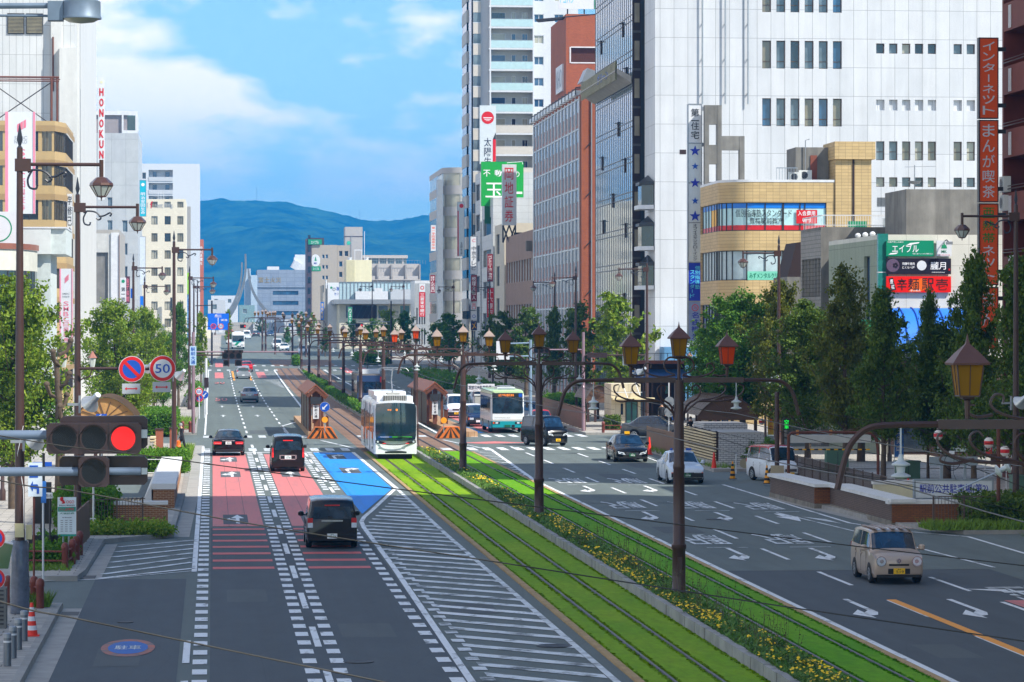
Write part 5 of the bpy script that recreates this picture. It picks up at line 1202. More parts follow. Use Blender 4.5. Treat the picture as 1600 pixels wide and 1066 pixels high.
def tree_variant(seed,shape,nclump,nleaf,ls,mat):
 """crown and trunk meshes of a street tree about 9 m tall"""
 key=(seed,shape,nclump,nleaf,ls,mat.name)
 if key in TV:return TV[key]
 rnd=random.Random(seed);cr=MB();cr.use(mat);tr=MB();tr.use(BARK)
 tr.tube([(0,0,-.1),(.03,.02,1.5),(-.05,.04,3.5),(.06,-.03,6),(0,0,8.4)],[.2,.16,.13,.08,.025],8)
 z0=2.1
 nl_=max(18,nclump//5)
 def env(v):
  if shape=='cone':return 2.0*(1-v)**.72*(.5+.5*min(1,v*4))+.22
  if shape=='oval':return 2.1*math.sin(math.pi*min(1,.14+.83*v))**.65+.1
  return 1.45*(1-v)**.5*(.65+.35*min(1,v*6))+.15
 for i in range(nl_):
  v=((i+rnd.random())/nl_)**.9;z=z0+(8.8-z0)*v;th=i*2.4+rnd.gauss(0,.5);L_=env(v)*rnd.choice((.45,.7,.9,1.0,1.15,1.5));up=L_*rnd.uniform(.25,.75)
  base=Vector((0,0,max(1.7,z-up-.25)));tip=Vector((math.cos(th)*L_,math.sin(th)*L_,min(9.15,z+up*.45)));mid=base.lerp(tip,.5)+Vector((0,0,-.1*L_))
  tr.tube([base,mid,tip],[.06*(1.15-v),.04*(1.15-v),.012],5)
  for k in range(5):
   u=.3+.72*(k+rnd.random()*.6)/5;p=base.lerp(tip,u)+Vector((rnd.gauss(0,.2),rnd.gauss(0,.2),rnd.gauss(.05,.16)));sg=rnd.uniform(.12,.34)*(1.15-.45*v)
   leaf_quads(cr,rnd,p,int(nleaf*rnd.uniform(.35,1.55)),sg,ls*rnd.uniform(.75,1.1))
  if rnd.random()<.5:leaf_quads(cr,rnd,tip+Vector((math.cos(th)*.2,math.sin(th)*.2,.18)),int(nleaf*.3),.13,ls)
 for k in range(5):leaf_quads(cr,rnd,Vector((rnd.gauss(0,.12),rnd.gauss(0,.12),8.3+.2*k)),int(nleaf*.5),.16,ls)
 a,b=cr.build('crown',smooth=0),tr.build('trunk',smooth=60);TV[key]=(a.data,b.data)
 bpy.data.objects.remove(a);bpy.data.objects.remove(b)
 return TV[key]
def tree(label,x,y,top,wd,mat,shape='oval',seed=1,name='street_tree',dens=1,near=True,group=None,z=None):
 nc,nl,ls=(300 if shape=='oval' else 195,88,.09)if near else(130,32,.18)
 cm,tm=tree_variant(seed,shape,int(nc*dens),nl,ls,mat);z=(zg(y)+.12)if z is None else z
 t=thing(name,label,'tree',(x,y,z),random.uniform(0,6.28),group)
 s=(top-z)/9.2;sx=wd/4.2
 for nm,me in(('crown',cm),('trunk',tm)):
  o=bpy.data.objects.new(nm,me);COL.objects.link(o);o.parent=t;o.scale=(sx,sx,s)
 return t
def ptree(label,px,pyt,Y,wpx,mat,shape,seed,near=True,dens=1):
 p=at(px,pyt,Y);return tree(label,p.x,Y,p.z,wpx*Y/F,mat,shape,seed,near=near,dens=dens,group='street trees along the avenue')
ptree('big yellow green street tree behind the nearest left lamp post, cut by the picture edge',20,432,128,156,LFY,'oval',1)
ptree('broad sunlit street tree behind the no parking sign',180,470,190,100,LFY,'oval',2)
ptree('narrower sunlit street tree right behind the broad one, left row',228,482,235,62,LFY,'oval',3)
ptree('pointed dark green street tree before the cream office',279,474,285,50,LFG,'cone',4)
ptree('slim yellowish street tree left of the blue road sign',314,488,360,30,LFY,'slim',5,False)
ptree('slim sunlit tree just right of the blue road sign',357,484,600,20,LFY,'slim',3,False)
ptree('dark small tree below the cream office corner',255,520,250,46,LFG,'oval',6)
for lb,px,py,Y,wp,mt,sh,sd in(
 ('bright leafy tree beside the pylon of stacked signs, right row',1160,456,197,128,LFG,'oval',7),('dull green tree behind the tall right lamp post',1222,440,182,92,LFO,'oval',8),
 ('pointed olive tree in front of the grey facade tiles',1320,416,160,112,LFO,'cone',9),('dark pointed tree left of the blue awning',1380,450,147,104,LFD,'cone',10),
 ('small topped dark tree in front of the blue awning',1450,452,150,60,LFD,'slim',11),('tall dark tree beside the orange vertical sign',1522,394,131,118,LFD,'cone',12),
 ('darkest tree cut by the right edge of the picture',1596,398,125,142,LFD,'cone',13),('low dark tree between the tall right lamp post and the stair canopy',1262,470,172,120,LFD,'oval',14),
 ('leafy green tree left of the pylon of stacked signs',1110,505,206,76,LFG,'oval',15),('broad dark tree low behind the nearest arm of the tram poles',1345,505,168,150,LFD,'oval',16),('dark broad tree behind the car park sign',1480,505,150,150,LFD,'oval',18)):ptree(lb,px,py,Y,wp,mt,sh,sd)
for lb,px,py,Y,wp,mt,sh,sd in(
 ('yellow green sunlit tree standing alone before the dark glass building',964,460,255,92,LFY,'oval',1),('dark tree before the bare brick wall',905,474,285,66,LFD,'oval',2),('dark narrow tree before the lattice building',865,480,300,50,LFD,'slim',5),('dark round tree at the foot of the lattice building',822,482,325,66,LFD,'oval',6),
 ('dark tree left of the round one at the lattice building',790,488,345,58,LFD,'oval',8),('small dark tree below the red bank sign',770,500,372,42,LFD,'oval',14),('dark tree before the warm grey rounded office',702,490,420,58,LFG,'oval',15),('small dark tree at the left foot of the warm grey office',681,505,445,40,LFG,'oval',3),
 ('sunlit tree in front of the low bank, right of the dark post',632,486,470,34,LFG,'oval',4),('sunlit tree in front of the low bank, left of the dark post',607,484,480,36,LFY,'oval',7),('low green tree beneath the dark bay of the low bank',583,498,500,30,LFG,'oval',9),('little green tree beside the white shop wall',552,500,540,22,LFG,'oval',2),
 ('round tree before the blue grey granite office, left of two',470,488,640,22,LFG,'oval',1),('round tree before the blue grey granite office, right of two',487,489,655,16,LFY,'oval',6),('small tree under the right foot of the arch sculpture',409,496,760,18,LFD,'oval',8),('dark conical tree behind the far lantern posts',508,512,520,20,LFD,'cone',10),('olive treetop behind the low grey shop at the street end',336,490,760,30,LFO,'oval',3),('small tree by the far left kerb',449,511,600,18,LFG,'slim',5)):ptree(lb,px,py,Y,wp,mt,sh,sd,False)
# a hard pruned bare tree
t=thing('pruned_tree','hard pruned bare tree with knobbly stubs and few leaves by the second lamp post','tree',(-5.6,118,.15));b=MB();rnd=random.Random(5)
b.tube([(0,0,0),(.05,0,2.5),(0,0,4.6),(-.1,0,6.0)],[.2,.17,.13,.09],8,BARK)
for k in range(9):
 z=3.0+k*.4;a=k*2.4;e=Vector((math.cos(a)*.45,math.sin(a)*.3,z+.5));b.tube([(0,0,z),(e.x*.7,e.y,z+.15),e],[.08,.07,.09],6);b.lathe(tuple(e),[(.05,-.08),(.12,0),(.1,.1),(.02,.14)],7)
part('trunk',b,t,60);b=MB();b.use(LFG)
for k in range(16):leaf_quads(b,rnd,Vector((rnd.uniform(-.4,.4),rnd.uniform(-.3,.3),rnd.uniform(2.6,6.4))),16,.12,.08)
part('leaves',b,t)
# hedges and shrubs
def hedge(label,x0,x1,y0,y1,h,n,z=.12,mat=HEDGE,name='hedge',cat='hedge',rag=.06,ls=.07):
 t=thing(name,label,cat,((x0+x1)/2,(y0+y1)/2,zg(y0)+z));rnd=random.Random(int(x0*13+y0));b=MB();hx,hy=(x1-x0)/2,(y1-y0)/2
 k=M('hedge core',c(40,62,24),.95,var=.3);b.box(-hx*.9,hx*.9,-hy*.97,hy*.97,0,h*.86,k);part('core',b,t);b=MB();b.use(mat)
 for _ in range(n):
  f=rnd.choice('TTTSSEW');x,y,zz=rnd.uniform(-hx,hx),rnd.uniform(-hy,hy),rnd.uniform(.03,h)
  if f=='T':zz=h+rnd.gauss(0,rag)
  elif f=='S':y=-hy+rnd.gauss(0,rag)
  elif f=='E':x=hx+rnd.gauss(0,rag)
  else:x=-hx+rnd.gauss(0,rag)
  leaf_quads(b,rnd,Vector((x,y,zz)),3,.05,ls)
 part('foliage',b,t);return t
hedge('long clipped hedge between the brown tracks beyond the tram stop',12.05,12.55,222,268,.75,2600,.1);hedge('far part of the long clipped hedge in the track median',12.05,12.55,270,340,.75,2600,.1,ls=.1);hedge('farthest part of the long clipped hedge in the track median',12.05,12.6,342,440,.9,2600,.1,ls=.12)
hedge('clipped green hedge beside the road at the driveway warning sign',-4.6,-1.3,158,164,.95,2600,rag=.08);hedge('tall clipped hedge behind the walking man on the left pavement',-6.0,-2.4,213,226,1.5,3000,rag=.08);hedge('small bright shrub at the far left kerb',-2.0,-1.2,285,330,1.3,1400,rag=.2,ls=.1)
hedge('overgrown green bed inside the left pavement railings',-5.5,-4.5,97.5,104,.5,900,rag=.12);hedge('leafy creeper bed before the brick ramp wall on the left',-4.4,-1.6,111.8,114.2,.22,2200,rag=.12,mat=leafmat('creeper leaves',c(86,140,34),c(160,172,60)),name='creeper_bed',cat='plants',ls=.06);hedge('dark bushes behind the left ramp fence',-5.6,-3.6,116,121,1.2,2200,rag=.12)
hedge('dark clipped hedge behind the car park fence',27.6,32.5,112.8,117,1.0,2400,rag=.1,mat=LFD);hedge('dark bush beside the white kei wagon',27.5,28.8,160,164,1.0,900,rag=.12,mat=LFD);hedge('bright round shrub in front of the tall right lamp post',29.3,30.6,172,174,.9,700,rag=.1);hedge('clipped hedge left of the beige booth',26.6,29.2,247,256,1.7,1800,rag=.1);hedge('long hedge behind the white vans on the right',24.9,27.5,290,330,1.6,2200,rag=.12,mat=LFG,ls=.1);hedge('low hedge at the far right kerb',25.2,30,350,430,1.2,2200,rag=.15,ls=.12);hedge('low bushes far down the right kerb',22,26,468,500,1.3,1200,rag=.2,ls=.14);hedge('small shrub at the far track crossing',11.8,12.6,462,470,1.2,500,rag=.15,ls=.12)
hedge('little dark hedge before the beige booth',27.3,28.2,219.5,221,.9,500,rag=.06,mat=LFD)
def tufts(x0,x1,y0,y1,n,hts,mat,z=.15):
 b=MB();b.use(mat);rnd=random.Random(int(y0*7+x0))
 for _ in range(n):
  x,y=rnd.uniform(x0,x1),rnd.uniform(y0,y1);h=rnd.uniform(*hts);t=rnd.random()*6.28;r=.03
  b.add([(x-r*math.cos(t),y-r*math.sin(t),z),(x+r*math.cos(t),y+r*math.sin(t),z),(x+rnd.gauss(0,h*.4),y+rnd.gauss(0,h*.4),z+h)],[(0,1,2)])
 return tag(b.build('weeds',smooth=0),kind='stuff')
WD1=M('weeds',c(108,140,40),.8,var=.4,sc=3)
tufts(-5.6,-4.2,95.5,104,1600,(.05,.25),WD1);tufts(-4.9,-4.2,83.2,84.2,500,(.1,.45),WD1);tufts(25.4,31,111.3,113.2,3500,(.1,.4),WD1);tufts(-2.2,-1.1,174,192,1800,(.1,.4),WD1);tufts(25.4,26.6,161,188,1800,(.1,.35),WD1,.1);tufts(-3.0,-1.25,224,250,1500,(.1,.4),WD1);tufts(27.8,33,104,108,1800,(.1,.4),WD1)
# flower bed of the median
FLL=leafmat('flower leaves',c(72,118,42),c(112,146,60));FLY=M('yellow petals',c(248,206,8),.6,var=.08);FLS=M('dry stems',c(84,82,48),.8,var=.3)
b=MB();rnd=random.Random(3)
def yden():return 62/(1-rnd.random()*.665)
b.use(FLL)
for _ in range(24000):
 y=yden();x=rnd.uniform(11.72,12.78);k=.5+.5*noise.noise((x*1.5,y*.5,1));zz=.2+rnd.random()**.6*(.05+.16*k);s=rnd.uniform(.03,.06)*(1+y*.004)
 t=rnd.random()*6.28;a=Vector((math.cos(t),math.sin(t),rnd.uniform(-.2,.9)))*s;q=Vector((-math.sin(t),math.cos(t),rnd.uniform(-.3,.3)))*s*.45;p=Vector((x,y,zz));b.add([p-q,p+q,p+a*2],[(0,1,2)])
tag(b.build('flower_foliage',smooth=0),kind='stuff')
b=MB();b.use(FLY)
for _ in range(3600):
 y=yden();x=rnd.uniform(11.74,12.76)
 k=noise.noise((x*.9+4,y*.16,7))+.55*noise.noise((x*3,y*.6,2))
 if k<rnd.uniform(-.15,.4):continue
 zz=.27+rnd.random()*.16;r_=rnd.uniform(.018,.034)*(1+y*.003);nx,ny=rnd.gauss(0,.35),rnd.gauss(-.25,.35)
 b.disc((x,y,zz),(nx,ny,1),r_,6)
tag(b.build('yellow_flowers',smooth=0),kind='stuff')
b=MB()
for y0 in(70,77.5,83.2,90,96,103):
 for _ in range(26):
  x,y=rnd.uniform(11.9,12.9),y0+rnd.gauss(0,.9);p=Vector((x,y,.2));e=p+Vector((rnd.gauss(0,.12),rnd.gauss(0,.12),rnd.uniform(.5,.95)));b.tube([p,e],[.006,.004],3,FLS)
  for _k in range(6):b.use(FLS);leaf_quads(b,rnd,p.lerp(e,rnd.uniform(.45,1)),1,.05,.022)
tag(b.build('dry_stalks',smooth=0),kind='stuff')
# ================================================================== tram poles with lanterns
AMB=leafmat('amber lantern glass',c(168,122,4),c(138,98,2));AMO=leafmat('sunlit lantern glass',c(240,82,10),c(224,70,8));ROOF=M('lantern roof brown',c(94,62,54),.5,var=.1,sc=4);ROOFP=M('lantern roof pale',c(150,132,122),.5,var=.12,sc=4)  # orange tone stands in for sunlight shining through the amber glass
PORC=M('insulator porcelain',c(190,198,198),.3,var=.1)
def lantern_parts(o,base,gl,roof):
 """square lantern standing on base (x, z); gl = glass material"""
 x,y,z=base
 b=MB();b.cyl((x,y,z-.32),(x,y,z),.035,.05,8,BROWN);b.lathe((x,y,z-.05),[(.05,0),(.12,.03),(.13,.06)],4,BROWN,math.pi/4);b.build('stem',o)
 L_=MB();a,q=.145,.2;L_.use(gl);L_.add([(x+s*a,y+t*a,z+.02)for s,t in((-1,-1),(1,-1),(1,1),(-1,1))]+[(x+s*q,y+t*q,z+.5)for s,t in((-1,-1),(1,-1),(1,1),(-1,1))],[(i,(i+1)%4,4+(i+1)%4,4+i)for i in range(4)])
 lo=L_.build('lantern',o,smooth=0)
 b=MB();
 for s,t in((-1,-1),(1,-1),(1,1),(-1,1)):b.tube([(x+s*a,y+t*a,z+.01),(x+s*q,y+t*q,z+.5)],.014,4,BROWN)
 b.tube([(x,y-a-.004,z+.02),(x,y-q-.004,z+.5)],.008,4);b.tube([(x-a-.004,y,z+.02),(x-q-.004,y,z+.5)],.008,4)
 for r_,zz in((a,z+.02),(q,z+.5)):b.tube([(x-r_,y-r_,zz),(x+r_,y-r_,zz),(x+r_,y+r_,zz),(x-r_,y+r_,zz),(x-r_,y-r_,zz)],.016,4)
 b.build('lantern_frame',lo)
 b=MB();b.lathe((x,y,z+.5),[(.38,-.02),(.39,.01),(.22,.16),(.07,.27),(.045,.29),(.02,.36),(.006,.44)],4,roof,math.pi/4);b.build('lantern_roof',lo,smooth=0)
def smooth_path(pts,n=6):
 pts=[Vector(p)for p in pts];out=[]
 for i in range(len(pts)-1):
  p0,p1,p2,p3=pts[max(i-1,0)],pts[i],pts[i+1],pts[min(i+2,len(pts)-1)]
  for k in range(n):u=k/n;out.append(.5*(2*p1+(p2-p0)*u+(2*p0-5*p1+4*p2-p3)*u*u+(3*p1-p0-3*p2+p3)*u**3))
 return out+[pts[-1]]
SCR=[[(.1,.05),(.45,.0),(.8,.08),(.95,.22),(.88,.36),(.76,.34),(.76,.24)],[(.05,.5),(.26,.52),(.4,.36),(.33,.16),(.1,.07)],[(.92,.06),(1.15,.03),(1.3,.1),(1.28,.2),(1.18,.2)],
 [(.12,-1.0),(.22,-.62),(.5,-.42),(.58,-.2),(.48,-.08),(.36,-.13),(.38,-.24)],[(.16,-.82),(.5,-.52),(.95,-.42),(1.2,-.28),(1.26,-.12),(1.15,-.04),(1.06,-.12)],[(.55,-.5),(1.1,-.5),(1.5,-.42),(1.72,-.26),(1.74,-.1),(1.62,-.06)],[(1.2,-.46),(1.5,-.52),(1.7,-.48),(1.68,-.38)]]
def tram_pole(label,y,glasses,full=True,roof=None):
 ARM=5.98;t=thing('tram_pole',label,'tram pole',(12.42,y,zg(y)+.2 if y<186 else zg(y)),0,'tram poles with lanterns');z0=-t.location.z+zg(y)
 b=MB();b.lathe((0,0,0),[(.235,0),(.235,.06),(.185,.12),(.175,1.25),(.2,1.28),(.2,1.38),(.165,1.42),(.15,3.4),(.16,3.42),(.16,3.5),(.145,3.55),(.125,ARM+z0)],12 if full else 8,BROWN)
 if full:b.box(-.06,.06,-.2,-.16,.55,1.05,BROWN)
 b.build('pole',t)
 A_=ARM+z0;b=MB();b.use(BROWN)
 for s in(-1,1):
  b.box(*sorted((.1*s,1.75*s)),-.05,.05,A_-.07,A_+.07);
  pth=[(1.75*s,0,A_),(2.5*s,0,A_-.01),(2.8*s,0,A_-.06),(3.0*s,0,A_-.22),(3.12*s,0,A_-.45),(3.25*s,0,A_-.95)]
  b.tube(smooth_path(pth,4),.052,6)
 b.build('arm',t)
 if full or y<240:
  for s in(-1,1):
   b=MB();b.use(BROWN)
   for i,p in enumerate(SCR):q=smooth_path([(x*s,0,A_+.08+z if z>-.02 else A_-.06+z)for x,z in p],5 if full else 2);n=len(q);b.tube(q,[.027*(1.1-.45*k/n)for k in range(n)],5 if full else 4)
   b.build('scroll',t)
 for(x,z),g_ in zip(((0,A_+.62),(-1.3,A_+.4),(1.3,A_+.4)),glasses):
  lantern_parts(t,(x,0,z),g_,roof or ROOF)
 b=MB();b.cyl((0,0,A_),(0,0,A_+.4),.05,.04,8,BROWN);b.build('pole_top',t)
 for s in(-2.3,1.55):
  b=MB();b.tube([(s,0,A_-.05),(s,0,A_-.45)],.015,5,GALV);b.lathe((s,0,A_-.8),[(.02,0),(.15,.03),(.15,.05),(.06,.09),(.07,.18),(.14,.2),(.14,.22),(.05,.27),(.03,.36)],12,PORC);b.build('insulator',t)
 return t
A3,MX=(AMB,AMB,AMB),None
tram_pole('nearest tram pole, its arm and one lantern reaching in at the right edge',46.3,(AMB,AMB,AMB))
tram_pole('first whole tram pole in the flower bed, its right lantern tinted sunlit orange',84.4,(AMB,AMB,AMO))
tram_pole('second whole tram pole in the flower bed, all three lanterns dull amber',121,(AMB,AMB,AMB))
tram_pole('third whole tram pole, at the far part of the flower bed with pale lantern tops',158,(AMB,AMB,AMB),True,ROOFP)
tram_pole('tram pole hidden behind the white tram with two lanterns tinted sunlit orange',195,(AMO,AMO,AMB),True,ROOFP)
far_p=['sixth tram pole from the viewer, at the tram stop','seventh tram pole, beside the old tram','eighth tram pole, in the near part of the far hedge','ninth tram pole, farther in the hedge','tenth tram pole, before the far crossing','eleventh tram pole, near the end of the hedge','twelfth tram pole, at the far crossing']
for lb,y in zip(far_p,(232,268,303,338,374,411,447)):tram_pole(lb,y,A3,False,ROOFP)
b_=at(415,545,560)
for i,(px,Y,lb)in enumerate(((457,500,'far tram pole right after the far crossing'),(410,560,'far brown twin post at the bend of the tracks, left of two'),(415,565,'far brown twin post at the bend of the tracks, right of two'),(478,520,'far tram pole standing left of the white shop wall'),(430,540,'far tram pole between the bend posts and the crossing'))):
 t=tram_pole(lb,Y,A3,False,ROOFP);t.location.x=at(px,520,Y).x
# ================================================================== street lamps
LGL=M('lamp frosted glass',c(196,204,196),.25,var=.08);IRON=M('dark iron scroll',c(40,46,58),.45,var=.1);LROOF=M('lamp roof brown',c(84,56,48),.3,.2,var=.1,coat=.4)
def make_lamp():
 t=thing('street_lamp','x','street lamp');Hp=11.8
 b=MB();b.lathe((0,0,0),[(.19,0),(.19,.5),(.15,.55),(.13,1.2),(.115,5),(.075,Hp)],10,BROWN);b.build('pole',t)
 b=MB();b.lathe((0,0,Hp),[(.07,0),(.035,.05),(.05,.12),(.075,.2),(.02,.55),(.004,.62)],6,IRON);b.build('finial',t)
 b=MB();b.tube([(0,0,Hp-.42),(2.05,0,Hp-.42)],.045,8,BROWN);b.box(-.12,.28,-.09,.09,Hp-.6,Hp-.28,BROWN);b.tube([(2.05,0,Hp-.3),(2.05,0,Hp-.75)],.055,8);b.build('arm',t)
 b=MB();b.use(IRON)
 for p in([(.2,-.62),(.34,-.56),(.62,-.6),(.8,-.78),(.72,-.86),(.64,-.8)],[(.72,-.74),(.9,-.72),(1.1,-.62),(1.16,-.66),(1.1,-.74)],[(.3,-.58),(.2,-.8),(.24,-1.0),(.4,-1.04),(.44,-.94)]):
  q=smooth_path([(x,0,Hp+z)for x,z in p],5);b.tube(q,.03,5)
 b.build('scroll',t)
 b=MB();b.lathe((2.05,0,Hp-.75),[(.06,.02),(.14,.0),(.29,-.14),(.305,-.2),(.29,-.215)],8,LROOF);hd=b.build('lamp_hood',t,smooth=25)
 b=MB();b.lathe((2.05,0,Hp-1.22),[(.12,0),(.275,.25)],8,LGL);b.build('glass',hd,smooth=0)
 b=MB();b.lathe((2.05,0,Hp-1.24),[(.01,-.1),(.02,-.02),(.125,0),(.125,.03)],8,LROOF)
 for k in range(8):a=k*math.pi/4;b.tube([(2.05+.125*math.cos(a),.125*math.sin(a),Hp-1.22),(2.05+.285*math.cos(a),.285*math.sin(a),Hp-.96)],.014,4)
 b.build('glass_frame',hd)
 return tree_of(t)
LP=make_lamp();first=True
for lb,X,Y,rz in(('nearest left street lamp, its foot wrapped in grey film',-4.85,81.5,0),('second left street lamp, carrying the no parking and fifty signs',-4.62,110.8,0),('third left street lamp, above the driveway warning board',-2.05,173,0),('left street lamp behind the broad sunlit tree',-5.6,229,0),('left street lamp farther behind the sunlit trees',-6.3,300,0),('left street lamp at the street name plate',-1.95,277,0),('left street lamp beyond the street name plate',-2.1,369,0),('farthest left street lamp, by the blue road sign',-1.9,415,0),
 ('street lamp arm reaching in at the far right edge of the picture',29.95,117,math.pi),('tall right street lamp left of the pointed olive tree',31.9,178,math.pi),('right street lamp beside the pylon of stacked signs',31.5,230,math.pi),('right street lamp right of the bare brick wall tree',31.2,273,math.pi),('right street lamp before the lattice building',32.6,303,math.pi),('right street lamp by the red bank sign',34.6,398,math.pi),('right street lamp by the warm grey rounded office',33,436,math.pi),('far right street lamp before the low bank',30,500,math.pi),('farthest right street lamp behind the lantern rows',27,540,math.pi)):
 if first:t=LP[0];t.location=(X,Y,.14);t['label']=lb;t['group']='brown street lamps';first=False
 else:t=dup(LP,(X,Y,zg(Y)+.14),rz,lb,'brown street lamps')
 if 'farther behind' in lb:t.scale=(1,1,.96)
# film wrap, cabinet boxes on the first lamp
WRAP=M('grey plastic film',c(92,100,116),.18,var=.35,sc=5,bump=.6,coat=.5);b=MB();b.lathe((-4.85,81.5,.14),[(.24,.02),(.25,.6),(.23,1.2),(.235,1.8),(.2,1.86)],10,WRAP);tag(b.build('film_wrap'),'shiny grey plastic film wrapped round the foot of the nearest left lamp','film')
t=thing('junction_box','pair of cream junction boxes strapped to the nearest left lamp','box',(-4.85,81.3,2.1));CRMB=M('cream box',c(206,196,150),.6,var=.1)
b=MB();b.box(-.1,.12,-.16,.0,0,.34,CRMB);b.build('box',t,smooth=0);b=MB();b.box(.17,.32,-.05,.1,-.06,.3,CRMB);b.build('box',t,smooth=0);b=MB();b.tube([(.12,0,.2),(.1,.1,1.2),(-.05,.1,2.1),(.1,0,2.8)],.012,4,FR_W);b.build('cable',t)
# small twin lanterns along the pavements
def make_twin():
 t=thing('pavement_lamp','x','lamp');b=MB();b.lathe((0,0,0),[(.13,0),(.13,.4),(.08,.5),(.06,4.4),(.07,4.5),(.01,4.7)],8,BROWN);b.tube([(-.62,0,4.75),(-.5,0,4.45),(0,0,4.3),(.5,0,4.45),(.62,0,4.75)],.03,6);b.build('pole',t)
 for s in(-.62,.62):
  b=MB();b.lathe((s,0,4.8),[(.09,0),(.16,.36)],6,LGL);l=b.build('lantern',t,smooth=0);b=MB();b.lathe((s,0,5.16),[(.21,0),(.1,.14),(.02,.26)],6,M('copper lamp roof',c(160,108,92),.5));b.build('lantern_roof',l,smooth=0)
 return tree_of(t)
TWN=make_twin();first=True
for lb,px,py,Y in(('twin pavement lamp under the bright leafy tree',1196,575,190),('twin pavement lamp glimpsed in the dark trees',1390,580,168),('twin pavement lamp left of the pylon foot',1092,560,215),('twin pavement lamp beside the second left lamp post',122,566,140),('twin pavement lamp half hidden by the big left tree',4,585,134),('twin pavement lamp between the left trees',228,552,255),('twin pavement lamp low behind the no parking sign',240,545,290)):
 a=at(px,py,Y);
 if first:TWN[0].location=(a.x,Y,a.z-5.0);TWN[0]['label']=lb;TWN[0]['group']='small twin pavement lamps';first=False
 else:dup(TWN,(a.x,Y,a.z-5.0),0,lb,'small twin pavement lamps')
for o in bpy.data.objects:
 if o.name.startswith('pavement_lamp'):o.scale.z=(o.location.z+5.0-.14)/5.0;o.location.z=.14
# floodlights clamped to posts
def floodlight(lb,px,py,Y,s=1.0,rz=0):
 p=at(px,py,Y);t=thing('floodlight',lb,'floodlight',tuple(p),rz,'silver floodlights');b=MB();b.X=Matrix.Rotation(math.radians(52),4,'X')@Matrix.Rotation(.5,4,'Y')
 b.lathe((0,0,0),[(.07,.42),(.09,.2),(.2,.04),(.22,0),(.2,-.02)],14,M('silver housing',c(190,196,200),.3,.6,var=.1));b.build('housing',t);b=MB();b.X=Matrix.Rotation(math.radians(52),4,'X')@Matrix.Rotation(.5,4,'Y');b.disc((0,0,-.025),(0,0,-1),.19,16,glass('lens glass',c(120,150,160),.05));b.build('lens',t);b=MB();b.box(-.25,-.2,-.03,.03,-.2,.2,GREY);b.box(-.5,-.2,-.02,.02,-.03,.03,GREY);b.build('bracket',t);t.scale=(s,s,s);return t
floodlight('silver floodlight on the second left lamp post beside the brown arch roof',140,632,110,1.5);floodlight('silver floodlight low on the nearest left lamp post',54,690,81,1.2);floodlight('silver floodlight on the third left lamp post',280,588,172,1.4);floodlight('silver floodlight on the second tram arm behind an amber lantern',1000,583,200,1.4);floodlight('silver floodlight on the tall right lamp post, left of a pair',1206,596,177,1.3);floodlight('silver floodlight on the tall right lamp post, right of a pair',1219,598,177,1.3);floodlight('silver floodlight at the right edge above the nearest tram arm',1592,630,116,1.3);floodlight('silver floodlight behind the fifty sign',229,577,160,1.2)
# grey road lamp in the foreground, top left
t=thing('road_lamp','grey road lamp head on twin arms at the top left of the picture','street lamp',tuple(at(-90,1066,50)[:2])+(0.15,));o=Vector(t.location);STL2=M('weathered grey steel',c(104,122,140),.5,.2,var=.2,sc=3)
L=lambda px,py:at(px,py,50)-o
b=MB();b.cyl((0,0,0),(0,0,L(0,-20).z),.11,.07,12,STL2);b.build('pole',t);b=MB();b.tube([L(-90,10),L(76,9)],.045,8,STL2);b.tube([L(-90,24),L(76,25)],.02,8);b.build('arm',t)
b=MB();p=L(97,33);q=L(75,33);b.box(q.x,p.x+.02,-.13,.13,p.z,L(0,2).z,STL2);ce=L(127,30);b.lathe((ce.x,0,ce.z),[(.29,0),(.315,.0),(.315,.03),(.3,.05),(.3,.27),(.24,.3),(.05,.31)],24,STL2);b.build('lamp_head',t);b=MB();b.lathe((ce.x,0,ce.z-.065),[(.05,0),(.2,.02),(.285,.065)],20,M('lamp cover',c(150,156,140),.2));b.build('diffuser',t)
# ================================================================== traffic signals
SIGB=M('signal housing',c(50,36,38),.45,var=.1,sc=4);LENS=M('dark signal lens',c(14,20,26),.35,var=.2,spec=.25);SRED=M('lit red lens',(.22,.002,.003,1),.5,var=0,spec=.1,emit=.3);SREDF=M('far red lens',c(220,30,30),.4,var=0,emit=.6);ARMG=M('signal arm grey',c(112,128,148),.4,.3,var=.12,sc=3)
def sig_box(b,x0,x1,z0,z1,y0,y1):
 ch=.04;b.prism([(x0+ch,y0,z0),(x1-ch,y0,z0),(x1,y0,z0+ch),(x1,y0,z1-ch),(x1-ch,y0,z1),(x0+ch,y0,z1),(x0,y0,z1-ch),(x0,y0,z0+ch)],(0,y0,0),(0,y1,0),SIGB)
def lens(t,x,z,y,r,m,red=False):
 b=MB();b.disc((x,y-.012,z),-UY,r,28,m);l=b.build('lens',t);b=MB();b.ring((x,y-.016,z),-UY,r,r+.02,28,SIGB)
 N=20
 v=[]
 for i in range(N+1):
  a=math.radians(20+140*i/N);v+=[(x+(r+.015)*math.cos(a),y,z+(r+.015)*math.sin(a)),(x+(r+.02)*math.cos(a),y-.07,z+(r+.02)*math.sin(a))]
 b.use(SIGB);b.add(v,[(2*i,2*i+1,2*i+3,2*i+2)for i in range(N)]);b.build('hood',l)
 if red:
  b=MB();b.use(M('red led',(1,.03,.03,1),.4,var=0,emit=1.3))
  for k in range(1,9):
   for j in range(6*k):a=6.283*j/(6*k)+k*.3;b.disc((x+r*.115*k*math.cos(a),y-.016,z+r*.115*k*math.sin(a)),-UY,.0062,6)
  b.build('led_dots',l)
 else:
  b=MB();b.use(M('unlit led',c(58,66,74),.3,var=0))
  for k in range(1,9):
   for j in range(6*k):a=6.283*j/(6*k)+k*.3;b.disc((x+r*.115*k*math.cos(a),y-.016,z+r*.115*k*math.sin(a)),-UY,.0035,4)
  b.build('led_dots',l)
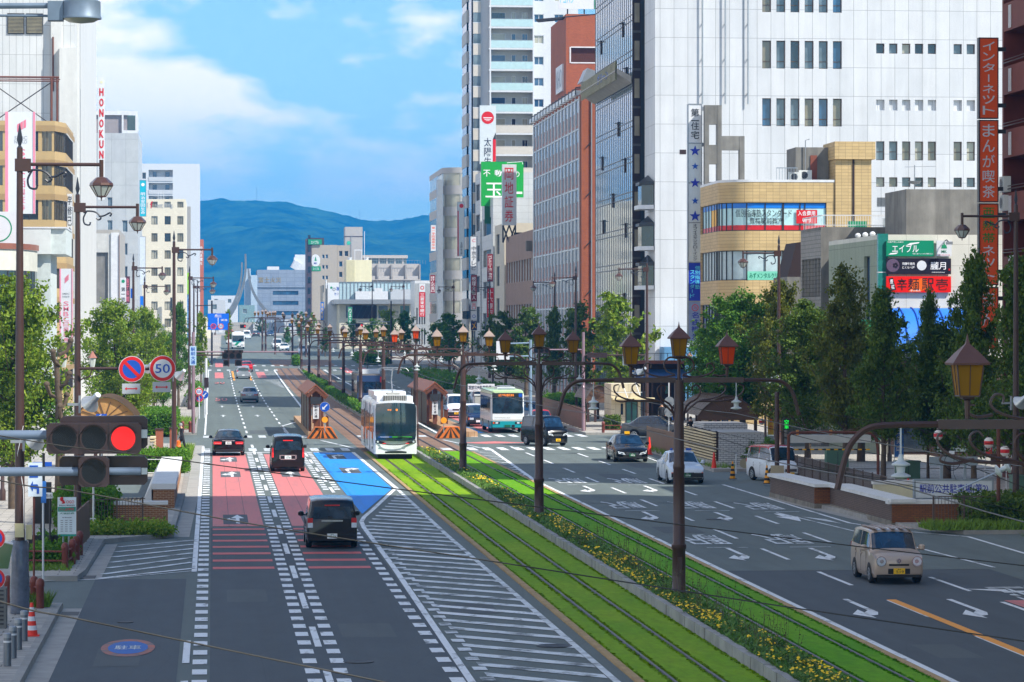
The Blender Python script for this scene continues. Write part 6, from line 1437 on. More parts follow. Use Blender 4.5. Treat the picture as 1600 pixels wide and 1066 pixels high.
Y0=39.0;o=Vector((at(-75,500,Y0).x,Y0,.15));s=Y0/F
def sx(px):return at(px,500,Y0).x-o.x
def sz(py):return at(100,py,Y0).z-o.z
t=thing('traffic_signal','big dark traffic signal with one lit red light on grey arms','traffic light',tuple(o))
b=MB();b.cyl((0,.1,0),(0,.1,6.6),.12,.09,14,ARMG);b.build('pole',t)
b=MB();b.tube([(0,.12,sz(680)),(sx(90),.12,sz(680))],.058,12,ARMG);b.tube([(0,.02,sz(737)),(sx(122),.02,sz(737))],.056,12);b.tube([(sx(171),.02,sz(737)),(sx(220),.02,sz(737))],.05,12);b.build('arm',t)
b=MB();b.use(GALV);b.box(sx(221),sx(230),.0,.12,sz(685),sz(672));b.build('clamp',t);b=MB();b.use(GALV);b.box(sx(221),sx(230),.0,.12,sz(742),sz(732));b.build('clamp',t)
b=MB();sig_box(b,sx(73),sx(221),sz(709),sz(661),-.08,.06);hb=b.build('signal_housing',t,smooth=0)
for x in(101,147,193):lens(hb,sx(x),sz(685),-.085,.148,SRED if x==193 else LENS,x==193)
b=MB();b.box(sx(123.8),sx(124.6),-.083,-.07,sz(708),sz(662),BLACK);b.box(sx(169.4),sx(170.2),-.083,-.07,sz(708),sz(662),BLACK);b.build('seam',hb,smooth=0)
b=MB();sig_box(b,sx(123),sx(171),sz(761),sz(713),-.08,.06);hb=b.build('arrow_housing',t,smooth=0);lens(hb,sx(147),sz(737),-.085,.148,LENS)
b=MB();sig_box(b,sx(93),sx(230),sz(702),sz(651),.14,.3);b.build('rear_housing',t,smooth=0);b=MB();sig_box(b,sx(92),sx(230),sz(759),sz(714),.12,.28);b.build('rear_arrow_housing',t,smooth=0)
def far_signal(lb,pole_px,pole_top,base_y,Y,arms,heads,pm,zb=None):
 p=at(pole_px,520,Y);z0=zg(Y)+.13;t=thing('traffic_signal',lb,'traffic light',(p.x,Y,z0));o=Vector(t.location)
 q=lambda px,py:at(px,py,Y)-o
 b=MB();b.cyl((0,0,0),(0,0,q(pole_px,pole_top).z),.13,.1,10,pm);b.build('pole',t)
 for p0,p1,py,am in arms:b=MB();b.tube([q(p0,py),q(p1,py)],.05,8,am);b.build('arm',t)
 for x0,x1,y0,y1,n,lit in heads:
  a,e=q(x0,y1),q(x1,y0);b=MB();b.box(a.x,e.x,-.35,-.15,a.z,e.z,SIGB);h=b.build('signal_housing',t,smooth=0)
  for k in range(n):b=MB();r=min((e.z-a.z)*.42,(e.x-a.x)/n*.42);b.disc((a.x+(e.x-a.x)*(k+.5)/n,-.36,(a.z+e.z)/2),-UY,r,16,SREDF if lit==k else LENS);b.build('lens',h)
 return t
PUR=M('mauve painted steel',c(150,124,132),.45,.2,var=.1)
far_signal('left traffic signal across the crossing on a mauve post, lamps dark',302,519,700,217,[(302,466,550,PUR),(302,350,555,BROWN)],[(347,378,551,561,3,9),(350,380,547,551.5,3,9),(349,358,562,572,1,9),(367,378,562,572,1,9)],PUR)
far_signal('right traffic signal seen from behind on a mauve post at the corner',911.5,519,676,218,[(911,832,546.5,PUR),(911,1008,555,BROWN)],[(833,858,543,552,3,9),(917,948,551,559,0,9)],PUR)
far_signal('far small traffic signal with a red light over the left lanes',357,505,540,455,[(357,388,509,GREY)],[(375,384,507,513,3,2)],RUST)
far_signal('far traffic signal with a red light beside the dark post on the right',611,470,560,468,[(611,533,507,GREY),(611,560,503,GREY)],[(555,567,505,512,3,2)],DARK)
far_signal('far pedestrian signal on a thin white post at the left kerb',322,560,640,262,[],[(319,326,590,606,0,9)],FR_W)
# plates behind the right hand signal
b=MB();p=at(972.5,571,217.6);q=at(982,540,217.6);b.box(p.x,q.x,217.4,217.55,p.z,(p.z+q.z)/2-.02,GALV);b.box(p.x,q.x,217.4,217.55,(p.z+q.z)/2+.02,q.z,GALV);tag(b.build('traffic_sign',smooth=0),'grey metal sign backs, one above the other, on the right signal arm','sign')
t=thing('direction_sign','big white sign board seen from behind on a pale blue post, right of the bus','sign',tuple(at(829,682,216)[:2])+(.13,));o=Vector(t.location);q=lambda px,py:at(px,py,216)-o
b=MB();b.cyl((0,0,0),q(829,531),.11,.1,10,M('pale blue steel',c(140,164,184),.4,.3));b.tube([q(829,536),q(796,537)],.05,8);b.tube([q(829,556.5),q(796,557)],.05,8);b.build('pole',t);b=MB();a,e=q(775.5,562),q(796,533);b.box(a.x,e.x,-.05,.05,a.z,e.z,WHITE);b.build('board',t,smooth=0)
# ================================================================== signs on the left
def round_sign(t,x,z,y,r,kind):
 b=MB();b.cyl((x,y,z),(x,y+.04,z),r,r,32,GREY);pl=b.build('plate',t)
 b=MB();b.disc((x,y-.004,z),-UY,r*.985,32,WHITE);b.ring((x,y-.008,z),-UY,r*.70,r*.95,40,RED)
 if kind=='np':b.disc((x,y-.006,z),-UY,r*.70,32,BLUE);d=r*.56;w_=r*.085;b.use(RED);b.poly([(x-d-w_,y-.012,z+d-w_),(x-d+w_,y-.012,z+d+w_),(x+d+w_,y-.012,z-d+w_),(x+d-w_,y-.012,z-d-w_)])
 elif kind=='50':b.text('50',(x,y-.012,z),UX,UZ,r*1.1,r*.68,BLUE)
 elif kind=='blue':b.disc((x,y-.012,z),-UY,r*.95,32,BLUE);b.use(WHITE);b.poly([(x+r*.55,y-.018,z+r*.4),(x+r*.4,y-.018,z+r*.55),(x-r*.3,y-.018,z-r*.1),(x-r*.1,y-.018,z-r*.3)]);b.poly([(x-r*.5,y-.018,z-r*.5),(x+r*.1,y-.018,z-r*.5),(x-r*.5,y-.018,z+r*.1)])
 b.build('sign_face',pl)
Ys=110.4
def arrow_plate(t,x,z,y,w_,h):
 b=MB();b.box(x-w_/2,x+w_/2,y,y+.02,z-h/2,z+h/2,M('grey plate',c(178,184,190),.5));pl=b.build('plate',t,smooth=0);b=MB();b.use(RED);k=w_*.36
 b.box(x-k*.7,x+k*.7,y-.006,y-.003,z-.018,z+.018)
 for s_ in(-1,1):b.poly([(x+s_*k,y-.005,z),(x+s_*k*.68,y-.005,z+.06),(x+s_*k*.68,y-.005,z-.06)])
 b.build('arrow',pl)
a=at(124,576,Ys)
t=thing('road_sign','bracket with the round blue no parking sign and its arrow plate','sign',(a.x,Ys,a.z));o=Vector(t.location);q=at(206,577,Ys)-o
b=MB();b.tube([(0,.1,0),(q.x+.1,.1,0)],.05,8,BROWN);b.build('bracket',t);round_sign(t,q.x,q.z,0,.455,'np');q=at(205,607.5,Ys)-o;arrow_plate(t,q.x,q.z,0,.62,.35)
t=thing('road_sign','round white speed sign with a blue fifty and a red rim','sign',tuple(at(254,576,Ys)));o=Vector(t.location);round_sign(t,0,0,0,.455,'50');q=at(252.5,605,Ys)-o;arrow_plate(t,q.x,q.z,0,.62,.35);b=MB();b.tube([at(210,577,Ys)-o+Vector((0,.1,0)),(.1,.1,0)],.05,8,BROWN);b.build('bracket',t)
t=thing('road_sign','far small no parking sign before the blue road sign','sign',tuple(at(333.5,510,395)));round_sign(t,0,0,0,.36,'np');b=MB();b.box(-.22,.22,0,.02,-.75,-.45,WHITE);b.build('plate',t,smooth=0);b=MB();q=at(300,510,395)-Vector(t.location);b.tube([(-1.9,.05,0),(0,.05,0)],.04,6,BROWN);b.build('bracket',t)
t=thing('road_sign','far small speed sign beside the far no parking sign','sign',tuple(at(345,510,395)));round_sign(t,0,0,0,.36,'50');b=MB();b.box(-.22,.22,0,.02,-.75,-.45,WHITE);b.build('plate',t,smooth=0);b=MB();b.tube([(-.9,.05,0),(0,.05,0)],.04,6,BROWN);b.build('bracket',t)
t=thing('direction_sign','blue overhead direction sign with white route lines far down the left side','sign',tuple(at(331,566,470)[:2])+(zg(470),));o=Vector(t.location);q=lambda px,py:at(px,py,470)-o
b=MB();b.cyl((0,0,0),q(331,470),.16,.13,10,DARK);b.tube([q(331,477),q(305,478)],.07,6);b.build('pole',t);b=MB();a,e=q(324.5,515.5),q(357.5,490);b.box(a.x,e.x,-.3,-.25,a.z,e.z,M('road sign blue',c(10,104,226),.4,var=.03));pl=b.build('board',t,smooth=0);b=MB();W=e.x-a.x;Hh=e.z-a.z
b.box(a.x+W*.48,a.x+W*.51,-.32,-.31,a.z+Hh*.25,a.z+Hh*.75,TXW);b.text('豊川',(a.x+W*.48,-.32,a.z+Hh*.88),UX,UZ,W*.3,Hh*.12,TXW);b.text('国道',(a.x+W*.78,-.32,a.z+Hh*.6),UX,UZ,W*.3,Hh*.12,TXW);b.box(a.x+W*.33,a.x+W*.66,-.32,-.31,a.z+Hh*.78,a.z+Hh*.8);b.build('lettering',pl,smooth=0)
a,e=at(296.5,571,216.4),at(306.8,541,216.4);hsign('small vertical pale street name plate with blue characters on the mauve post',a.x,e.x,a.z,e.z,216.4,M('plate pale blue',c(176,206,228),.4),[('|駅前大通',.5,.5,.66,.9,BLUE)],thick=.04,name='street_name_plate')
a,e=at(269,740,166),at(288,699,166);hsign('dark driveway warning board with cream characters and an orange beacon',a.x,e.x,a.z,e.z,166,M('board dark',c(46,50,52),.5),[('|出車注意',.5,.5,.56,.9,M('cream lettering',c(226,214,168),.5,var=0))],thick=.1,name='warning_board',extra=lambda t,W,Hh:(lambda b:(b.lathe((W*.5,.05,Hh),[(.13,0),(.14,.05),(.12,.08),(.11,.3),(.05,.36)],10,M('beacon orange',c(240,110,20),.3)),part('beacon',b,t,40)))(MB()),legs=lambda b,W,Hh:b.box(W*.4,W*.55,.1,.2,-a.z+.14,Hh,BROWN))
for i,(px,py,Y,k,lb)in enumerate(((319.5,617,252,'blue','round blue arrow sign on a white post at the left kerb'),(311,612,250,'50','round red rimmed sign above the striped one at the left kerb'),(311.5,622,250.2,'np','lower round no parking sign at the left kerb'))):
 a=at(px,py,Y);t=thing('road_sign',lb,'sign',(a.x,Y,.14));round_sign(t,0,a.z-.14,-.06,.32,k);b=MB();b.cyl((0,0,0),(0,0,a.z+.3),.03,.03,6,FR_W);b.build('post',t)
# ================================================================== left pavement furniture
def bollards(pts,mk_,labels,group):
 tr_=None
 for(x,y),lb in zip(pts,labels):
  if tr_ is None:tr_=tree_of(mk_());o=tr_[0];o.location=(x,y,.15);o['label']=lb;o['group']=group
  else:dup(tr_,(x,y,.15),0,lb,group)
def steel_bollard():
 t=thing('bollard','x','bollard');b=MB();b.lathe((0,0,0),[(.085,0),(.085,.6)],14,M('brushed steel',c(120,126,134),.35,.7,var=.15));b.build('post',t);b=MB();b.lathe((0,0,.6),[(.088,0),(.088,.08),(.07,.1)],14,GREY);b.build('cap',t);b=MB();b.lathe((0,0,.5),[(.087,0),(.087,.04)],14,FR_W);b.build('band',t);return t
bollards([(-4.37,69),(-4.35,70.6),(-4.34,72.4),(-4.33,74.4)],steel_bollard,['nearest steel bollard at the lower left corner','second steel bollard from the lower left corner','third steel bollard, left of the red striped cone','farthest steel bollard, touching the red striped cone'],'steel bollards at the lower left')
def cone(lb,x,y,z,m1,m2,h=.7,black=False,grp=None):
 t=thing('traffic_cone',lb,'traffic cone',(x,y,z),0,grp);b=MB();b.box(-.18,.18,-.18,.18,0,.03,BLACK if black else m1);b.build('base',t,smooth=0)
 b=MB();n=7
 for i in range(n):b.use(m2 if i%2 else m1);r0,r1=.14-.105*i/n,.14-.105*(i+1)/n;b.lathe((0,0,.03+(h-.03)*i/n),[(r0,0),(r1,(h-.03)/n)],12)
 b.build('body',t);return t
CR=M('cone red',c(232,52,30),.5,var=.05);CY=M('cone amber',c(240,160,10),.5,var=.05)
cone('red and white striped traffic cone beside the steel bollards',-4.22,75.6,.15,CR,WHITE,.78)
cone('plain red traffic cone behind the white taxi, by the brown fence',25.0,181.5,.02,CR,CR,1.0);cone('plain red traffic cone left of the white barrier',25.5,161,.1,CR,CR,.85,True);cone('amber and black cone left of the ramp entrance',24.9,151.5,.05,CY,BLACK,.85,True,'amber cones');cone('amber and black cone nearer the brick wall end',25.6,146,.1,CY,BLACK,.85,True,'amber cones');cone('red cone inside the ramp fence',29.5,133.5,.12,CR,WHITE,.8)
RB_=M('red brown post',c(122,58,46),.55,var=.12,coat=.1)
def guard(label,pts,rails=True,blk=None):
 t=thing('guard_rail',label,'guard rail',(pts[0][0],pts[0][1],.14));o=Vector(t.location)
 for i,(x,y)in enumerate(pts):b=MB();b.lathe((x-o.x,y-o.y,0),[(.1,0),(.1,.56),(.115,.58),(.115,.66),(.09,.74),(.03,.78)],10,BLACK if blk==i else RB_);b.build('post',t)
 for(xa,ya),(xb,yb)in zip(pts,pts[1:]):
  for z in(.22,.5):b=MB();b.tube([(xa-o.x,ya-o.y,z),(xb-o.x,yb-o.y,z)],.03,6,RB_);b.build('rail',t)
 return t
guard('red brown guard rail of thick posts at the left pavement corner',[(-5.6,97),(-4.4,96.6),(-4.25,98.2),(-4.2,100),(-4.18,102)]);guard('short red brown guard rail near the wrapped lamp',[(-5.3,84.0),(-4.62,83.8),(-4.42,83.0)]);guard('low red brown guard rail at the far right corner',[(26.4,214.6),(28.4,214.6),(30.6,214.6)]);guard('red brown posts right of the brown fence',[(27.6,187.5),(29.2,187)]);guard('red brown low posts at the left crossing corner',[(-2.6,218.2),(-2.0,218),(-1.5,218.2)])
def board(label,px0,px1,py0,py1,Y,m,texts,base_post=None,**k):
 a,e=at(px0,py1,Y),at(px1,py0,Y)
 lg=(lambda b,W,Hh:[b.cyl((W*f_,.06,-a.z+.14),(W*f_,.06,0 if Hh<9 else Hh),.03,.03,8,base_post[1])for f_ in base_post[0]])if base_post else None
 return hsign(label,a.x,e.x,a.z,e.z,Y,m,texts,thick=.05,legs=lg,**k)
BRP=M('brown thin post',c(110,56,44),.5)
board('white and blue parking sign with a turn arrow on a thin brown post',44,66,723,776,88,M('plate white blue',c(206,220,232),.4),[],((.4,),BRP),extra=lambda t,W,Hh:(lambda b:(b.box(W*.1,W*.7,-.01,-.004,Hh*.56,Hh*.92,BLUE),b.text('P',(W*.4,-.016,Hh*.74),UX,UZ,W*.26,Hh*.24,TXW),b.use(BLUE),b.poly([(W*.12,-.01,Hh*.3),(W*.34,-.01,Hh*.46),(W*.34,-.01,Hh*.36),(W*.66,-.01,Hh*.36),(W*.78,-.01,Hh*.26),(W*.78,-.01,Hh*.08),(W*.62,-.01,Hh*.08),(W*.62,-.01,Hh*.22),(W*.34,-.01,Hh*.24),(W*.34,-.01,Hh*.14)]),part('symbol',b,t)))(MB()))
board('small blue arrow plate above the parking sign',51,81,722,729,110,BLUE,[('←',.3,.5,.3,.7,TXW)]);board('blue plate with a white arrow behind the big signal',150,167,647,653,150,BLUE,[('←',.5,.5,.5,.8,TXW)],((.5,),GALV))
board('narrow blue and white banner sign on a thin white post',64,72,752,786,92,M('banner blue',c(40,110,190),.5,var=.25,sc=6),[],((.4,),FR_W));board('little white number plate sign near the parking sign',68,82,770,779,100,WHITE,[('第15',.5,.5,.8,.7,TXK)],((.7,),DARK))
board('tall white clinic sign with a red swan mark and a timetable',90,119,777,838,99,M('clinic white',c(214,226,230),.4),[('OGO',.68,.88,.42,.08,TXR),('豊橋市の動物病院',.5,.79,.86,.04,TXD),('犬猫診療',.5,.585,.8,.05,TXG),('診療時間',.5,.48,.5,.03,TXD)],((.3,.6),GALV),extra=lambda t,W,Hh:(lambda b:(b.box(W*.02,W*.98,-.008,-.003,Hh*.63,Hh*.75,M('clinic teal',c(30,150,130),.5)),b.text('けん診療所',(W*.5,-.014,Hh*.69),UX,UZ,W*.8,Hh*.08,TXR),b.box(0,W,-.008,-.003,0,Hh*.05,M('clinic teal',c(30,150,130),.5)),b.tube(smooth_path([(W*.3,-.01,Hh*.99),(W*.2,-.01,Hh*.95),(W*.3,-.01,Hh*.9),(W*.36,-.01,Hh*.86),(W*.22,-.01,Hh*.85)],5),[.02,.03,.04,.05,.05,.05,.05,.05,.04,.04,.04,.04,.03,.03,.03,.03,.02,.02,.02,.02,.01],5,RED),b.use(GREY),[b.box(W*(.16+.24*i),W*(.3+.24*i),-.01,-.004,Hh*(.12+.055*j),Hh*(.14+.055*j))for i in range(3)for j in range(6)],part('emblem',b,t)))(MB()))
t=thing('noticeboard','black notice board with slim frames behind the clinic sign','notice board',(-5.55,100.5,.14));b=MB();b.box(0,.55,0,.12,1.1,2.4,BLACK);b.box(-.2,.85,-.1,0,.15,.75,BLACK);b.build('panel',t,smooth=0);b=MB();b.box(.2,.34,.02,.1,0,1.1,BLACK);b.box(.26,.34,.12,.2,.3,3.3,BLACK);b.box(.0,.02,-.02,.14,1.1,2.4,FR_W);b.box(.2,.4,-.02,-.005,2.0,2.03,FR_W);b.build('frame',t,smooth=0)
t=thing('sign_post','slim white post with a small crossbar in the creeper bed','post',tuple(at(146,836,113)[:2])+(.2,));b=MB();b.cyl((0,0,0),(0,0,2.0),.035,.035,8,FR_W);b.cyl((-.14,0,0),(-.14,0,.42),.03,.03,8);b.box(-.26,.1,-.03,.03,.42,.46);b.build('post',t)
for lb,py,zr in(('red rimmed round sign cut by the left picture edge, upper of two',841,1),('red rimmed round sign cut by the left picture edge, lower of two',904,2)):
 a=at(-8,py,78);t=thing('road_sign',lb,'sign',(a.x,78+zr*.01,.15));round_sign(t,0,a.z-.15,-.08,.26,'np');b=MB();b.cyl((0,0,0),(0,0,a.z),.03,.03,8,FR_W);b.build('post',t)
t=thing('utility_cabinet','grey louvred cabinet at the lower left edge','cabinet',(-5.9,77.6,.15));b=MB();b.box(0,.95,0,.6,0,.95,M('cabinet grey',c(112,112,108),.6));b.build('case',t,smooth=0);b=MB();[b.box(.05,.9,-.02,0,.08+.1*k,.12+.1*k,DARK)for k in range(9)];b.build('louvre',t,smooth=0)
t=thing('curved_mirror','slanted mirrored green plate beside the wrapped lamp','mirror',(-5.7,80.6,1.35));b=MB();b.prism([(0,0,0),(.62,0,0),(.74,0,.62),(.2,0,.75),(0,0,.45)],(0,0,0),(0,.05,0),glass('mirror green',c(84,110,70),.1));b.build('plate',t,smooth=0);b=MB();b.tube([(0,0,.45),(.2,0,.75),(.74,0,.62)],.03,6,FR_W);b.cyl((.3,.08,-1.2),(.3,.08,.4),.03,.03,8,GREY);b.build('rim',t)
# ramp walls of the underground car park on the left
BWL=tiled('ramp brick',c(150,92,52),c(130,76,44),c(172,146,116),.22,.07,.012,.5,.8,.1);CAPW=M('white coping',c(222,222,218),.7,var=.06,streak=.15)
t=thing('ramp_wall','white capped brick wall beside the road at the left car park ramp','wall',(-2.35,128,.14));b=MB();b.box(0,.85,0,26,0,.75,BWL);b.build('wall',t,smooth=0);b=MB();b.box(-.06,.91,-.06,26,.75,.98,CAPW);b.prism([(-.4,0,.3),(-.06,0,.3),(-.06,0,.95)],(0,.2,0),(0,26,0),CAPW);b.build('coping',t,smooth=0)
t=thing('ramp_wall','low brick wall with a pale top behind the left creeper bed','wall',(-4.6,116.2,.14));b=MB();b.box(0,3.0,0,.25,0,.8,BWL);b.build('wall',t,smooth=0);b=MB();b.box(-.05,3.0,-.05,.5,.8,.92,CAPW);b.build('coping',t,smooth=0)
b=MB();strip(b,-6.6,-2.4,132,152,.16,ASP);structure('driveway',b);gm=MB();[gm.box(-6.6+.17*k,-6.6+.17*k+.1,124,131,.15,.4,M('beige grille',c(196,172,132),.7))for k in range(24)];tag(gm.build('ramp_grille',smooth=0),'beige slatted grille over the left car park ramp','grille')
def fence(label,pts,h,m,sp=.13,z=.14,solid=False,posts=2.4):
 t=thing('fence',label,'fence',(pts[0][0],pts[0][1],z));o=Vector((pts[0][0],pts[0][1],0));b=MB();p_=MB();r_=MB()
 for a,e in zip(pts,pts[1:]):
  a,e=Vector((*a,0))-o,Vector((*e,0))-o;L_=(e-a).length;d=(e-a)/L_
  if solid:n_=Vector((-d.y,d.x,0))*.03;b.prism([a-n_+UZ*.05,e-n_+UZ*.05,e-n_+UZ*h,a-n_+UZ*h],(0,0,0),n_*2,m)
  else:
   for k in range(int(L_/sp)):q=a+d*(k+.5)*sp;b.cyl(q+UZ*.08,q+UZ*(h-.03),.012,.012,4,m)
  for k in range(int(L_/posts)+1):q=a+d*min(L_,k*posts);p_=MB();p_.box(q.x-.03,q.x+.03,q.y-.03,q.y+.03,0,h+.03,m);p_.build('post',t,smooth=0)
  for zz in(.08,h-.02):r_.tube([a+UZ*zz,e+UZ*zz],.02,5,m)
 b.build('infill',t,smooth=0);r_.build('rails',t,smooth=0);return t
FB=M('fence brown',c(92,76,66),.55,.2,var=.1);FBR=M('fence panel brown',c(112,82,58),.6,var=.12,streak=.1)
fence('brown barred fence in front of the left ramp bushes',[(-4.3,114.6),(-2.4,115.2)],1.1,FB,.11,posts=.95);fence('low dark fence beside the clinic sign',[(-4.35,103.5),(-4.2,110)],1.3,FBR,solid=True);fence('low black railing behind the left ramp',[(-6.6,123),(-4.8,123.4)],.9,DARK)
fence('white pipe barrier behind the driveway warning board',[(-4.6,157),(-2.2,157)],.75,FR_W,9,posts=1.2);fence('thin dark railing on the left pavement behind the hedge',[(-6.8,255),(-3.6,255)],1.6,FB,.4)
# arched subway entrance roofs
ARF=M('ribbed brown roof',c(110,92,76),.4,.3,var=.12);ORN=M('ochre gable panel',c(178,134,78),.7,var=.12,sc=4)
def arch_roof(label,x0,x1,y0,y1,ze,zt,gm,zf=.14):
 t=thing('stair_canopy',label,'canopy',(x0,y0,zf));W=x1-x0;D=y1-y0;n=14;ze-=zf;zt-=zf
 pr=[(W*i/n,ze+(zt-ze)*math.sin(math.pi*i/n)**.8)for i in range(n+1)]
 b=MB();b.use(ARF);v=[]
 for x,z in pr:v+=[(x,-.15,z),(x,D,z)]
 b.add(v,[(2*i,2*i+1,2*i+3,2*i+2)for i in range(n)])
 for k in range(int(D/.5)):b.tube([(x,k*.5,z+.01)for x,z in pr],.025,4)
 b.build('roof',t,smooth=60);b=MB();b.poly([(x,0,z-.03)for x,z in reversed(pr)],gm);b.box(0,W,-.02,.1,ze-.28,ze-.02,gm);b.use(FR_B)
 for k in range(1,7):a=math.pi*k/7;b.tube([(W/2,-.03,ze),(W/2+W*.4*math.cos(a),-.03,ze+(zt-ze)*.8*math.sin(a))],.025,4)
 b.build('gable',t,smooth=0);
 for x in(.15,W-.15,W*.35):
  for y in(.15,D-.2):b=MB();b.box(x-.09,x+.09,y-.09,y+.09,0,ze,BROWN);b.build('post',t,smooth=0)
 return t
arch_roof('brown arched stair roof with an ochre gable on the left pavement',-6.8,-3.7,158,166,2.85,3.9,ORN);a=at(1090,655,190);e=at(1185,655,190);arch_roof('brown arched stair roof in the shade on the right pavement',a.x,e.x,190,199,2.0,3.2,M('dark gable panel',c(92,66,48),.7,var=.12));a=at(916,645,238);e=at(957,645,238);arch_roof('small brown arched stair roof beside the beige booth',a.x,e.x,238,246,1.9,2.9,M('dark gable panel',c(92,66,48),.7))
b=MB();[b.box(-4.6,-3.2,176+.14*k,176.1+.14*k,.14,1.0+.0*k,CONC)for k in range(1)];b.box(-4.4,-3.4,176.2,178,.14,1.25,CONC);[b.box(-3.4,-3.1,176.2,178,.25+.16*k,.33+.16*k,M('cream slat',c(214,196,156),.7))for k in range(7)];tag(b.build('vent_shaft',smooth=0),'small concrete vent box with cream slats by the walking man','vent')
for lb,px,py,Y in(('brown gate pillar left of the walking man, nearer of two',249,690,186),('brown gate pillar behind the walking man, farther of two',271,690,188)):
 a=at(px,py,Y);b=MB();x=a.x;b.box(x-.22,x+.22,Y,Y+.4,.14,1.35,M('terracotta tile',c(150,84,58),.6,var=.1));b.box(x-.26,x+.26,Y-.04,Y+.44,1.35,1.45,BROWN);tag(b.build('gate_pillar',smooth=0),lb,'pillar')
# ================================================================== vehicles
def paint(name,col,rough=.25,metal=.0):return M(name,col,rough,metal,var=.04,sc=1.5,coat=.3,spec=.35)
P_BLK=paint('black car paint',c(8,8,11),.2);P_NVY=paint('dark blue black paint',c(8,10,20),.2);P_WHT=paint('white car paint',c(232,236,238),.3);P_PNK=paint('dusky pink beige paint',c(184,166,151),.3,.2);P_SIL=paint('silver car paint',c(170,176,182),.28,.5);P_GRY=paint('grey car paint',c(92,94,98),.28,.5);P_RED=paint('red car paint',c(180,24,28),.25);P_TAX=paint('pale blue white taxi paint',c(212,222,232),.28);P_BLU=paint('deep blue paint',c(30,50,84),.25)
CGL=glass('car window',c(34,52,66),.04,.75,2.2);CGB=glass('sky streaked windscreen',c(18,40,62),.03,.9,2.6);TYRE=M('tyre',c(26,26,27),.85,var=.15,sc=8);RIM=M('wheel rim',c(172,176,180),.3,.7,var=.1);HL=M('headlamp',c(214,224,232),.1,.2,var=.15,sc=9,coat=1);CHR=M('chrome',c(200,204,208),.15,.9,var=.05);TLR=M('tail lamp red',c(190,14,20),.2,var=.1,coat=1);TLL=M('lit brake lamp',c(236,28,26),.3,var=.1,emit=.35,coat=1);PLW=M('white plate',c(228,232,232),.5,var=0);PLY=M('yellow plate',c(240,190,10),.5,var=0);PLG=M('green plate',c(18,96,60),.5,var=0);TRIM=M('dark trim',c(24,25,27),.6,var=.1)  # noise in the window colour imitates sky and interior reflections
SEDAN=[(0,.80,.30,.56,.62,.74),(.018,.93,.22,.66,.71,.80),(.08,.985,.17,.74,.81,.84),(.26,1,.17,.87,.94,.84),(.42,1,.17,.93,.965,.70),(.52,1,.17,.94,1.0,.68),(.66,1,.17,.95,.985,.67),(.73,1,.18,.96,.955,.67),(.865,.99,.2,.96,1.02,.80),(.955,.97,.22,.95,1.0,.82),(.985,.93,.28,.90,.95,.80),(1,.84,.34,.84,.88,.74)]
BOX=[(0,.86,.28,.66,.70,.78),(.02,.96,.2,.76,.80,.84),(.09,.99,.18,.84,.90,.88),(.20,1,.17,.90,.96,.90),(.31,1,.17,.93,.965,.84),(.46,1,.17,.95,1.0,.83),(.7,1,.17,.96,1.0,.83),(.9,1,.18,.97,.985,.83),(.975,.99,.2,.98,.955,.82),(1,.95,.28,.96,.90,.79)]
VAN=[(0,.86,.28,.78,.84,.76),(.018,.95,.2,.9,.97,.82),(.05,.99,.18,1.0,1.08,.86),(.12,1,.17,1.04,1.14,.88),(.235,1,.17,1.08,.955,.82),(.34,1,.17,1.1,1.0,.82),(.7,1,.17,1.1,1.0,.82),(.93,1,.18,1.1,.985,.82),(.98,.99,.2,1.1,.955,.81),(1,.95,.28,1.08,.90,.78)]
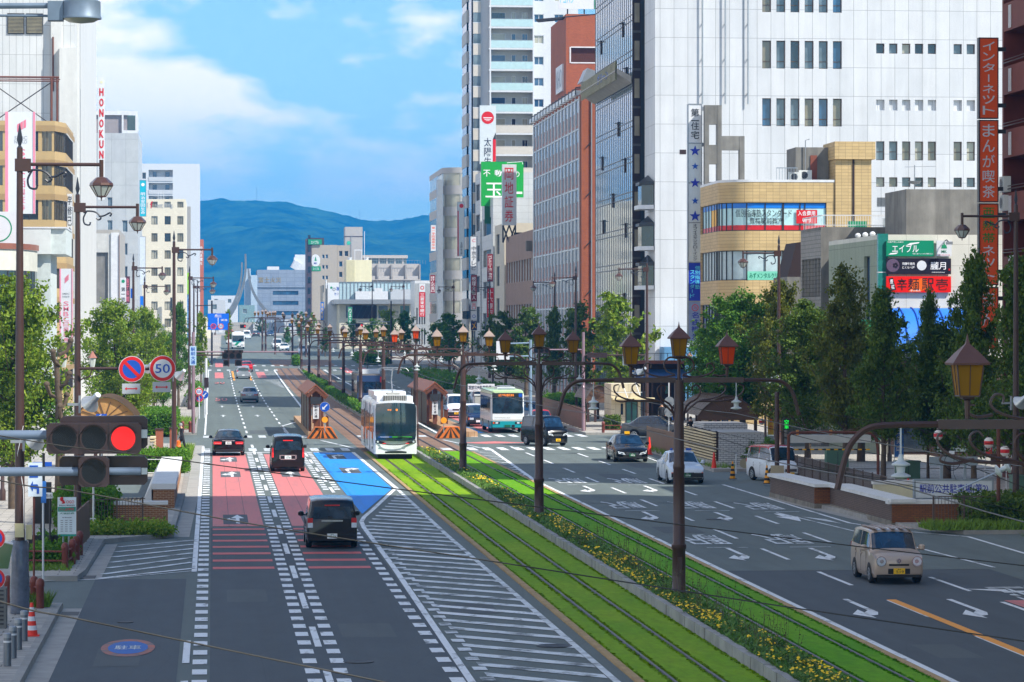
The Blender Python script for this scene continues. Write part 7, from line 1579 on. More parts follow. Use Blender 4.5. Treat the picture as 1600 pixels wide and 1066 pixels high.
def car(name,label,x,y,rz,L,W,Hh,kind,pt,front='rect',plate=PLW,num='',rear='box',wl=None,glassm=CGL,cat='car',group=None,roofm=None,braked=False,tops=None,z=None):
 st={'sedan':SEDAN,'box':BOX,'van':VAN}[kind];z=zg(y)+.012 if z is None else z
 t=thing(name,label,cat,(x,y,z),rz,group);hw=W/2;ip={'sedan':(3,4,7,8),'box':(3,4,8,9),'van':(3,4,8,9)}[kind]
 def prof(k):
  f,w_,zb,zbelt,zr,wr=st[k];yy=-L/2+L*f;w_*=hw
  zr_=zr*Hh if ip[1]<=k<=ip[2]or zr<1 and k>ip[2]and kind!='sedan' else zr*(Hh/1.47 if kind=='sedan' else 1);wr_=wr*hw
  return[(w_*.93,zb),(w_,zb+.14),(w_*1.0,(zb+zbelt)/2+.06),(w_*.975,zbelt),(wr_,zr_-.055),(wr_*.72,zr_-.008),(0,zr_+.006)],yy
 pf=[prof(k)for k in range(len(st))];m=6
 def raw(k,j):
  p,yy=pf[max(0,min(len(st)-1,k))]
  s_=1 if j<=m else-1;q=p[j if j<=m else 2*m-j];return Vector((-q[0]*s_,yy,q[1]))
 def S(s,tt):
  k=min(int(s),len(st)-2);u=s-k;j=min(int(tt),2*m-1);v=tt-j
  def cr(a,b_,c_,d,u_):return.5*(2*b_+(c_-a)*u_+(2*a-5*b_+4*c_-d)*u_*u_+(3*b_-a-3*c_+d)*u_**3)
  def colm(jj):
   a,b_,c_,d=raw(k-1,jj),raw(k,jj),raw(k+1,jj),raw(k+2,jj)
   return b_.lerp(c_,u)*.55+cr(a,b_,c_,d,u)*.45
  return colm(j).lerp(colm(j+1),v)
 b=MB();b.use(pt);ns=(len(st)-1)*4;ts=[0,.5,1,1.5,2,2.5,3,3.5,4,4.4,5,5.5,6];ts+=[12-q for q in reversed(ts[:-1])];v=[]
 for i in range(ns+1):
  for q in ts:v.append(S(i/4,q))
 n=len(ts);fc=[(i*n+j,(i+1)*n+j,(i+1)*n+j+1,i*n+j+1)for i in range(ns)for j in range(n-1)]+[tuple(range(n)),tuple(range(ns*n+n-1,ns*n-1,-1))]+[(i*n+n-1,(i+1)*n+n-1,(i+1)*n,i*n)for i in range(ns)]
 b.add(v,fc)
 if roofm:
  for fi,f in enumerate(b.f[:ns*(n-1)]):
   i,j=divmod(fi,n-1)
   if ip[1]*4<=i<ip[2]*4+3 and 7<=j<n-8:
    if roofm not in b.mats:b.mats.append(roofm)
    b.m[fi]=b.mats.index(roofm)
 b.build('body',t,smooth=50)
 def patch(nm,s0,s1,t0,t1,mm_,off=.008,ns_=4,nt_=6,par=None,rev=False):
  b=MB();b.use(mm_);v=[]
  for i in range(ns_+1):
   for j in range(nt_+1):
    s,tt=s0+(s1-s0)*i/ns_,t0+(t1-t0)*j/nt_;e=.02
    p=S(s,tt);ds=S(min(s+e,len(st)-1),tt)-S(max(s-e,0),tt);dt=S(s,min(tt+e,12))-S(s,max(tt-e,0));nn=dt.cross(ds)
    nn=nn.normalized()if nn.length>1e-9 else Vector((0,-1,0))
    ctr=Vector((0,p.y,.8));nn=nn if nn.dot(p-ctr)>0 or abs(nn.y)>.7 else-nn
    v.append(p+nn*off)
  b.add(v,[(i*(nt_+1)+j,(i+1)*(nt_+1)+j,(i+1)*(nt_+1)+j+1,i*(nt_+1)+j+1)for i in range(ns_)for j in range(nt_)])
  return b.build(nm,par or t,smooth=60)
 a_,b_,c_,d_=ip
 patch('windscreen',a_+.07,b_-.08,4.15,7.85,glassm)
 for lo,hi in((3.12,3.9),(8.1,8.88)):
  mid=(b_+c_)/2-(.25 if kind=='sedan' else.4)
  patch('side_window',a_+.42,mid-.06,lo,hi,CGL);patch('side_window',mid+.06,c_-(.0 if kind=='sedan' else 1.05),lo,hi,CGL)
  patch('side_window',(c_+.12)if kind=='sedan' else c_-.95,(c_+.5)if kind=='sedan' else c_-.08,lo,hi,CGL)
 rz_w=wl or.3
 if kind=='sedan':patch('rear_window',c_+.1,d_-.1,4.15,7.85,CGL)
 ye=L/2
 if kind!='sedan':
  zl,zh=st[-1][3]+.03,st[-1][4]*Hh-.12;w0=hw*.80;w1=hw*.70
  b=MB();b.use(CGL);b.prism([(-w0,ye+.004,zl),(w0,ye+.004,zl),(w1,ye-.0,zh),(-w1,ye-.0,zh)],(0,0,0),(0,.012,0));b.build('rear_window',t,smooth=0)
  b=MB();b.box(-.03,.28,ye+.017,ye+.025,zl+.02,zl+.05,TRIM);b.box(-.25,.25,ye+.005,ye+.03,zh+.03,zh+.07,TLL if braked else TLR);b.build('rear_wiper',t,smooth=0)
 # wheels
 r=rz_w;wx=hw-.09
 for fy in(.185 if kind!='van' else.16,.80):
  for s_ in(-1,1):
   y0=-L/2+L*fy;b=MB();b.lathe((0,0,0),[(r-.02,-.095),(r,-.06),(r,.06),(r-.02,.095)],22,TYRE);b.X=None
   wv=MB();wv.use(TYRE);wv.X=Matrix.Translation((s_*wx,y0,r))@Matrix.Rotation(math.pi/2,4,'Y');wv.lathe((0,0,-.1),[(r-.03,0),(r,.03),(r,.17),(r-.03,.2)],22)
   w_o=wv.build('wheel',t,smooth=50);rm=MB();rm.use(RIM);xx=s_*(wx+.102);rm.disc((xx,y0,r),(s_,0,0),r*.66,20);rm.use(TRIM)
   for k in range(7):an=k*6.283/7;rm.disc((xx+s_*.004,y0+r*.42*math.cos(an),r+r*.42*math.sin(an)),(s_,0,0),r*.12,8)
   rm.build('rim',w_o,smooth=0)
   ar=MB();ar.disc((s_*(hw*1.002+.004),y0,r+.01),(s_,0,0),r+.05,24,TRIM,a0=-.35,a1=math.pi+.35);ar.build('wheel_arch',t,smooth=0)
 for s_ in(-1,1):  # door mirrors
  b=MB();ym=-L/2+L*(st[a_][0]+.05);zm=st[a_][3]+.1;b.lathe((s_*(hw+.11),ym,zm-.08),[(.05,0),(.1,.03),(.1,.13),(.05,.17)],10,pt if kind!='van' else TRIM);b.tube([(s_*(hw-.04),ym,zm-.04),(s_*(hw+.06),ym,zm-.02)],.025,5);b.build('door_mirror',t)
  b=MB();zd=(st[4][2]+st[4][3])/2+.22;xs=s_*hw*.997
  for fy in(.5,.72):b.box(*sorted((xs,xs+s_*.025)),-L/2+L*fy,-L/2+L*fy+.16,zd,zd+.035,pt)
  b.build('door_handle',t,smooth=0)
  b=MB();
  for fy in(.32,.54,.755):b.box(*sorted((s_*hw*.99,s_*(hw*1.0+.003))),-L/2+L*fy,-L/2+L*fy+.012,.28,st[4][3]-.04,TRIM)
  b.build('door_seam',t,smooth=0)
 yf=-L/2;zb0=st[0][2];zt0=st[0][3]
 # front end
 fx=hw*st[0][1]
 for s_ in(-1,1):
  b=MB()
  if front=='round':b.disc((s_*fx*.82,yf-.035,zt0+.0),-UY,.135,22,HL);b.ring((s_*fx*.82,yf-.04,zt0),-UY,.125,.15,22,CHR);b.cyl((s_*fx*.82,yf-.034,zt0),(s_*fx*.82,yf+.2,zt0),.14,.14,18,pt);b.disc((s_*fx*.80,yf-.04,zt0),-UY,.06,12,CHR)
  elif front=='rect':b.box(*sorted((s_*fx*.52,s_*fx*.98)),yf-.03,yf+.18,zt0-.16,zt0-.01,HL);b.box(*sorted((s_*fx*.98,s_*fx*1.1)),yf-.01,yf+.22,zt0-.16,zt0-.01,ORG)
  else:
   b.use(HL);b.prism([(s_*fx*.5,yf-.03,zt0-.16),(s_*fx*1.02,yf-.005,zt0-.09),(s_*fx*1.08,yf+.02,zt0+.05),(s_*fx*.62,yf-.02,zt0-.03)],(0,0,0),(0,.2,0));b.box(*sorted((s_*fx*.7,s_*fx*.86)),yf-.034,yf-.028,zt0-.09,zt0-.05,CHR)
  b.build('headlight',t,smooth=40)
 b=MB()
 if front=='round':b.box(-fx*.46,fx*.46,yf-.012,yf+.05,zt0-.13,zt0-.075,TRIM);b.disc((0,yf-.016,zt0+.01),-UY,.075,16,CHR);b.ring((0,yf-.02,zt0+.01),-UY,.03,.045,14,TRIM);b.box(-fx*.5,fx*.5,yf-.014,yf+.05,zb0+.02,zb0+.17,TRIM)
 elif front=='slant':b.box(-fx*.48,fx*.48,yf-.014,yf+.05,zt0-.17,zt0-.03,TRIM);[b.box(-fx*.46,fx*.46,yf-.026,yf-.014,zt0-.155+.05*k,zt0-.135+.05*k,CHR)for k in range(3)];b.box(-fx*.7,fx*.7,yf-.012,yf+.05,zb0+.0,zb0+.13,TRIM)
 else:b.box(-fx*.48,fx*.48,yf-.016,yf+.05,zt0-.16,zt0-.02,TRIM);[b.box(-fx*.44,fx*.44,yf-.024,yf-.016,zt0-.15+.035*k,zt0-.14+.035*k,CHR)for k in range(4)]
 b.build('grille',t,smooth=0)
 b=MB();b.box(-fx*1.02,fx*1.02,yf-.02,yf+.1,zb0-.08,zb0+.0,TRIM if front!='rect' else BLACK);
 if front=='rect':b.box(-fx*1.1,fx*1.1,yf-.07,yf+.12,zb0+.02,zb0+.22,BLACK)
 b.build('bumper',t,smooth=0)
 pz_=zb0+(.1 if front!='rect' else.12)
 def plate_(yq,n_,zq):
  b=MB();s_=-n_;b.box(-.165,.165,*sorted((yq,yq+n_*.015)),zq-.08,zq+.085,plate);pl=b.build('number_plate',t,smooth=0)
  if num:b=MB();tm=TXG if plate is PLW else(TXK if plate is PLY else TXW);b.text(num,(.02*-n_,yq+n_*.02,zq-.015),UX*-n_,UZ,.22,.075,tm);b.text('豊橋',(0,yq+n_*.02,zq+.055),UX*-n_,UZ,.1,.03,tm);b.build('plate_number',pl,smooth=0)
 plate_(yf-(.075 if front=='rect' else.028),-1,pz_)
 # rear end
 for s_ in(-1,1):
  b=MB();tm=TLL if braked else TLR
  if kind=='sedan':b.box(*sorted((s_*hw*.45,s_*hw*.92)),ye-.12,ye+.012,.66*Hh/1.47+.02,.66*Hh/1.47+.15,tm);b.box(*sorted((s_*hw*.5,s_*hw*.86)),ye+.012,ye+.016,.66*Hh/1.47+.05,.66*Hh/1.47+.07,CHR)
  elif rear=='tall':b.box(*sorted((s_*hw*.86,s_*hw*.955)),ye-.05,ye+.02,.74,.98,tm);b.box(*sorted((s_*hw*.86,s_*hw*.955)),ye-.05,ye+.018,.98,1.22,TLR)
  else:b.box(*sorted((s_*hw*.76,s_*hw*.965)),ye-.06,ye+.02,.86,1.02,tm);b.box(*sorted((s_*hw*.76,s_*hw*.965)),ye-.06,ye+.022,.70,.86,HL)
  b.build('tail_light',t,smooth=0)
 b=MB()
 if kind=='sedan':b.box(-hw*.40,hw*.40,ye+.0,ye+.02,.86*Hh/1.47,.9*Hh/1.47,CHR);b.box(-hw*.8,hw*.8,ye-.1,ye+.03,.26,.40,TRIM);b.box(-.14,.14,L/2*.42,L/2*.44,Hh-.12,Hh-.09,TLL if braked else TLR)
 else:b.box(-hw*.42,hw*.42,ye+.0,ye+.02,.82 if rear=='tall' else.9,.86 if rear=='tall' else.95,CHR);b.box(-hw*.9,hw*.9,ye-.1,ye+.05,.26,.48,pt)
 if rear=='tall':b.box(-hw*.5,hw*.5,ye,ye+.024,.62,.66,CHR);b.box(-hw*.5,-hw*.44,ye,ye+.024,.62,.86,CHR);b.box(hw*.44,hw*.5,ye,ye+.024,.62,.86,CHR)
 b.build('rear_trim',t,smooth=0)
 plate_(ye+(.055 if kind!='sedan' and rear!='tall' else.03),1,.74 if kind=='sedan' else(.74 if rear=='tall' else.42))
 if tops:tops(t,L,W,Hh)
 return t
def gx(px,py):return G(px,py)
def toplamp(m,w_=.14):return lambda t,L,W,Hh:(lambda b:(b.box(-w_,w_,-.25,-.1,Hh,Hh+.14,m),part('roof_lamp',b,t)))(MB())
def place(px,py,off=0):x,y=G(px,py);return x,y+off
# approaching, right carriageway
x,y=G(1405,914);car('parked_car' if 0 else 'car','dusky pink boxy kei car coming towards the viewer with a yellow plate',x,y+1.72,0,3.4,1.48,1.53,'box',P_PNK,'round',PLY,'519',glassm=CGB,wl=.27,tops=lambda t,L,W,Hh:(lambda b:([b.box(-.52+.26*k,-.40+.26*k,-.75,1.2,Hh+.0,Hh+.012,M('brown roof stripe',c(150,118,100),.4))for k in range(5)],part('roof_stripes',b,t)))(MB()))
x,y=G(1074,757);car('taxi','white square taxi with blue roof lamps half hidden by the tram pole',x,y+2.35,0,4.69,1.70,1.5,'sedan',P_TAX,'rect',PLG,'18-08',glassm=CGB,cat='taxi',tops=lambda t,L,W,Hh:(lambda b:(b.box(-.5,-.4,-.3,-.15,Hh,Hh+.1,BLUE),b.box(.25,.5,-.3,-.15,Hh,Hh+.1,BLUE),b.box(-.16,.16,-.32,-.13,Hh,Hh+.12,WHITE),part('roof_lamp',b,t)))(MB()))
x,y=G(988,723);car('taxi','black taxi saloon with a yellow roof lamp and green plate',x,y+2.4,0,4.82,1.82,1.47,'sedan',P_BLK,'slant',PLG,'05',glassm=CGB,cat='taxi',tops=toplamp(YEL))
x,y=G(868,698);car('kei_van','black kei van turning through the crossing with a yellow plate',x-.5,y+1.9,.42,3.4,1.48,1.85,'van',P_BLK,'slant',PLY,'83',glassm=CGB,cat='van')
x,y=G(713,654);car('kei_van','white kei delivery van with a yellow plate waiting left of the bus',x,y+1.7,0,3.4,1.48,1.9,'van',P_WHT,'rect',PLY,'40',glassm=CGB,cat='van')
x,y=G(741,664);car('car','white hatchback with a sky blue flank between the kei van and the bus',x,y+2.1,0,4.2,1.7,1.52,'box',P_WHT,'slant',glassm=CGB)
x,y=G(752,668);car('car','small dark blue car hugging the left side of the bus',x-.1,y+3.2,0,3.5,1.5,1.55,'box',P_BLU,'rect')
x,y=G(822,663);car('car','dark grey car just right of the bus',x,y+2.3,0,4.4,1.7,1.46,'sedan',P_GRY,'slant',glassm=CGB)
x,y=G(839,664);car('car','silver wagon behind the red car near the bus',x,y+8,0,4.5,1.75,1.6,'box',P_SIL,'slant',glassm=CGB)
x,y=G(852,676);car('taxi','red car mostly hidden behind the black kei van',x,y+3.5,0,4.6,1.7,1.5,'sedan',P_RED,'rect',glassm=CGB,cat='car')
car('car','silver car far behind the bus at the kerb',at(748,640,290).x,290,0,4.4,1.7,1.48,'sedan',P_SIL,'slant')
car('car','dark grey hatchback seen side on in the side street behind the brown fence',at(1024,690,207).x,207,math.radians(78),4.46,1.75,1.5,'sedan',P_GRY,'slant')
car('kei_wagon','white kei wagon with a red roof and red mirrors nosing into the car park',at(1214,758,150).x,150.5,math.radians(16),3.4,1.48,1.72,'box',P_WHT,'slant',PLY,'',cat='car',roofm=P_RED)
# going away, left carriageway
x,y=G(519,858);car('car','dark blue compact car nearest the viewer, seen from behind in the middle lane',x,y+1.95,math.pi,3.9,1.69,1.68,'box',P_NVY,'slant',PLW,'55-94',rear='box',wl=.3)
x,y=G(450,738);car('minivan','black minivan with chrome around its rear plate and lit brake lamps',x,y+2.3,math.pi,4.6,1.70,1.85,'van',P_BLK,'slant',PLW,'12-40',rear='tall',braked=True,wl=.31,cat='minivan')
x,y=G(357,713);car('car','black saloon with lit brake lamps at the left stop line',x,y+2.4,math.pi,4.9,1.8,1.46,'sedan',P_BLK,'slant',PLW,'30',braked=True,wl=.32)
x,y=G(390,630);car('car','silver white saloon driving away beyond the crossing',x,y+2.2,math.pi,4.4,1.7,1.47,'sedan',P_SIL,'slant',PLW,'')
p=at(380,591,404);car('car','silver estate car farther away in the middle lane',p.x,404,math.pi,4.5,1.72,1.6,'box',P_SIL,'slant',PLW,'',rear='box')
p=at(385,575,434);car('car','dark red car just past the silver estate',p.x,434,math.pi,4.2,1.7,1.46,'sedan',P_RED,'slant',PLW,'',braked=True)
for lb,px,Y,rz,kd,pt,W,Hh,L in(('white four wheel drive coming round the far bend',433,590,0,'box',P_WHT,1.75,1.85,4),('white car coming along just right of the white four wheel drive',444,566,0,'sedan',P_WHT,1.72,1.48,4.4),('white car half hidden behind the dark far tram post',473,540,0,'sedan',P_WHT,1.72,1.48,4.4),('white van driving away beyond the far bus',385.5,700,math.pi,'van',P_WHT,1.7,1.95,4.4),('white car beside the far bus',360,640,math.pi,'box',P_WHT,1.7,1.6,4.2),('dark car at the far street end, left of the bend posts',400,740,math.pi,'sedan',P_GRY,1.7,1.46,4.4),('blue grey car at the far street end, right of the bend posts',422,745,0,'sedan',P_BLU,1.7,1.46,4.4),('red car at the far left kerb',358.5,760,math.pi,'box',P_RED,1.6,1.5,3.8)):
 car('car',lb,at(px,530,Y).x,Y,rz,L,W,Hh,kd,pt,'slant')
# buses
TEAL=paint('teal bus paint',c(20,150,160),.3);LIME=paint('pale green bus roof',c(178,206,156),.35);BDG=glass('bus window',c(22,32,36),.05,.5,.8)
def bus(label,x,y,rz,W,L,Hh,away=False):
 t=thing('bus',label,'bus',(x,y,zg(y)+.012),rz);hw=W/2;e=.12;z0=.32
 def shell_(b,z_a,z_b,inset=0.0,m=None):
  b.use(m);pts=[(-hw+e,-L/2),(hw-e,-L/2),(hw,-L/2+e),(hw,L/2-e),(hw-e,L/2),(-hw+e,L/2),(-hw,L/2-e),(-hw,-L/2+e)]
  k=1-inset;v=[(px*1,py,z_a)for px,py in pts]+[(px*k,py*(1-inset*.3),z_b)for px,py in pts];b.add(v,[(i,(i+1)%8,8+(i+1)%8,8+i)for i in range(8)]+[tuple(range(8,16))])
 b=MB()
 shell_(b,z0,.82,0,TEAL if not away else P_WHT);shell_(b,.82,1.35,0,P_WHT);shell_(b,1.35,Hh-.3,.02,P_WHT);b.build('body',t,smooth=30)
 b=MB();v=[];pts=[(-hw+e,-L/2),(hw-e,-L/2),(hw,-L/2+e),(hw,L/2-e),(hw-e,L/2),(-hw+e,L/2),(-hw,L/2-e),(-hw,-L/2+e)]
 for zz,k in((Hh-.301,.98),(Hh-.1,.95),(Hh,.84)):v+=[(px*k,py*(1-(1-k)*.3),zz)for px,py in pts]
 b.use(LIME if not away else P_WHT);b.add(v,[(8*r_+i,8*r_+(i+1)%8,8*r_+8+(i+1)%8,8*r_+8+i)for r_ in range(2)for i in range(8)]+[tuple(range(16,24))]);b.build('roof',t,smooth=30)
 b=MB();b.box(-.62,.62,-L/2+1,-L/2+3.8,Hh,Hh+.16,P_WHT);b.box(-.45,.45,-L/2+1.2,-L/2+3.5,Hh+.16,Hh+.24,GREY);b.build('roof_unit',t,smooth=0)
 yf=-L/2;b=MB();b.box(-hw+.1,hw-.1,yf-.02,yf+.1,1.35,Hh-.55,CGL if not away else CGB);b.build('windscreen',t,smooth=0)
 if not away:
  b=MB();b.box(-hw+.1,hw-.1,yf-.025,yf+.1,Hh-.53,Hh-.22,TRIM);bd=b.build('display_panel',t,smooth=0);b=MB();b.text('豊橋駅前',(-.1,yf-.034,Hh-.375),UX,UZ,1.1,.17,M('amber display',c(240,130,40),.4,var=0,emit=.6));b.build('display_text',bd,smooth=0)
  b=MB();b.box(hw-.38,hw-.14,yf-.04,yf-.026,Hh-.5,Hh-.26,BLUE);b.build('pass_sticker',t,smooth=0)
  b=MB();b.box(-hw+.12,hw-.12,yf-.012,yf+.05,.86,.93,M('pale text',c(190,190,180),.5));b.text('TOYOTETSU BUS',(-.35,yf-.012,1.05),UX,UZ,1.1,.08,M('pale text',c(190,190,180),.5));b.build('stripe',t,smooth=0)
 else:
  b=MB();b.use(GREEN);b.poly([(-hw*.7,yf-.02,.6),(-hw*.2,yf-.02,.6),(hw*.8,yf-.02,1.8),(hw*.3,yf-.02,1.8)]);b.box(-hw*.8,hw*.5,yf-.022,yf-.016,1.2,1.34,TEAL);b.build('livery',t,smooth=0)
 for s_ in(-1,1):
  b=MB();b.box(*sorted((s_*(hw-.62),s_*(hw-.12))),yf-.02,yf+.1,.62,.78,TRIM);b.box(*sorted((s_*(hw-.5),s_*(hw-.32))),yf-.03,yf,.64,.76,HL);b.box(*sorted((s_*(hw-.24),s_*(hw-.14))),yf-.03,yf,.64,.76,ORG);b.build('headlight',t,smooth=0)
  b=MB();b.tube([(s_*(hw-.05),yf+.05,2.4),(s_*(hw+.18),yf-.15,2.4),(s_*(hw+.18),yf-.15,2.1)],.02,5,TRIM);b.box(s_*(hw+.18)-.09,s_*(hw+.18)+.09,yf-.19,yf-.13,1.75,2.12,TRIM);b.build('mirror',t,smooth=0)
  for k in range(6):b=MB();y0=-L/2+.75+k*(L-1.2)/6;xs=s_*hw*.985;b.box(*sorted((xs,xs+s_*.03)),y0,y0+(L-1.2)/6-.12,1.38,Hh-.5,BDG);b.build('side_window',t,smooth=0)
  for fy in(.2,.74):
   wv=MB();wv.use(TYRE);wv.X=Matrix.Translation((s_*(hw-.12),-L/2+L*fy,.44))@Matrix.Rotation(math.pi/2,4,'Y');wv.lathe((0,0,-.13),[(.4,0),(.44,.04),(.44,.22),(.4,.26)],22);w_o=wv.build('wheel',t);rm=MB();rm.disc((s_*(hw+.015),-L/2+L*fy,.44),(s_,0,0),.26,18,RIM);rm.build('rim',w_o)
 b=MB();b.box(-.2,.2,yf-.03,yf,.42,.56,PLG);b.box(.3,.5,yf-.03,yf,.42,.56,TRIM);b.box(-hw+.05,hw-.05,yf-.015,yf+.1,.3,.38,TRIM);b.build('number_plate',t,smooth=0)
 return t
x,y=G(793,677);bus('white and teal city bus with a lime green roof edge waiting at the crossing',x,y+4.5,0,2.3,9,2.98)
bus('far white bus with a green and teal swoosh on its rear',at(372,546,585).x,590,0,2.3,9,3.0,True)
# ================================================================== trams
TRW=paint('tram white',c(232,236,240),.25);TRG=glass('tram windscreen',c(24,44,54),.04,.55,.9)
t=thing('tram','modern white low floor tram with a big rounded dark windscreen on the grass track','tram',(10.1,176,.04));W,L,Hh=2.36,16.2,3.2;hw=W/2
def tsec(y_,k,bow):
 return[(-hw*k,y_+bow,.28),(-hw*k,y_+bow*.4,1.1),(-hw*k*.985,y_+bow*.5,2.2),(-hw*k*.95,y_+bow,2.95),(-hw*k*.82,y_+bow*1.6,3.16),(0,y_+bow*1.7,3.24),(hw*k*.82,y_+bow*1.6,3.16),(hw*k*.95,y_+bow,2.95),(hw*k*.985,y_+bow*.5,2.2),(hw*k,y_+bow*.4,1.1),(hw*k,y_+bow,.28)]
secs=[tsec(-.0,.93,.06),tsec(.05,.975,.05),tsec(.25,1,.02),tsec(L/3,1,0),tsec(2*L/3,1,0),tsec(L-.25,1,0),tsec(L,.93,0)]
b=MB();b.use(TRW);n=11;b.add([q for s_ in secs for q in s_],[(i*n+j,(i+1)*n+j,(i+1)*n+j+1,i*n+j+1)for i in range(len(secs)-1)for j in range(n-1)]+[tuple(range(n)),tuple(range(len(secs)*n-1,(len(secs)-1)*n-1,-1)),]+[(i*n+n-1,(i+1)*n+n-1,(i+1)*n,i*n)for i in range(len(secs)-1)]);b.build('body',t,smooth=35)
b=MB();b.use(TRG);v=[];N=10
for j,(z,k)in enumerate(((1.06,.92),(1.3,.955),(2.0,.96),(2.75,.95),(3.05,.91))):
 for i in range(N+1):u=-1+2*i/N;v.append((hw*k*u,-.04-.06*(1-u*u)+(.0 if z<2.5 else.06*(z-2.5)),z+(.06*(1-u*u)if z>2.9 else(-.06*(1-u*u)if z<1.2 else 0))))
b.add(v,[(j*(N+1)+i,j*(N+1)+i+1,(j+1)*(N+1)+i+1,(j+1)*(N+1)+i)for j in range(4)for i in range(N)]);b.build('windscreen',t,smooth=60)
b=MB();b.text('駅前',(-.35,-.14,2.72),UX,UZ,.22,.1,M('amber display',c(240,130,40),.4,var=0,emit=.6));b.disc((.05,-.14,2.72),-UY,.06,10,M('amber display',c(240,130,40),.4,var=0,emit=.6));b.box(-.95,.9,-.115,-.1,1.2,1.25,M('green strip',c(60,170,60),.4));b.box(-.95,-.2,-.118,-.112,1.2,1.25,BLUE);b.text('TOYOTETSU',(-.62,-.13,1.225),UX,UZ,.5,.05,TXW);b.build('destination_display',t,smooth=0)
b=MB();b.tube([(.7,-.1,1.2),(.1,-.14,1.22),(.4,-.14,1.3)],.012,5,TRIM);b.build('wiper',t)
for s_ in(-1,1):
 b=MB();b.use(TRIM);b.prism([(s_*hw*.95,.06,1.06),(s_*hw*.95,.06,.88),(s_*hw*.5,-.09,.84),(s_*hw*.55,-.09,.95)],(0,0,0),(0,-.025,0));b.disc((s_*hw*.84,-.03,.96),(0,-1,0),.06,14,HL);b.box(*sorted((s_*hw*.46,s_*hw*.62)),-.125,-.09,.85,.89,TLL);b.build('headlight',t,smooth=0)
b=MB();b.use(TRIM);b.tube(smooth_path([(-hw*.56,-.1,.87),(-hw*.3,-.115,.81),(0,-.12,.79),(hw*.3,-.115,.81),(hw*.56,-.1,.87)],4),.022,5);b.use(M('tram lower lip',c(60,64,70),.5));b.poly([(-.6,-.07,.32)]+[(x_,-.1,.42+.05*(1-(x_/.6)**2))for x_ in(-.6,-.3,0,.3,.6)]+[(.6,-.07,.32)]);b.text('T1000',(0,-.1,.62),UX,UZ,.3,.05,M('pale text',c(190,190,180),.5));b.build('front_trim',t,smooth=0)
b=MB()
for k in range(2):b.box(-hw-.004,-hw+.01,L/3*(k+1)-.25,L/3*(k+1)+.25,.3,3.0,M('gangway grey',c(90,94,98),.7));b.box(hw-.01,hw+.004,L/3*(k+1)-.25,L/3*(k+1)+.25,.3,3.0)
b.build('gangway',t,smooth=0)
for s_ in(-1,1):
 for y0,y1,z0,z1,m_ in((.5,1.1,1.5,2.4,BDG),(1.5,2.7,.5,2.5,BDG),(2.9,5.0,1.4,2.4,BDG),(5.9,7.6,1.4,2.4,BDG),(7.8,9.0,.5,2.5,BDG),(9.2,10.3,1.4,2.4,BDG),(11.3,12.4,.5,2.5,BDG),(12.6,15.6,1.4,2.4,BDG)):
  b=MB();xs=s_*hw*1.0;b.box(*sorted((xs-s_*.03,xs+s_*.012)),y0,y1,z0,z1,m_);b.build('door' if z0<1 else 'side_window',t,smooth=0)
RFG=M('roof kit grey',c(176,176,168),.5,var=.1)
b=MB();b.box(-.62,.62,.7,1.6,3.2,3.5,RFG);[b.box(-.6+.1*k,-.56+.1*k,.68,.7,3.22,3.48,TRIM)for k in range(13)];b.box(-1.0,-.66,.9,4,3.16,3.46,TRW);b.box(.66,1.0,.9,4,3.16,3.46,TRW);b.box(-.9,.9,5.6,9.5,3.2,3.62,TRW);b.box(-.8,.8,11,14.5,3.2,3.55,TRW);b.build('roof_equipment',t,smooth=0)
b=MB();b.box(-.35,.35,2.2,3.2,3.5,3.62,RFG);[b.lathe((s_*.3,yy,3.5),[(.05,0),(.07,.05),(.05,.12)],8,M('brown insulator',c(110,70,50),.4))for s_ in(-1,1)for yy in(2.3,3.1)];b.tube([(0,3.2,3.62),(0,4.3,4.3),(0,2.9,4.98)],.04,6,GREY);b.tube([(-.55,2.9,5.0),(.55,2.9,5.0)],.03,6);b.tube(smooth_path([(-.55,2.9,5.0),(-.75,2.9,4.97),(-.9,2.9,4.82)],3),.018,5);b.tube(smooth_path([(.55,2.9,5.0),(.75,2.9,4.97),(.9,2.9,4.82)],3),.018,5);b.tube([(-.5,2.7,4.9),(.5,2.7,4.9)],.02,5);b.build('pantograph',t)
b=MB();b.box(-.95,.95,.6,15.6,.02,.3,TRIM);b.build('underframe',t,smooth=0)
b=MB();[b.box(*sorted((s_*hw*.985,s_*(hw+.008))),yy,yy+.015,.35,2.95,GREY)for s_ in(-1,1)for yy in(.4,1.3,2.8,5.1,7.7,9.1,10.4,12.5,15.7)];b.build('panel_seam',t,smooth=0)
t=thing('tram','older square tram with a cream and blue front on the right track behind the stop','tram',(14.0,284,.05));b=MB();OB=paint('old tram dark body',c(64,52,46),.5);CRMP=paint('cream tram paint',c(206,196,170),.4)
b.box(-1.12,1.12,0,12,.3,2.9,OB);b.box(-1.13,1.13,-.03,.0,.3,1.35,paint('tram blue',c(44,66,104),.4));b.box(-1.13,1.13,-.03,0,2.35,2.9,paint('tram blue',c(44,66,104),.4));b.build('body',t,smooth=0);b=MB();b.box(-.5,.5,-.05,-.031,1.4,2.3,CGB);b.box(-1.08,-.58,-.05,-.031,1.4,2.3,CGL);b.box(.58,1.08,-.05,-.031,1.4,2.3,CGL);b.build('windscreen',t,smooth=0);b=MB();[b.box(-1.14,-1.125,1+1.8*k,2.4+1.8*k,1.3,2.4,BDG)for k in range(6)];b.build('side_window',t,smooth=0)
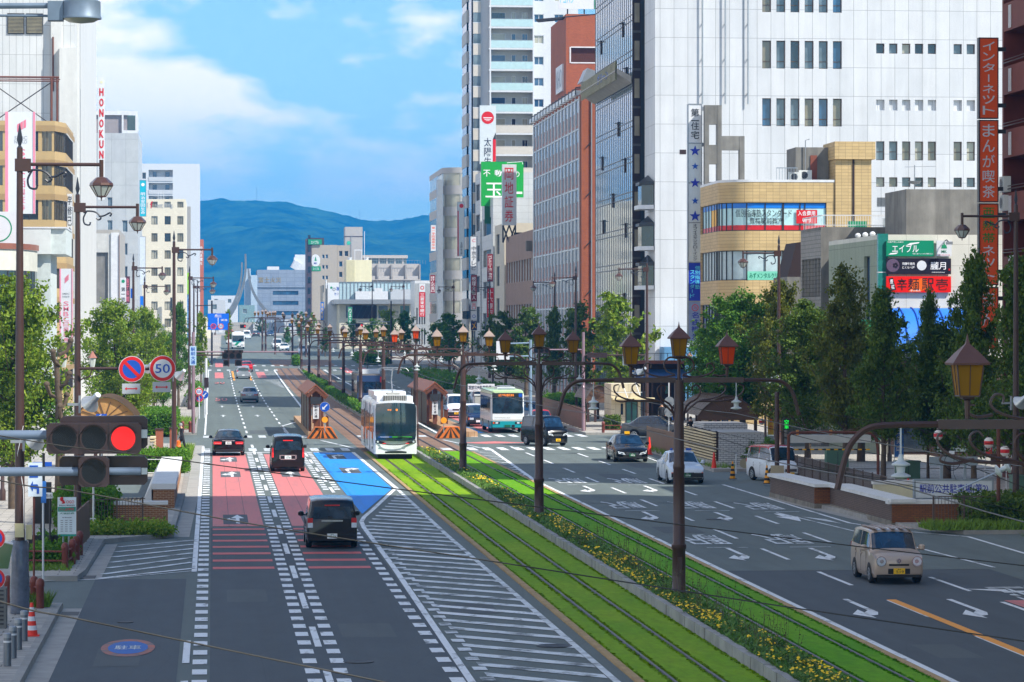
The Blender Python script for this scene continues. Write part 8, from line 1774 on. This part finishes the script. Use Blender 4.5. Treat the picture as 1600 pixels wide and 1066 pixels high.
b=MB();b.box(-1.1,1.1,0,12,2.9,3.05,M('old tram roof',c(120,116,112),.7));b.box(-.9,.9,.6,2.8,3.05,3.45,WHITE);b.build('roof',t,smooth=0);b=MB();b.tube([(0,4,3.05),(0,5.2,4.1),(0,4.2,4.95)],.04,5,DARK);b.tube([(-.8,4.2,4.7),(-.5,4.2,4.98),(.5,4.2,4.98),(.8,4.2,4.7)],.03,5);b.build('pantograph',t);b=MB();b.box(.9,1.13,-.04,-.03,.5,2.8,RED);b.disc((-.5,-.05,.9),-UY,.12,12,HL);b.disc((.5,-.05,.9),-UY,.12,12,HL);b.build('headlight',t,smooth=0);b=MB();b.box(-.9,.9,.6,11.4,.0,.3,TRIM);b.build('underframe',t,smooth=0)
# ================================================================== tram stop
WOOD=M('brown timber',c(98,54,32),.6,var=.2,sc=2);RFB=M('terracotta roof',c(138,80,56),.6,var=.12,sc=1.5);PLAT=flat_tiles('platform tiles',c(186,150,112),c(170,134,100),c(130,104,80),.4,.4)
def stripes(mb,x0,x1,y,z1,flip):
 HZ=M('hazard orange',c(214,112,30),.55,var=.15,sc=3);HB_=M('hazard black',c(52,40,26),.6,var=.1)
 mb.prism([(x0-.3,y,.02),(x1+.3,y,.02),(x1-.1,y,z1),(x0+.2,y,z1)],(0,0,0),(0,1.6,0),HZ);W=x1-x0;mb.use(HB_)
 for k in range(-2,7):
  a=x0-.25+k*.42
  for s_,(u0,u1)in((1,(x0-.28,(x0+x1)/2)),(-1,((x0+x1)/2,x1+.26))):
   q=[]
   for zz,xx in((.04,a),(.04,a+.2),(z1-.03,a+.2+.5),(z1-.03,a+.5)):
    xx=xx if s_==1 else(x0+x1)-xx;tt=zz/z1;lo,hi=x0-.3+.5*tt,x1+.3-.4*tt;q.append((min(max(xx,max(u0,lo)),min(u1,hi)),y-.006,zz))
   if max(p[0]for p in q)-min(p[0]for p in q)>.05:mb.poly(q)
def shelter(label,x0,x1,y0,y1,zr,ze,side,sign):
 t=thing('tram_stop_shelter',label,'shelter',(x0,y0,.35));W=x1-x0;D=y1-y0;ze-=.35;zr-=.35;mid=W*.48
 for nm,pts in(('roof',[(-.25,ze),(mid,zr)]),('roof',[(mid,zr),(W+.3,ze-.12)])):
  (xa,za),(xb,zb_)=pts;b=MB();b.prism([(xa,-.5,za),(xb,-.5,zb_),(xb,-.5,zb_+.1),(xa,-.5,za+.1)],(0,0,0),(0,D+1,0),RFB);b.build(nm,t,smooth=0)
 b=MB();b.prism([(-.2,-.52,ze-.02),(mid,-.52,zr-.06),(W+.25,-.52,ze-.14),(W+.1,-.52,ze-.3),(mid,-.52,zr-.36),(-.05,-.52,ze-.2)],(0,0,0),(0,.1,0),WOOD);b.build('gable',t,smooth=0)
 b=MB();xw=.1 if side<0 else W-.1;b.box(xw-.05,xw+.05,0,D,0,ze,M('shelter wall panel',c(96,84,76),.6,var=.15));b.build('back_wall',t,smooth=0)
 for yy in(0,D*.33,D*.66,D):
  for xx,zz in((xw,ze),(W-xw,ze-.05)):b=MB();b.box(xx-.09,xx+.09,yy-.08,yy+.08,0,zz,WOOD);b.build('post',t,smooth=0)
 b=MB();b.box(mid-.14,mid+.14,-.3,-.1,0,zr-.3,WOOD);b.build('post',t,smooth=0)
 b=MB();b.box(mid-.36,mid+.36,-.62,-.54,ze-.62,ze-.14,DARK);b.build('display',t,smooth=0);b=MB();b.box(mid-.2,mid+.2,-.5,-.34,ze-1.6,ze-.68,WHITE);sg=b.build('stop_sign',t,smooth=0);b=MB();b.vtext(sign,(mid,-.51,ze-.7),UX,UZ,.2,.21,TXK);b.build('sign_text',sg,smooth=0)
 b=MB();[b.box(W+.3,W+.34,k*.5,k*.5+.04,-.02,.95,WOOD)for k in range(8)];b.box(W+.3,W+.34,0,3.6,.93,.98,WOOD);b.build('railing',t,smooth=0);return t
b=MB();b.box(6.35,8.0,211.5,250,0,.35,PLAT);b.prism([(6.35,212,0),(8.0,212,0),(8.0,212,.05),(6.35,212,.05)],(0,-1.5,0),(0,0,0),PLAT);tag(b.build('tram_platform',smooth=0),'narrow tiled tram platform left of the tracks','platform')
b=MB();b.box(16.0,17.6,211.5,250,0,.35,PLAT);tag(b.build('tram_platform',smooth=0),'narrow tiled tram platform right of the tracks','platform')
shelter('brown gabled tram shelter on the left platform with a narrow white name sign',6.4,7.4,213,231,3.42,2.8,-1,'駅前大通');shelter('brown gabled tram shelter on the right platform behind the white tram',15.3,16.5,228,246,3.3,2.65,-1,'駅前大通')
for lb,x0,x1 in(('orange and black striped ramp block at the head of the left platform',6.5,7.9),('orange and black striped ramp block at the head of the right platform',14.9,16.3)):
 b=MB();stripes(b,x0,x1,208.8,.75,0);tag(b.build('crash_block',smooth=0),lb,'barrier')
for i,(lb,px,py)in enumerate((('round blue keep left sign above a yellow disc on the left platform',507.5,636),)):
 a=at(px,py,208.5);t=thing('road_sign',lb,'sign',(a.x,208.5,.0));round_sign(t,0,a.z,0,.33,'blue');b=MB();b.cyl((0,.06,.4),(0,.06,a.z+.2),.03,.03,6,GALV);b.build('post',t);b=MB();b.cyl((0,-.01,at(px,656,208.5).z),(0,.03,at(px,656,208.5).z),.2,.2,20,M('amber disc',c(246,160,20),.5));b.build('reflector',t)
a=at(693.5,657,208.5);t=thing('reflector_post','yellow disc reflector on the right platform head','sign',(a.x,208.5,0));b=MB();b.cyl((0,-.01,a.z),(0,.03,a.z),.2,.2,20,M('amber disc',c(246,160,20),.5));b.build('reflector',t);b=MB();b.cyl((0,.06,.4),(0,.06,a.z+.1),.03,.03,6,GALV);b.build('post',t)
# ================================================================== right pavement: car park ramp, walls, booth
BW2=tiled('brown wall shaded tone',c(112,92,80),c(100,82,72),c(76,64,56),.22,.07,.01,.5,.8,.12);BW3=tiled('brown wall sunlit tone',c(140,84,40),c(122,70,34),c(94,66,44),.22,.07,.012,.5,.8,.1);BASE=M('stained wall base',c(132,126,114),.9,var=.3,sc=3,streak=.4)  # same wall: dull tone painted on shaded faces, orange on sunlit faces
t=thing('ramp_wall','long low brown tiled wall with a white coping at the right car park ramp','wall',(24.2,116,0));o=Vector(t.location)
def wseg(pts,h,th=.75):
 b=MB();q=[Vector((x,y,0))-o for x,y in pts]
 for a,e in zip(q,q[1:]):
  d=(e-a).normalized();n_=Vector((d.y,-d.x,0))*th
  if n_.x<0:n_=-n_
  b.prism([a,e,e+n_,a+n_],(0,0,.16),(0,0,h),BW2);b.prism([a-n_*.03,e-n_*.03,e+n_*.9,a+n_*.9],(0,0,0),(0,0,.16),BASE)if 0 else b.prism([Vector((p.x,p.y,0))for p in(a-n_*.02,e-n_*.02,e+n_,a+n_)],(0,0,0),(0,0,.2),BASE)
 return b
q=lambda x,y,z:Vector((x,y,z))-Vector((o.x,o.y,0))
b=MB()
for xa,ya,xb,yb in((24.1,136.6,24.35,127.6),(24.95,127.5,25.05,116.2)):
 b.prism([q(xa,ya,.2),q(xb,yb,.2),q(xb+.7,yb,.2),q(xa+.7,ya,.2)],(0,0,0),(0,0,.68),BW2)
b.box(.12,.78,11.55,11.62,.2,.88,BW3);b.box(.86,3.6,.14,.5,.12,.82,BW3);b.box(3.6,8.6,2.2,2.5,.12,.82,BW3);b.build('wall',t,smooth=0)
b=MB()
for xa,ya,xb,yb in((24.06,136.6,24.31,127.55),(24.91,127.45,25.01,116.15)):b.prism([q(xa,ya,0),q(xb,yb,0),q(xb+.8,yb,0),q(xa+.8,ya,0)],(0,0,0),(0,0,.2),BASE)
b.build('footing',t,smooth=0);b=MB()
for xa,ya,xb,yb in((24.0,136.8,24.28,127.5),(24.88,127.5,24.98,116.0)):b.prism([q(xa,ya,.88),q(xb,yb,.88),q(xb+.95,yb,.88),q(xa+.95,ya,.88)],(0,0,0),(0,0,.13),CAPW)
b.prism([q(24.28,127.5,.88),q(24.28,127.3,.88),q(25.8,127.3,.88),q(25.8,127.8,.88)],(0,0,0),(0,0,.125),CAPW);b.box(.7,3.7,.1,.6,.82,.96,CAPW);b.box(3.6,8.7,2.1,2.6,.82,.96,CAPW);b.build('coping',t,smooth=0)
for y0,n in((133.0,2),(129.6,3)):
 b=MB();xx=24.15+(136.6-y0)*.028-o.x
 for k in range(8):b.box(xx-.05,xx+.01,y0-o.y,y0-o.y+.55*n*1.3,.36+.055*k,.385+.055*k,M('brown louvre',c(84,68,60),.6))
 b.build('vent_louvre',t,smooth=0)
t=thing('ramp_wall','cream inner wall of the right car park ramp with a small vent','wall',tuple(at(1366,787,126)[:2])+(.1,));W=at(1446,700,126).x-t.location.x;b=MB();b.box(0,W,0,.3,0,.95,M('cream render',c(196,184,156),.8,var=.08,streak=.2));b.build('wall',t,smooth=0);b=MB();b.box(-.05,W,-.05,.35,.95,1.1,CAPW);b.box(W*.35,W*.48,-.02,0,.2,.42,GREY);b.build('coping',t,smooth=0)
fence('brown barred fence along the right car park ramp',[(27.6,151),(27.4,128)],1.15,FB,.14,.12,posts=2);fence('brown barred fence in front of the car park sign',[(26.1,113.9),(28.4,113.6)],1.1,FB,.12,.14,posts=1.1)
fence('tall brown panel fence at the right crossing corner',[(25.9,189),(25.9,172)],1.25,FBR,z=.14,solid=True);fence('brown panel fence beyond the crossing beside the bus',[(25.7,219),(26.6,262)],1.5,FBR,z=.14,solid=True)
a,e=at(1430.5,778,118),at(1550,751,118)
hsign('white car park sign board with blue characters on grey posts',a.x,e.x,a.z,e.z,118,M('sign white plastic',c(214,220,222),.4,var=.05),[('駅前公共駐車場(第2)',.5,.5,.9,.62,TXB)],thick=.2,frame=GALV,legs=lambda b,W,Hh:[b.box(W*f_-.05,W*f_+.05,.25,.35,-a.z+.1,at(0,722,118).z-a.z,GALV)for f_ in(.36,.67)]+[b.box(W*.2,W*.83,.2,.26,at(0,734,118).z-a.z,at(0,720,118).z-a.z,GALV)])
WTL=tiled('white brick tiles',c(196,196,194),c(184,184,184),c(120,120,122),.3,.11,.016,.5,.6,.1)
x0=at(1124,700,163).x;t=thing('vent_tower','grey white tiled ventilation block with horizontal louvres on its street side','vent',(x0,163,.1));b=MB();b.box(0,2.35,0,5,0,1.72,WTL);b.box(.0,2.35,5.2,9,0,2.1,WTL);b.build('wall',t,smooth=0);b=MB();b.box(.02,2.33,.02,5,1.72,1.8,CONC);b.build('roof',t,smooth=0);b=MB();[b.box(-.25,-.12,.3,11,.35+.15*k,.43+.15*k,M('cream slat',c(214,196,156),.7))for k in range(10)];[b.box(-.12,-.02,.5+2.4*k,.6+2.4*k,.1,1.85,DARK)for k in range(5)];b.box(-.12,-.03,.3,11,.3,1.8,VOID);b.box(-.25,0,.3,11,0,.3,CONC);b.build('louvre',t,smooth=0)
BTH=tiled('beige booth panels',c(206,194,166),c(200,188,160),c(160,148,124),.9,.9,.012,0);a,e=at(955,689,226),at(1001,600,226)
t=thing('booth','beige two storey booth with a thin balcony slab and glass door','booth',(a.x,226,.14));W=e.x-a.x;Hh=e.z;b=MB();b.box(0,W,0,4,0,Hh-.14,BTH);b.build('wall',t,smooth=0);b=MB();b.box(-.0,W+.9,-.9,.0,2.0,2.12,M('cream slab',c(222,206,160),.7));b.build('balcony_slab',t,smooth=0);b=MB();b.box(W*.48,W*.9,-.03,.02,0,1.9,DARK);b.box(W*.52,W*.66,-.04,-.03,.1,1.8,G_GRN);b.box(W*.72,W*.86,-.04,-.03,.1,1.8,G_GRN);b.box(W*.32,W*.4,-.03,.01,.9,1.7,G_DARK);b.build('door',t,smooth=0);b=MB();[b.tube([(W*f_,-.85,2.12),(W*f_-.3,-.1,3.2)],.035,5,FR_W)for f_ in(.5,.95)];b.box(.1,W,-.86,-.84,2.5,2.54,FR_W);b.build('stay',t)
t=thing('shop_awning','blue and rust striped shop canopies in the shade behind the first tram pole','awning',(at(1003,600,236).x,240,0));W=at(1088,600,236).x-t.location.x;b=MB();b.prism([(0,0,3.4),(W,0,3.4),(W,1.6,4.0),(0,1.6,4.0)],(0,0,0),(0,0,.06),M('blue stripe awning',c(60,96,150),.7,var=.3,sc=3));b.box(0,W,.4,1.6,4.5,4.75,RUST);[b.tube([(W*k/8,.4,4.75),(W*k/8,.4,5.3)],.03,4,DARK)for k in range(9)];b.tube([(0,.4,5.3),(W,.4,5.3)],.03,4);b.build('cover',t,smooth=0);b=MB();b.box(0,W,1.6,1.9,0,4.6,VOID);[b.box(W*k/6,W*k/6+.12,.6,.75,0,3.4,BROWN)for k in range(7)];b.box(W*.1,W*.3,1.5,1.58,.3,2.4,G_GREY);b.box(W*.62,W*.72,1.5,1.58,2.2,2.8,G_GRN);b.build('shop_front',t,smooth=0)
b=MB();p=at(1046,520,262);b.box(p.x,p.x+3.0,265,267.9,.1,5.6,M('poster blue',c(90,140,180),.5,var=.3,sc=.8));tag(b.build('poster_panel',smooth=0),'tall pale blue poster panel on the foot of the white building','poster')
# height limit gate of the car park, cabinets, stalls
t=thing('height_gate','brown height limit gate with a pale hood at the car park entry','gate',tuple(at(1232,752,140)[:2])+(.1,));o=Vector(t.location);q=lambda px,py:at(px,py,140)-o
b=MB();b.tube(smooth_path([q(1232,750),q(1232,690),q(1234,679),q(1250,676),q(1340,676),q(1362,679),q(1371,695),q(1372,742)],4),.07,7,RUST);b.build('frame',t);b=MB();p,e=q(1235,692),q(1360,679);b.box(p.x,e.x,-.1,.5,p.z,e.z-.02,M('pale hood',c(190,190,184),.4));b.build('hood',t,smooth=0);b=MB();
for k in range(20):p,e=q(1235+6.2*k,703.5),q(1241+6.2*k,701.5);b.box(p.x,e.x,-.03,.03,p.z,e.z,YEL if k%2 else BLACK)
b.build('limit_bar',t,smooth=0);b=MB();[b.box(q(px,680).x-.06,q(px,680).x+.06,-.05,.05,q(px,682).z,q(px,672).z,M('amber lamp',c(200,130,60),.4))for px in(1246,1298,1348)];b.build('lamps',t,smooth=0)
t=thing('vacancy_sign','black sign with a lit green character on the brown post by the car park','sign',tuple(at(1229,672,141)[:2])+(at(1229,672,141).z,));b=MB();b.box(-.15,.15,0,.12,0,.5,BLACK);b.build('panel',t,smooth=0);b=MB();b.vtext('空車',(0,-.01,.47),UX,UZ,.2,.22,M('green led',c(30,220,70),.4,var=0,emit=.8));b.build('lettering',t,smooth=0)
t=thing('brown_post','thick plain brown post left of the car park gate','post',tuple(at(1214,772,138)[:2])+(.1,));b=MB();b.cyl((0,0,0),(0,0,at(1214,616,138).z),.11,.1,10,BROWN);b.build('post',t);b=MB();b.box(-.3,.28,-.16,-.1,.55,1.2,M('beige plate',c(170,156,128),.6));b.build('plate',t,smooth=0)
t=thing('brown_post','brown post with hanging lanterns right of the car park sign','post',tuple(at(1560,826,113)[:2])+(.1,));b=MB();b.cyl((0,0,0),(0,0,at(1560,660,113).z),.075,.07,10,RUST);b.build('post',t);b=MB();b.box(-.28,-.04,-.02,.05,2.3,2.7,BROWN);b.build('plate',t,smooth=0)
for lb,px0,px1,py0,py1,Y in(('green utility cabinet right of the ramp fence behind the trees',1401,1438,722,752,150),('green utility cabinet at the far right edge behind the fence',1583,1600,745,790,118),('pale green utility cabinet seen through the car park gate',1292,1326,703,724,158)):
 a,e=at(px0,py1,Y),at(px1,py0,Y);t=thing('utility_cabinet',lb,'cabinet',(a.x,Y,.1));b=MB();b.box(0,e.x-a.x,0,.6,0,e.z-.1,M('cabinet green',c(78,112,92),.55,var=.1));b.box(-.03,e.x-a.x+.03,-.03,.63,e.z-.1,e.z-.04);b.build('case',t,smooth=0);b=MB();b.box((e.x-a.x)*.49,(e.x-a.x)*.51,-.01,0,.05,e.z-.2,DARK);b.build('seam',t,smooth=0)
ADV=lambda i:M('poster colours %d'%i,[c(220,60,60),c(60,120,200),c(240,240,240),c(240,190,60),c(60,160,90)][i],.5,var=.2,sc=4)
for i,(lb,px,py0,py1,w_,Y,k)in enumerate((('white and red shop banner behind the tall right lamp',1210,640,690,8,200,0),('blue poster under the stair canopy, left of two',1128,655,684,10,196,1),('white poster stand under the stair canopy',1115,655,688,8,194,2),('blue and white banner behind the dark tree trunk',1398,664,715,14,148,1),('yellow and blue advert right of the tiled vent block',1200,636,680,9,205,3),('red and white banner low at the right edge',1540,680,710,10,135,0),('white banner low beside the right edge cabinet',1573,705,735,8,130,2))):
 a,e=at(px,py1,Y),at(px+w_,py0,Y);t=thing('banner',lb,'banner',(a.x,Y,.12));b=MB();b.box(0,e.x-a.x,0,.03,a.z-.1,e.z-.12,ADV(k));b.build('cloth',t,smooth=0);b=MB();b.cyl((-.02,0,0),(-.02,0,e.z),.02,.02,6,FR_W);b.build('pole',t);b=MB();b.vtext('営業中',((e.x-a.x)/2,-.01,e.z-.15),UX,UZ,(e.x-a.x)*.6,(e.z-a.z-.1)/3.2,TXW if k in(0,1)else TXR);b.build('lettering',t,smooth=0)
for i,(px,py,Y,lb)in enumerate(((1466,680,128,'red and white paper lantern left of the brown lantern post'),(1545,692,120,'red and white paper lantern beside the brown lantern post'),(1570,705,122,'red and white paper lantern lowest at the right edge'),(1190,659,205,'red and white paper lantern at the stall, left of the two'),(1204,660,205.5,'red and white paper lantern at the stall, right of the two'),(1243,660,198,'red and white round lantern beside the lit green sign'))):
 a=at(px,py,Y);t=thing('paper_lantern',lb,'paper lantern',tuple(a),0,'red and white paper lanterns');b=MB();b.lathe((0,0,-.2),[(.08,0),(.17,.08),(.19,.2),(.17,.32),(.08,.4)],12,M('paper white',c(226,220,212),.7));b.build('body',t);b=MB();b.lathe((0,0,-.07),[(.185,0),(.194,.06),(.185,.14)],12,RED);b.tube([(0,0,.2),(0,0,.5)],.01,4,DARK);b.build('band',t)
t=thing('barrier','white tubular barrier with a round plate at the car park entry','barrier',tuple(at(1150,745,156)[:2])+(.1,));b=MB();b.tube([(0,0,0),(0,0,.95),(1.0,0,.95),(1.0,0,0)],.03,6,FR_W);b.tube([(.6,0,0),(.6,0,.95)],.03,6);b.build('frame',t);b=MB();b.cyl((.42,-.05,.5),(.42,-.01,.5),.24,.24,18,M('plate back',c(160,150,120),.6));b.build('plate',t)
for lb,py,yy in(('round grey sign back on the white post at the side street, upper',628,0),('round grey sign back on the white post at the side street, lower',644,.01)):
 a=at(1046,py,196);b=MB();b.cyl((a.x,196+yy,a.z),(a.x,196.03+yy,a.z),.32,.32,20,GREY);tag(b.build('traffic_sign'),lb,'sign')
a=at(1045,705,196.1);b=MB();b.cyl((a.x,196.1,.1),(a.x,196.1,4.2),.04,.04,8,FR_W);tag(b.build('sign_post'),'white post of the two round sign backs at the side street','post')
# car park sign beyond the crossing
a,e=at(731,612,262),at(773,600,262);hsign('distant car park sign board with dark characters behind the bus',a.x,e.x,a.z,e.z,262,M('sign white plastic',c(214,220,222),.4,var=.05),[('駅前公共駐車場(第1)',.5,.5,.92,.6,TXD)],thick=.2,legs=lambda b,W,Hh:[b.box(W*f_,W*f_+.1,.25,.35,-a.z+.1,Hh,GREY)for f_ in(.2,.8)])
t=thing('ramp_wall','grey ramp wall with a pale top behind the white vans','wall',(22.4,272,.1));b=MB();b.box(0,3.0,0,.4,0,1.3,CONC);b.prism([(0,0,1.3),(3,0,1.3),(3,0,.8)],(0,0,0),(0,.4,0),CONC);b.build('wall',t,smooth=0);b=MB();b.box(-.1,3.1,-.05,.45,1.3,1.42,CAPW);b.build('coping',t,smooth=0)
b=MB();a,e=at(697,562,300),at(760,500,300)
# ================================================================== people
SKIN=M('skin',c(206,158,128),.6,var=.05);SUIT=M('dark suit',c(24,26,32),.7,var=.1);HAIRG=M('grey hair',c(150,150,148),.7);HAIRB=M('black hair',c(28,24,22),.6);SHIRT=M('white shirt',c(220,222,224),.7);BSH=M('blue shirt',c(70,110,180),.7)
def person(label,x,y,rz,h,upper,lower,hair,pose=0):
 t=thing('person',label,'person',(x,y,zg(y)+.145),rz);s=h/1.72;st=.22 if pose else.05
 J=[(0,0,.92),(0,-.02-.03*pose,1.15),(0,-.05*pose,1.40),(0,-.06*pose-.01,1.50),(0,-.1*pose-.02,1.60),(0,-.11*pose,1.70),
 (-.09,.0,.88),(-.1,-st,.5),(-.1,-st*1.2,.08),(-.1,-st*1.2-.16,.03),(.09,0,.88),(.1,st*.4,.5),(.1,st*1.5,.1),(.1,st*1.5-.15,.03),
 (-.19,-.04*pose,1.38),(-.24,st*.5,1.12),(-.24,st*.3-.08,.88),(-.24,st*.3-.12,.78),(.19,-.04*pose,1.38),(.24,-st*.6,1.12),(.24,-st*.9-.08,.9),(.24,-st-.12,.8)]
 E_=[(0,1),(1,2),(2,3),(3,4),(4,5),(0,6),(6,7),(7,8),(8,9),(0,10),(10,11),(11,12),(12,13),(2,14),(14,15),(15,16),(16,17),(2,18),(18,19),(19,20),(20,21)]
 R_=[.14,.135,.14,.055,.09,.075,.095,.07,.048,.04,.095,.07,.048,.04,.075,.05,.04,.036,.075,.05,.04,.036]
 me=bpy.data.meshes.new('body');me.from_pydata([(a*s,b_*s,c_*s)for a,b_,c_ in J],E_,[]);o=bpy.data.objects.new('body',me);COL.objects.link(o)
 md=o.modifiers.new('skin','SKIN');
 for v_,r_ in zip(me.skin_vertices[0].data,R_):v_.radius=(r_*s,r_*s*(.8 if r_>.12 else 1))
 me.skin_vertices[0].data[0].use_root=True;sb=o.modifiers.new('sub','SUBSURF');sb.levels=1;sb.render_levels=1
 dg=bpy.context.evaluated_depsgraph_get();nm=bpy.data.meshes.new_from_object(o.evaluated_get(dg));bpy.data.objects.remove(o);nm.name='body'
 nm.materials.clear();[nm.materials.append(q)for q in(SKIN,upper,lower,BLACK)]
 for p in nm.polygons:
  z_=p.center.z/s;ax=abs(p.center.x)/s;p.material_index=0 if z_>1.46 or(ax>.17 and z_<.86)else(1 if z_>.93 or ax>.18 else(2 if z_>.1 else 3));p.use_smooth=True
 o=bpy.data.objects.new('body',nm);COL.objects.link(o);o.parent=t;o.location=(0,0,0)
 b=MB();b.lathe((0,-.1*pose*s,1.60*s),[(.088*s,0),(.1*s,.06*s),(.085*s,.13*s),(.02,.165*s)],10,hair);b.build('hair',t,smooth=60);return t
p=G(286,716);person('man in a dark suit with grey hair striding to the right on the left pavement',at(285,700,182).x,182,-1.2,1.7,SUIT,SUIT,HAIRG,1);person('standing person in dark clothes by the right stair canopy',at(1079,650,193).x,193,.2,1.68,SUIT,SUIT,HAIRB);person('person in a blue shirt in the shade by the shop canopy',at(1056,650,214).x,214,.4,1.68,BSH,SUIT,HAIRB,1);person('person in black in the dark shop doorway behind the sign backs',at(1037,640,225).x,226,0,1.72,SUIT,SUIT,HAIRB)
# ================================================================== overhead lines
WIRE=M('steel cable',c(58,56,52),.6,.3,var=.15,sc=8);WIRD=M('contact wire',c(60,58,56),.5,.4,var=.1)
def span(label,pts,r,Y,ext=True,m=WIRE,grp=None):
 w_=[at(px,py,Y)for px,py in pts]
 if ext:w_=[w_[0]+(w_[0]-w_[1])*3+UZ*.25]+w_+[w_[-1]+(w_[-1]-w_[-2])*2.5]
 b=MB();b.tube(smooth_path(w_,6),r,6,m);return tag(b.build('overhead_wire',smooth=60),label,'wire',grp)
span('upper grey span wire crossing in front of the signal and the tram tracks',[(0,681),(220,711),(611,763),(950,806),(1340,854),(1600,884)],.007,38)
span('middle grey span wire crossing over the dark compact car',[(0,751),(120,768),(400,820),(800,882),(1200,944),(1600,1002)],.008,36)
span('lowest grey span wire crossing the lower left corner',[(0,940),(126,968),(400,1025),(600,1066)],.01,34)
for i,(lb,x)in enumerate((('contact wire over the left track',10.1),('contact wire over the right track',13.97))):
 pts=[];ys=[20,46.3,84.4,121,158,195,232,268,303,338,374,411,447]
 for a,e in zip(ys,ys[1:]):
  for k in range(5):u=k/5;y_=a+(e-a)*u;pts.append((x,y_,zg(y_)+5.08-.12*4*u*(1-u)))
 b=MB();b.tube(pts,.011,5,WIRD);tag(b.build('contact_wire',smooth=60),lb,'wire')
for lb,pts,Y in(('thin stay wire running from the first tram pole to the right',[(1185,612),(1290,645),(1420,668),(1600,705)],84),('thin stay wire below it at the right edge',[(1060,630),(1280,690),(1440,722),(1600,742)],82),('thin wire sloping past the vent block',[(1000,640),(1140,690),(1300,735),(1480,760)],86),('thin wire to the strain insulator at the lower right',[(1470,708),(1520,730),(1600,762)],60),('thin wire sloping across the car park sign',[(1200,720),(1400,755),(1600,800)],70),('thin stay wire between the second and first tram poles',[(800,600),(880,630),(960,660),(1040,678)],118),('thin wire sloping past the beige booth',[(885,560),(970,620),(1060,660),(1180,688)],120),('thin wire from the third tram pole',[(660,575),(740,610),(850,628),(960,640)],150)):span(lb,pts,.008,Y,False,WIRE,'thin stay wires of the tram line')
t=thing('strain_insulator','white porcelain strain insulator on a rod at the lower right','insulator',tuple(at(1567,733,55)));b=MB();b.X=Matrix.Rotation(math.radians(65),4,'Y');b.lathe((0,0,-.15),[(.02,0),(.12,.05),(.12,.07),(.04,.1),(.05,.2),(.12,.23),(.12,.25),(.02,.3)],14,PORC);b.build('discs',t);b=MB();p=at(1490,768,55)-Vector(t.location);b.tube([p,(-.1,0,-.05)],.015,5,GALV);b.tube([(.1,0,.05),(.3,0,.12)],.03,6,RUST);b.build('rod',t)
t=thing('cable_coil','loop of black cable hanging on the stay wire before the car park sign','cable',tuple(at(1488,722,80)));b=MB();b.ring((0,0,0),-UY,.2,.21,28,BLACK);b.tube([(.2*math.cos(k*.3),.02,.22*math.sin(k*.3))for k in range(22)],.008,5,BLACK);b.build('loop',t);b=MB();b.tube([(.05,0,.2),(.03,0,-.3),(.1,0,-.45)],.006,5,BLACK);b.box(-.08,.05,-.03,.03,.2,.28,FR_W);b.build('tail',t)
# ================================================================== air
hz=bpy.data.materials.new('haze air');hz.use_nodes=True;n_=hz.node_tree.nodes;n_.clear();vo=n_.new('ShaderNodeVolumePrincipled');om=n_.new('ShaderNodeOutputMaterial');hz.node_tree.links.new(vo.outputs[0],om.inputs['Volume'])
vo.inputs['Color'].default_value=(.03,.40,1.0,1);vo.inputs['Density'].default_value=.0002;vo.inputs['Anisotropy'].default_value=.0
b=MB();b.box(-4900,4900,-90,7300,-1.2,330,hz);h_=tag(b.build('haze',smooth=0),kind='stuff')
for o in bpy.data.objects:
 if o.type=='MESH' and not o.data.materials:o.data.materials.append(GREY)
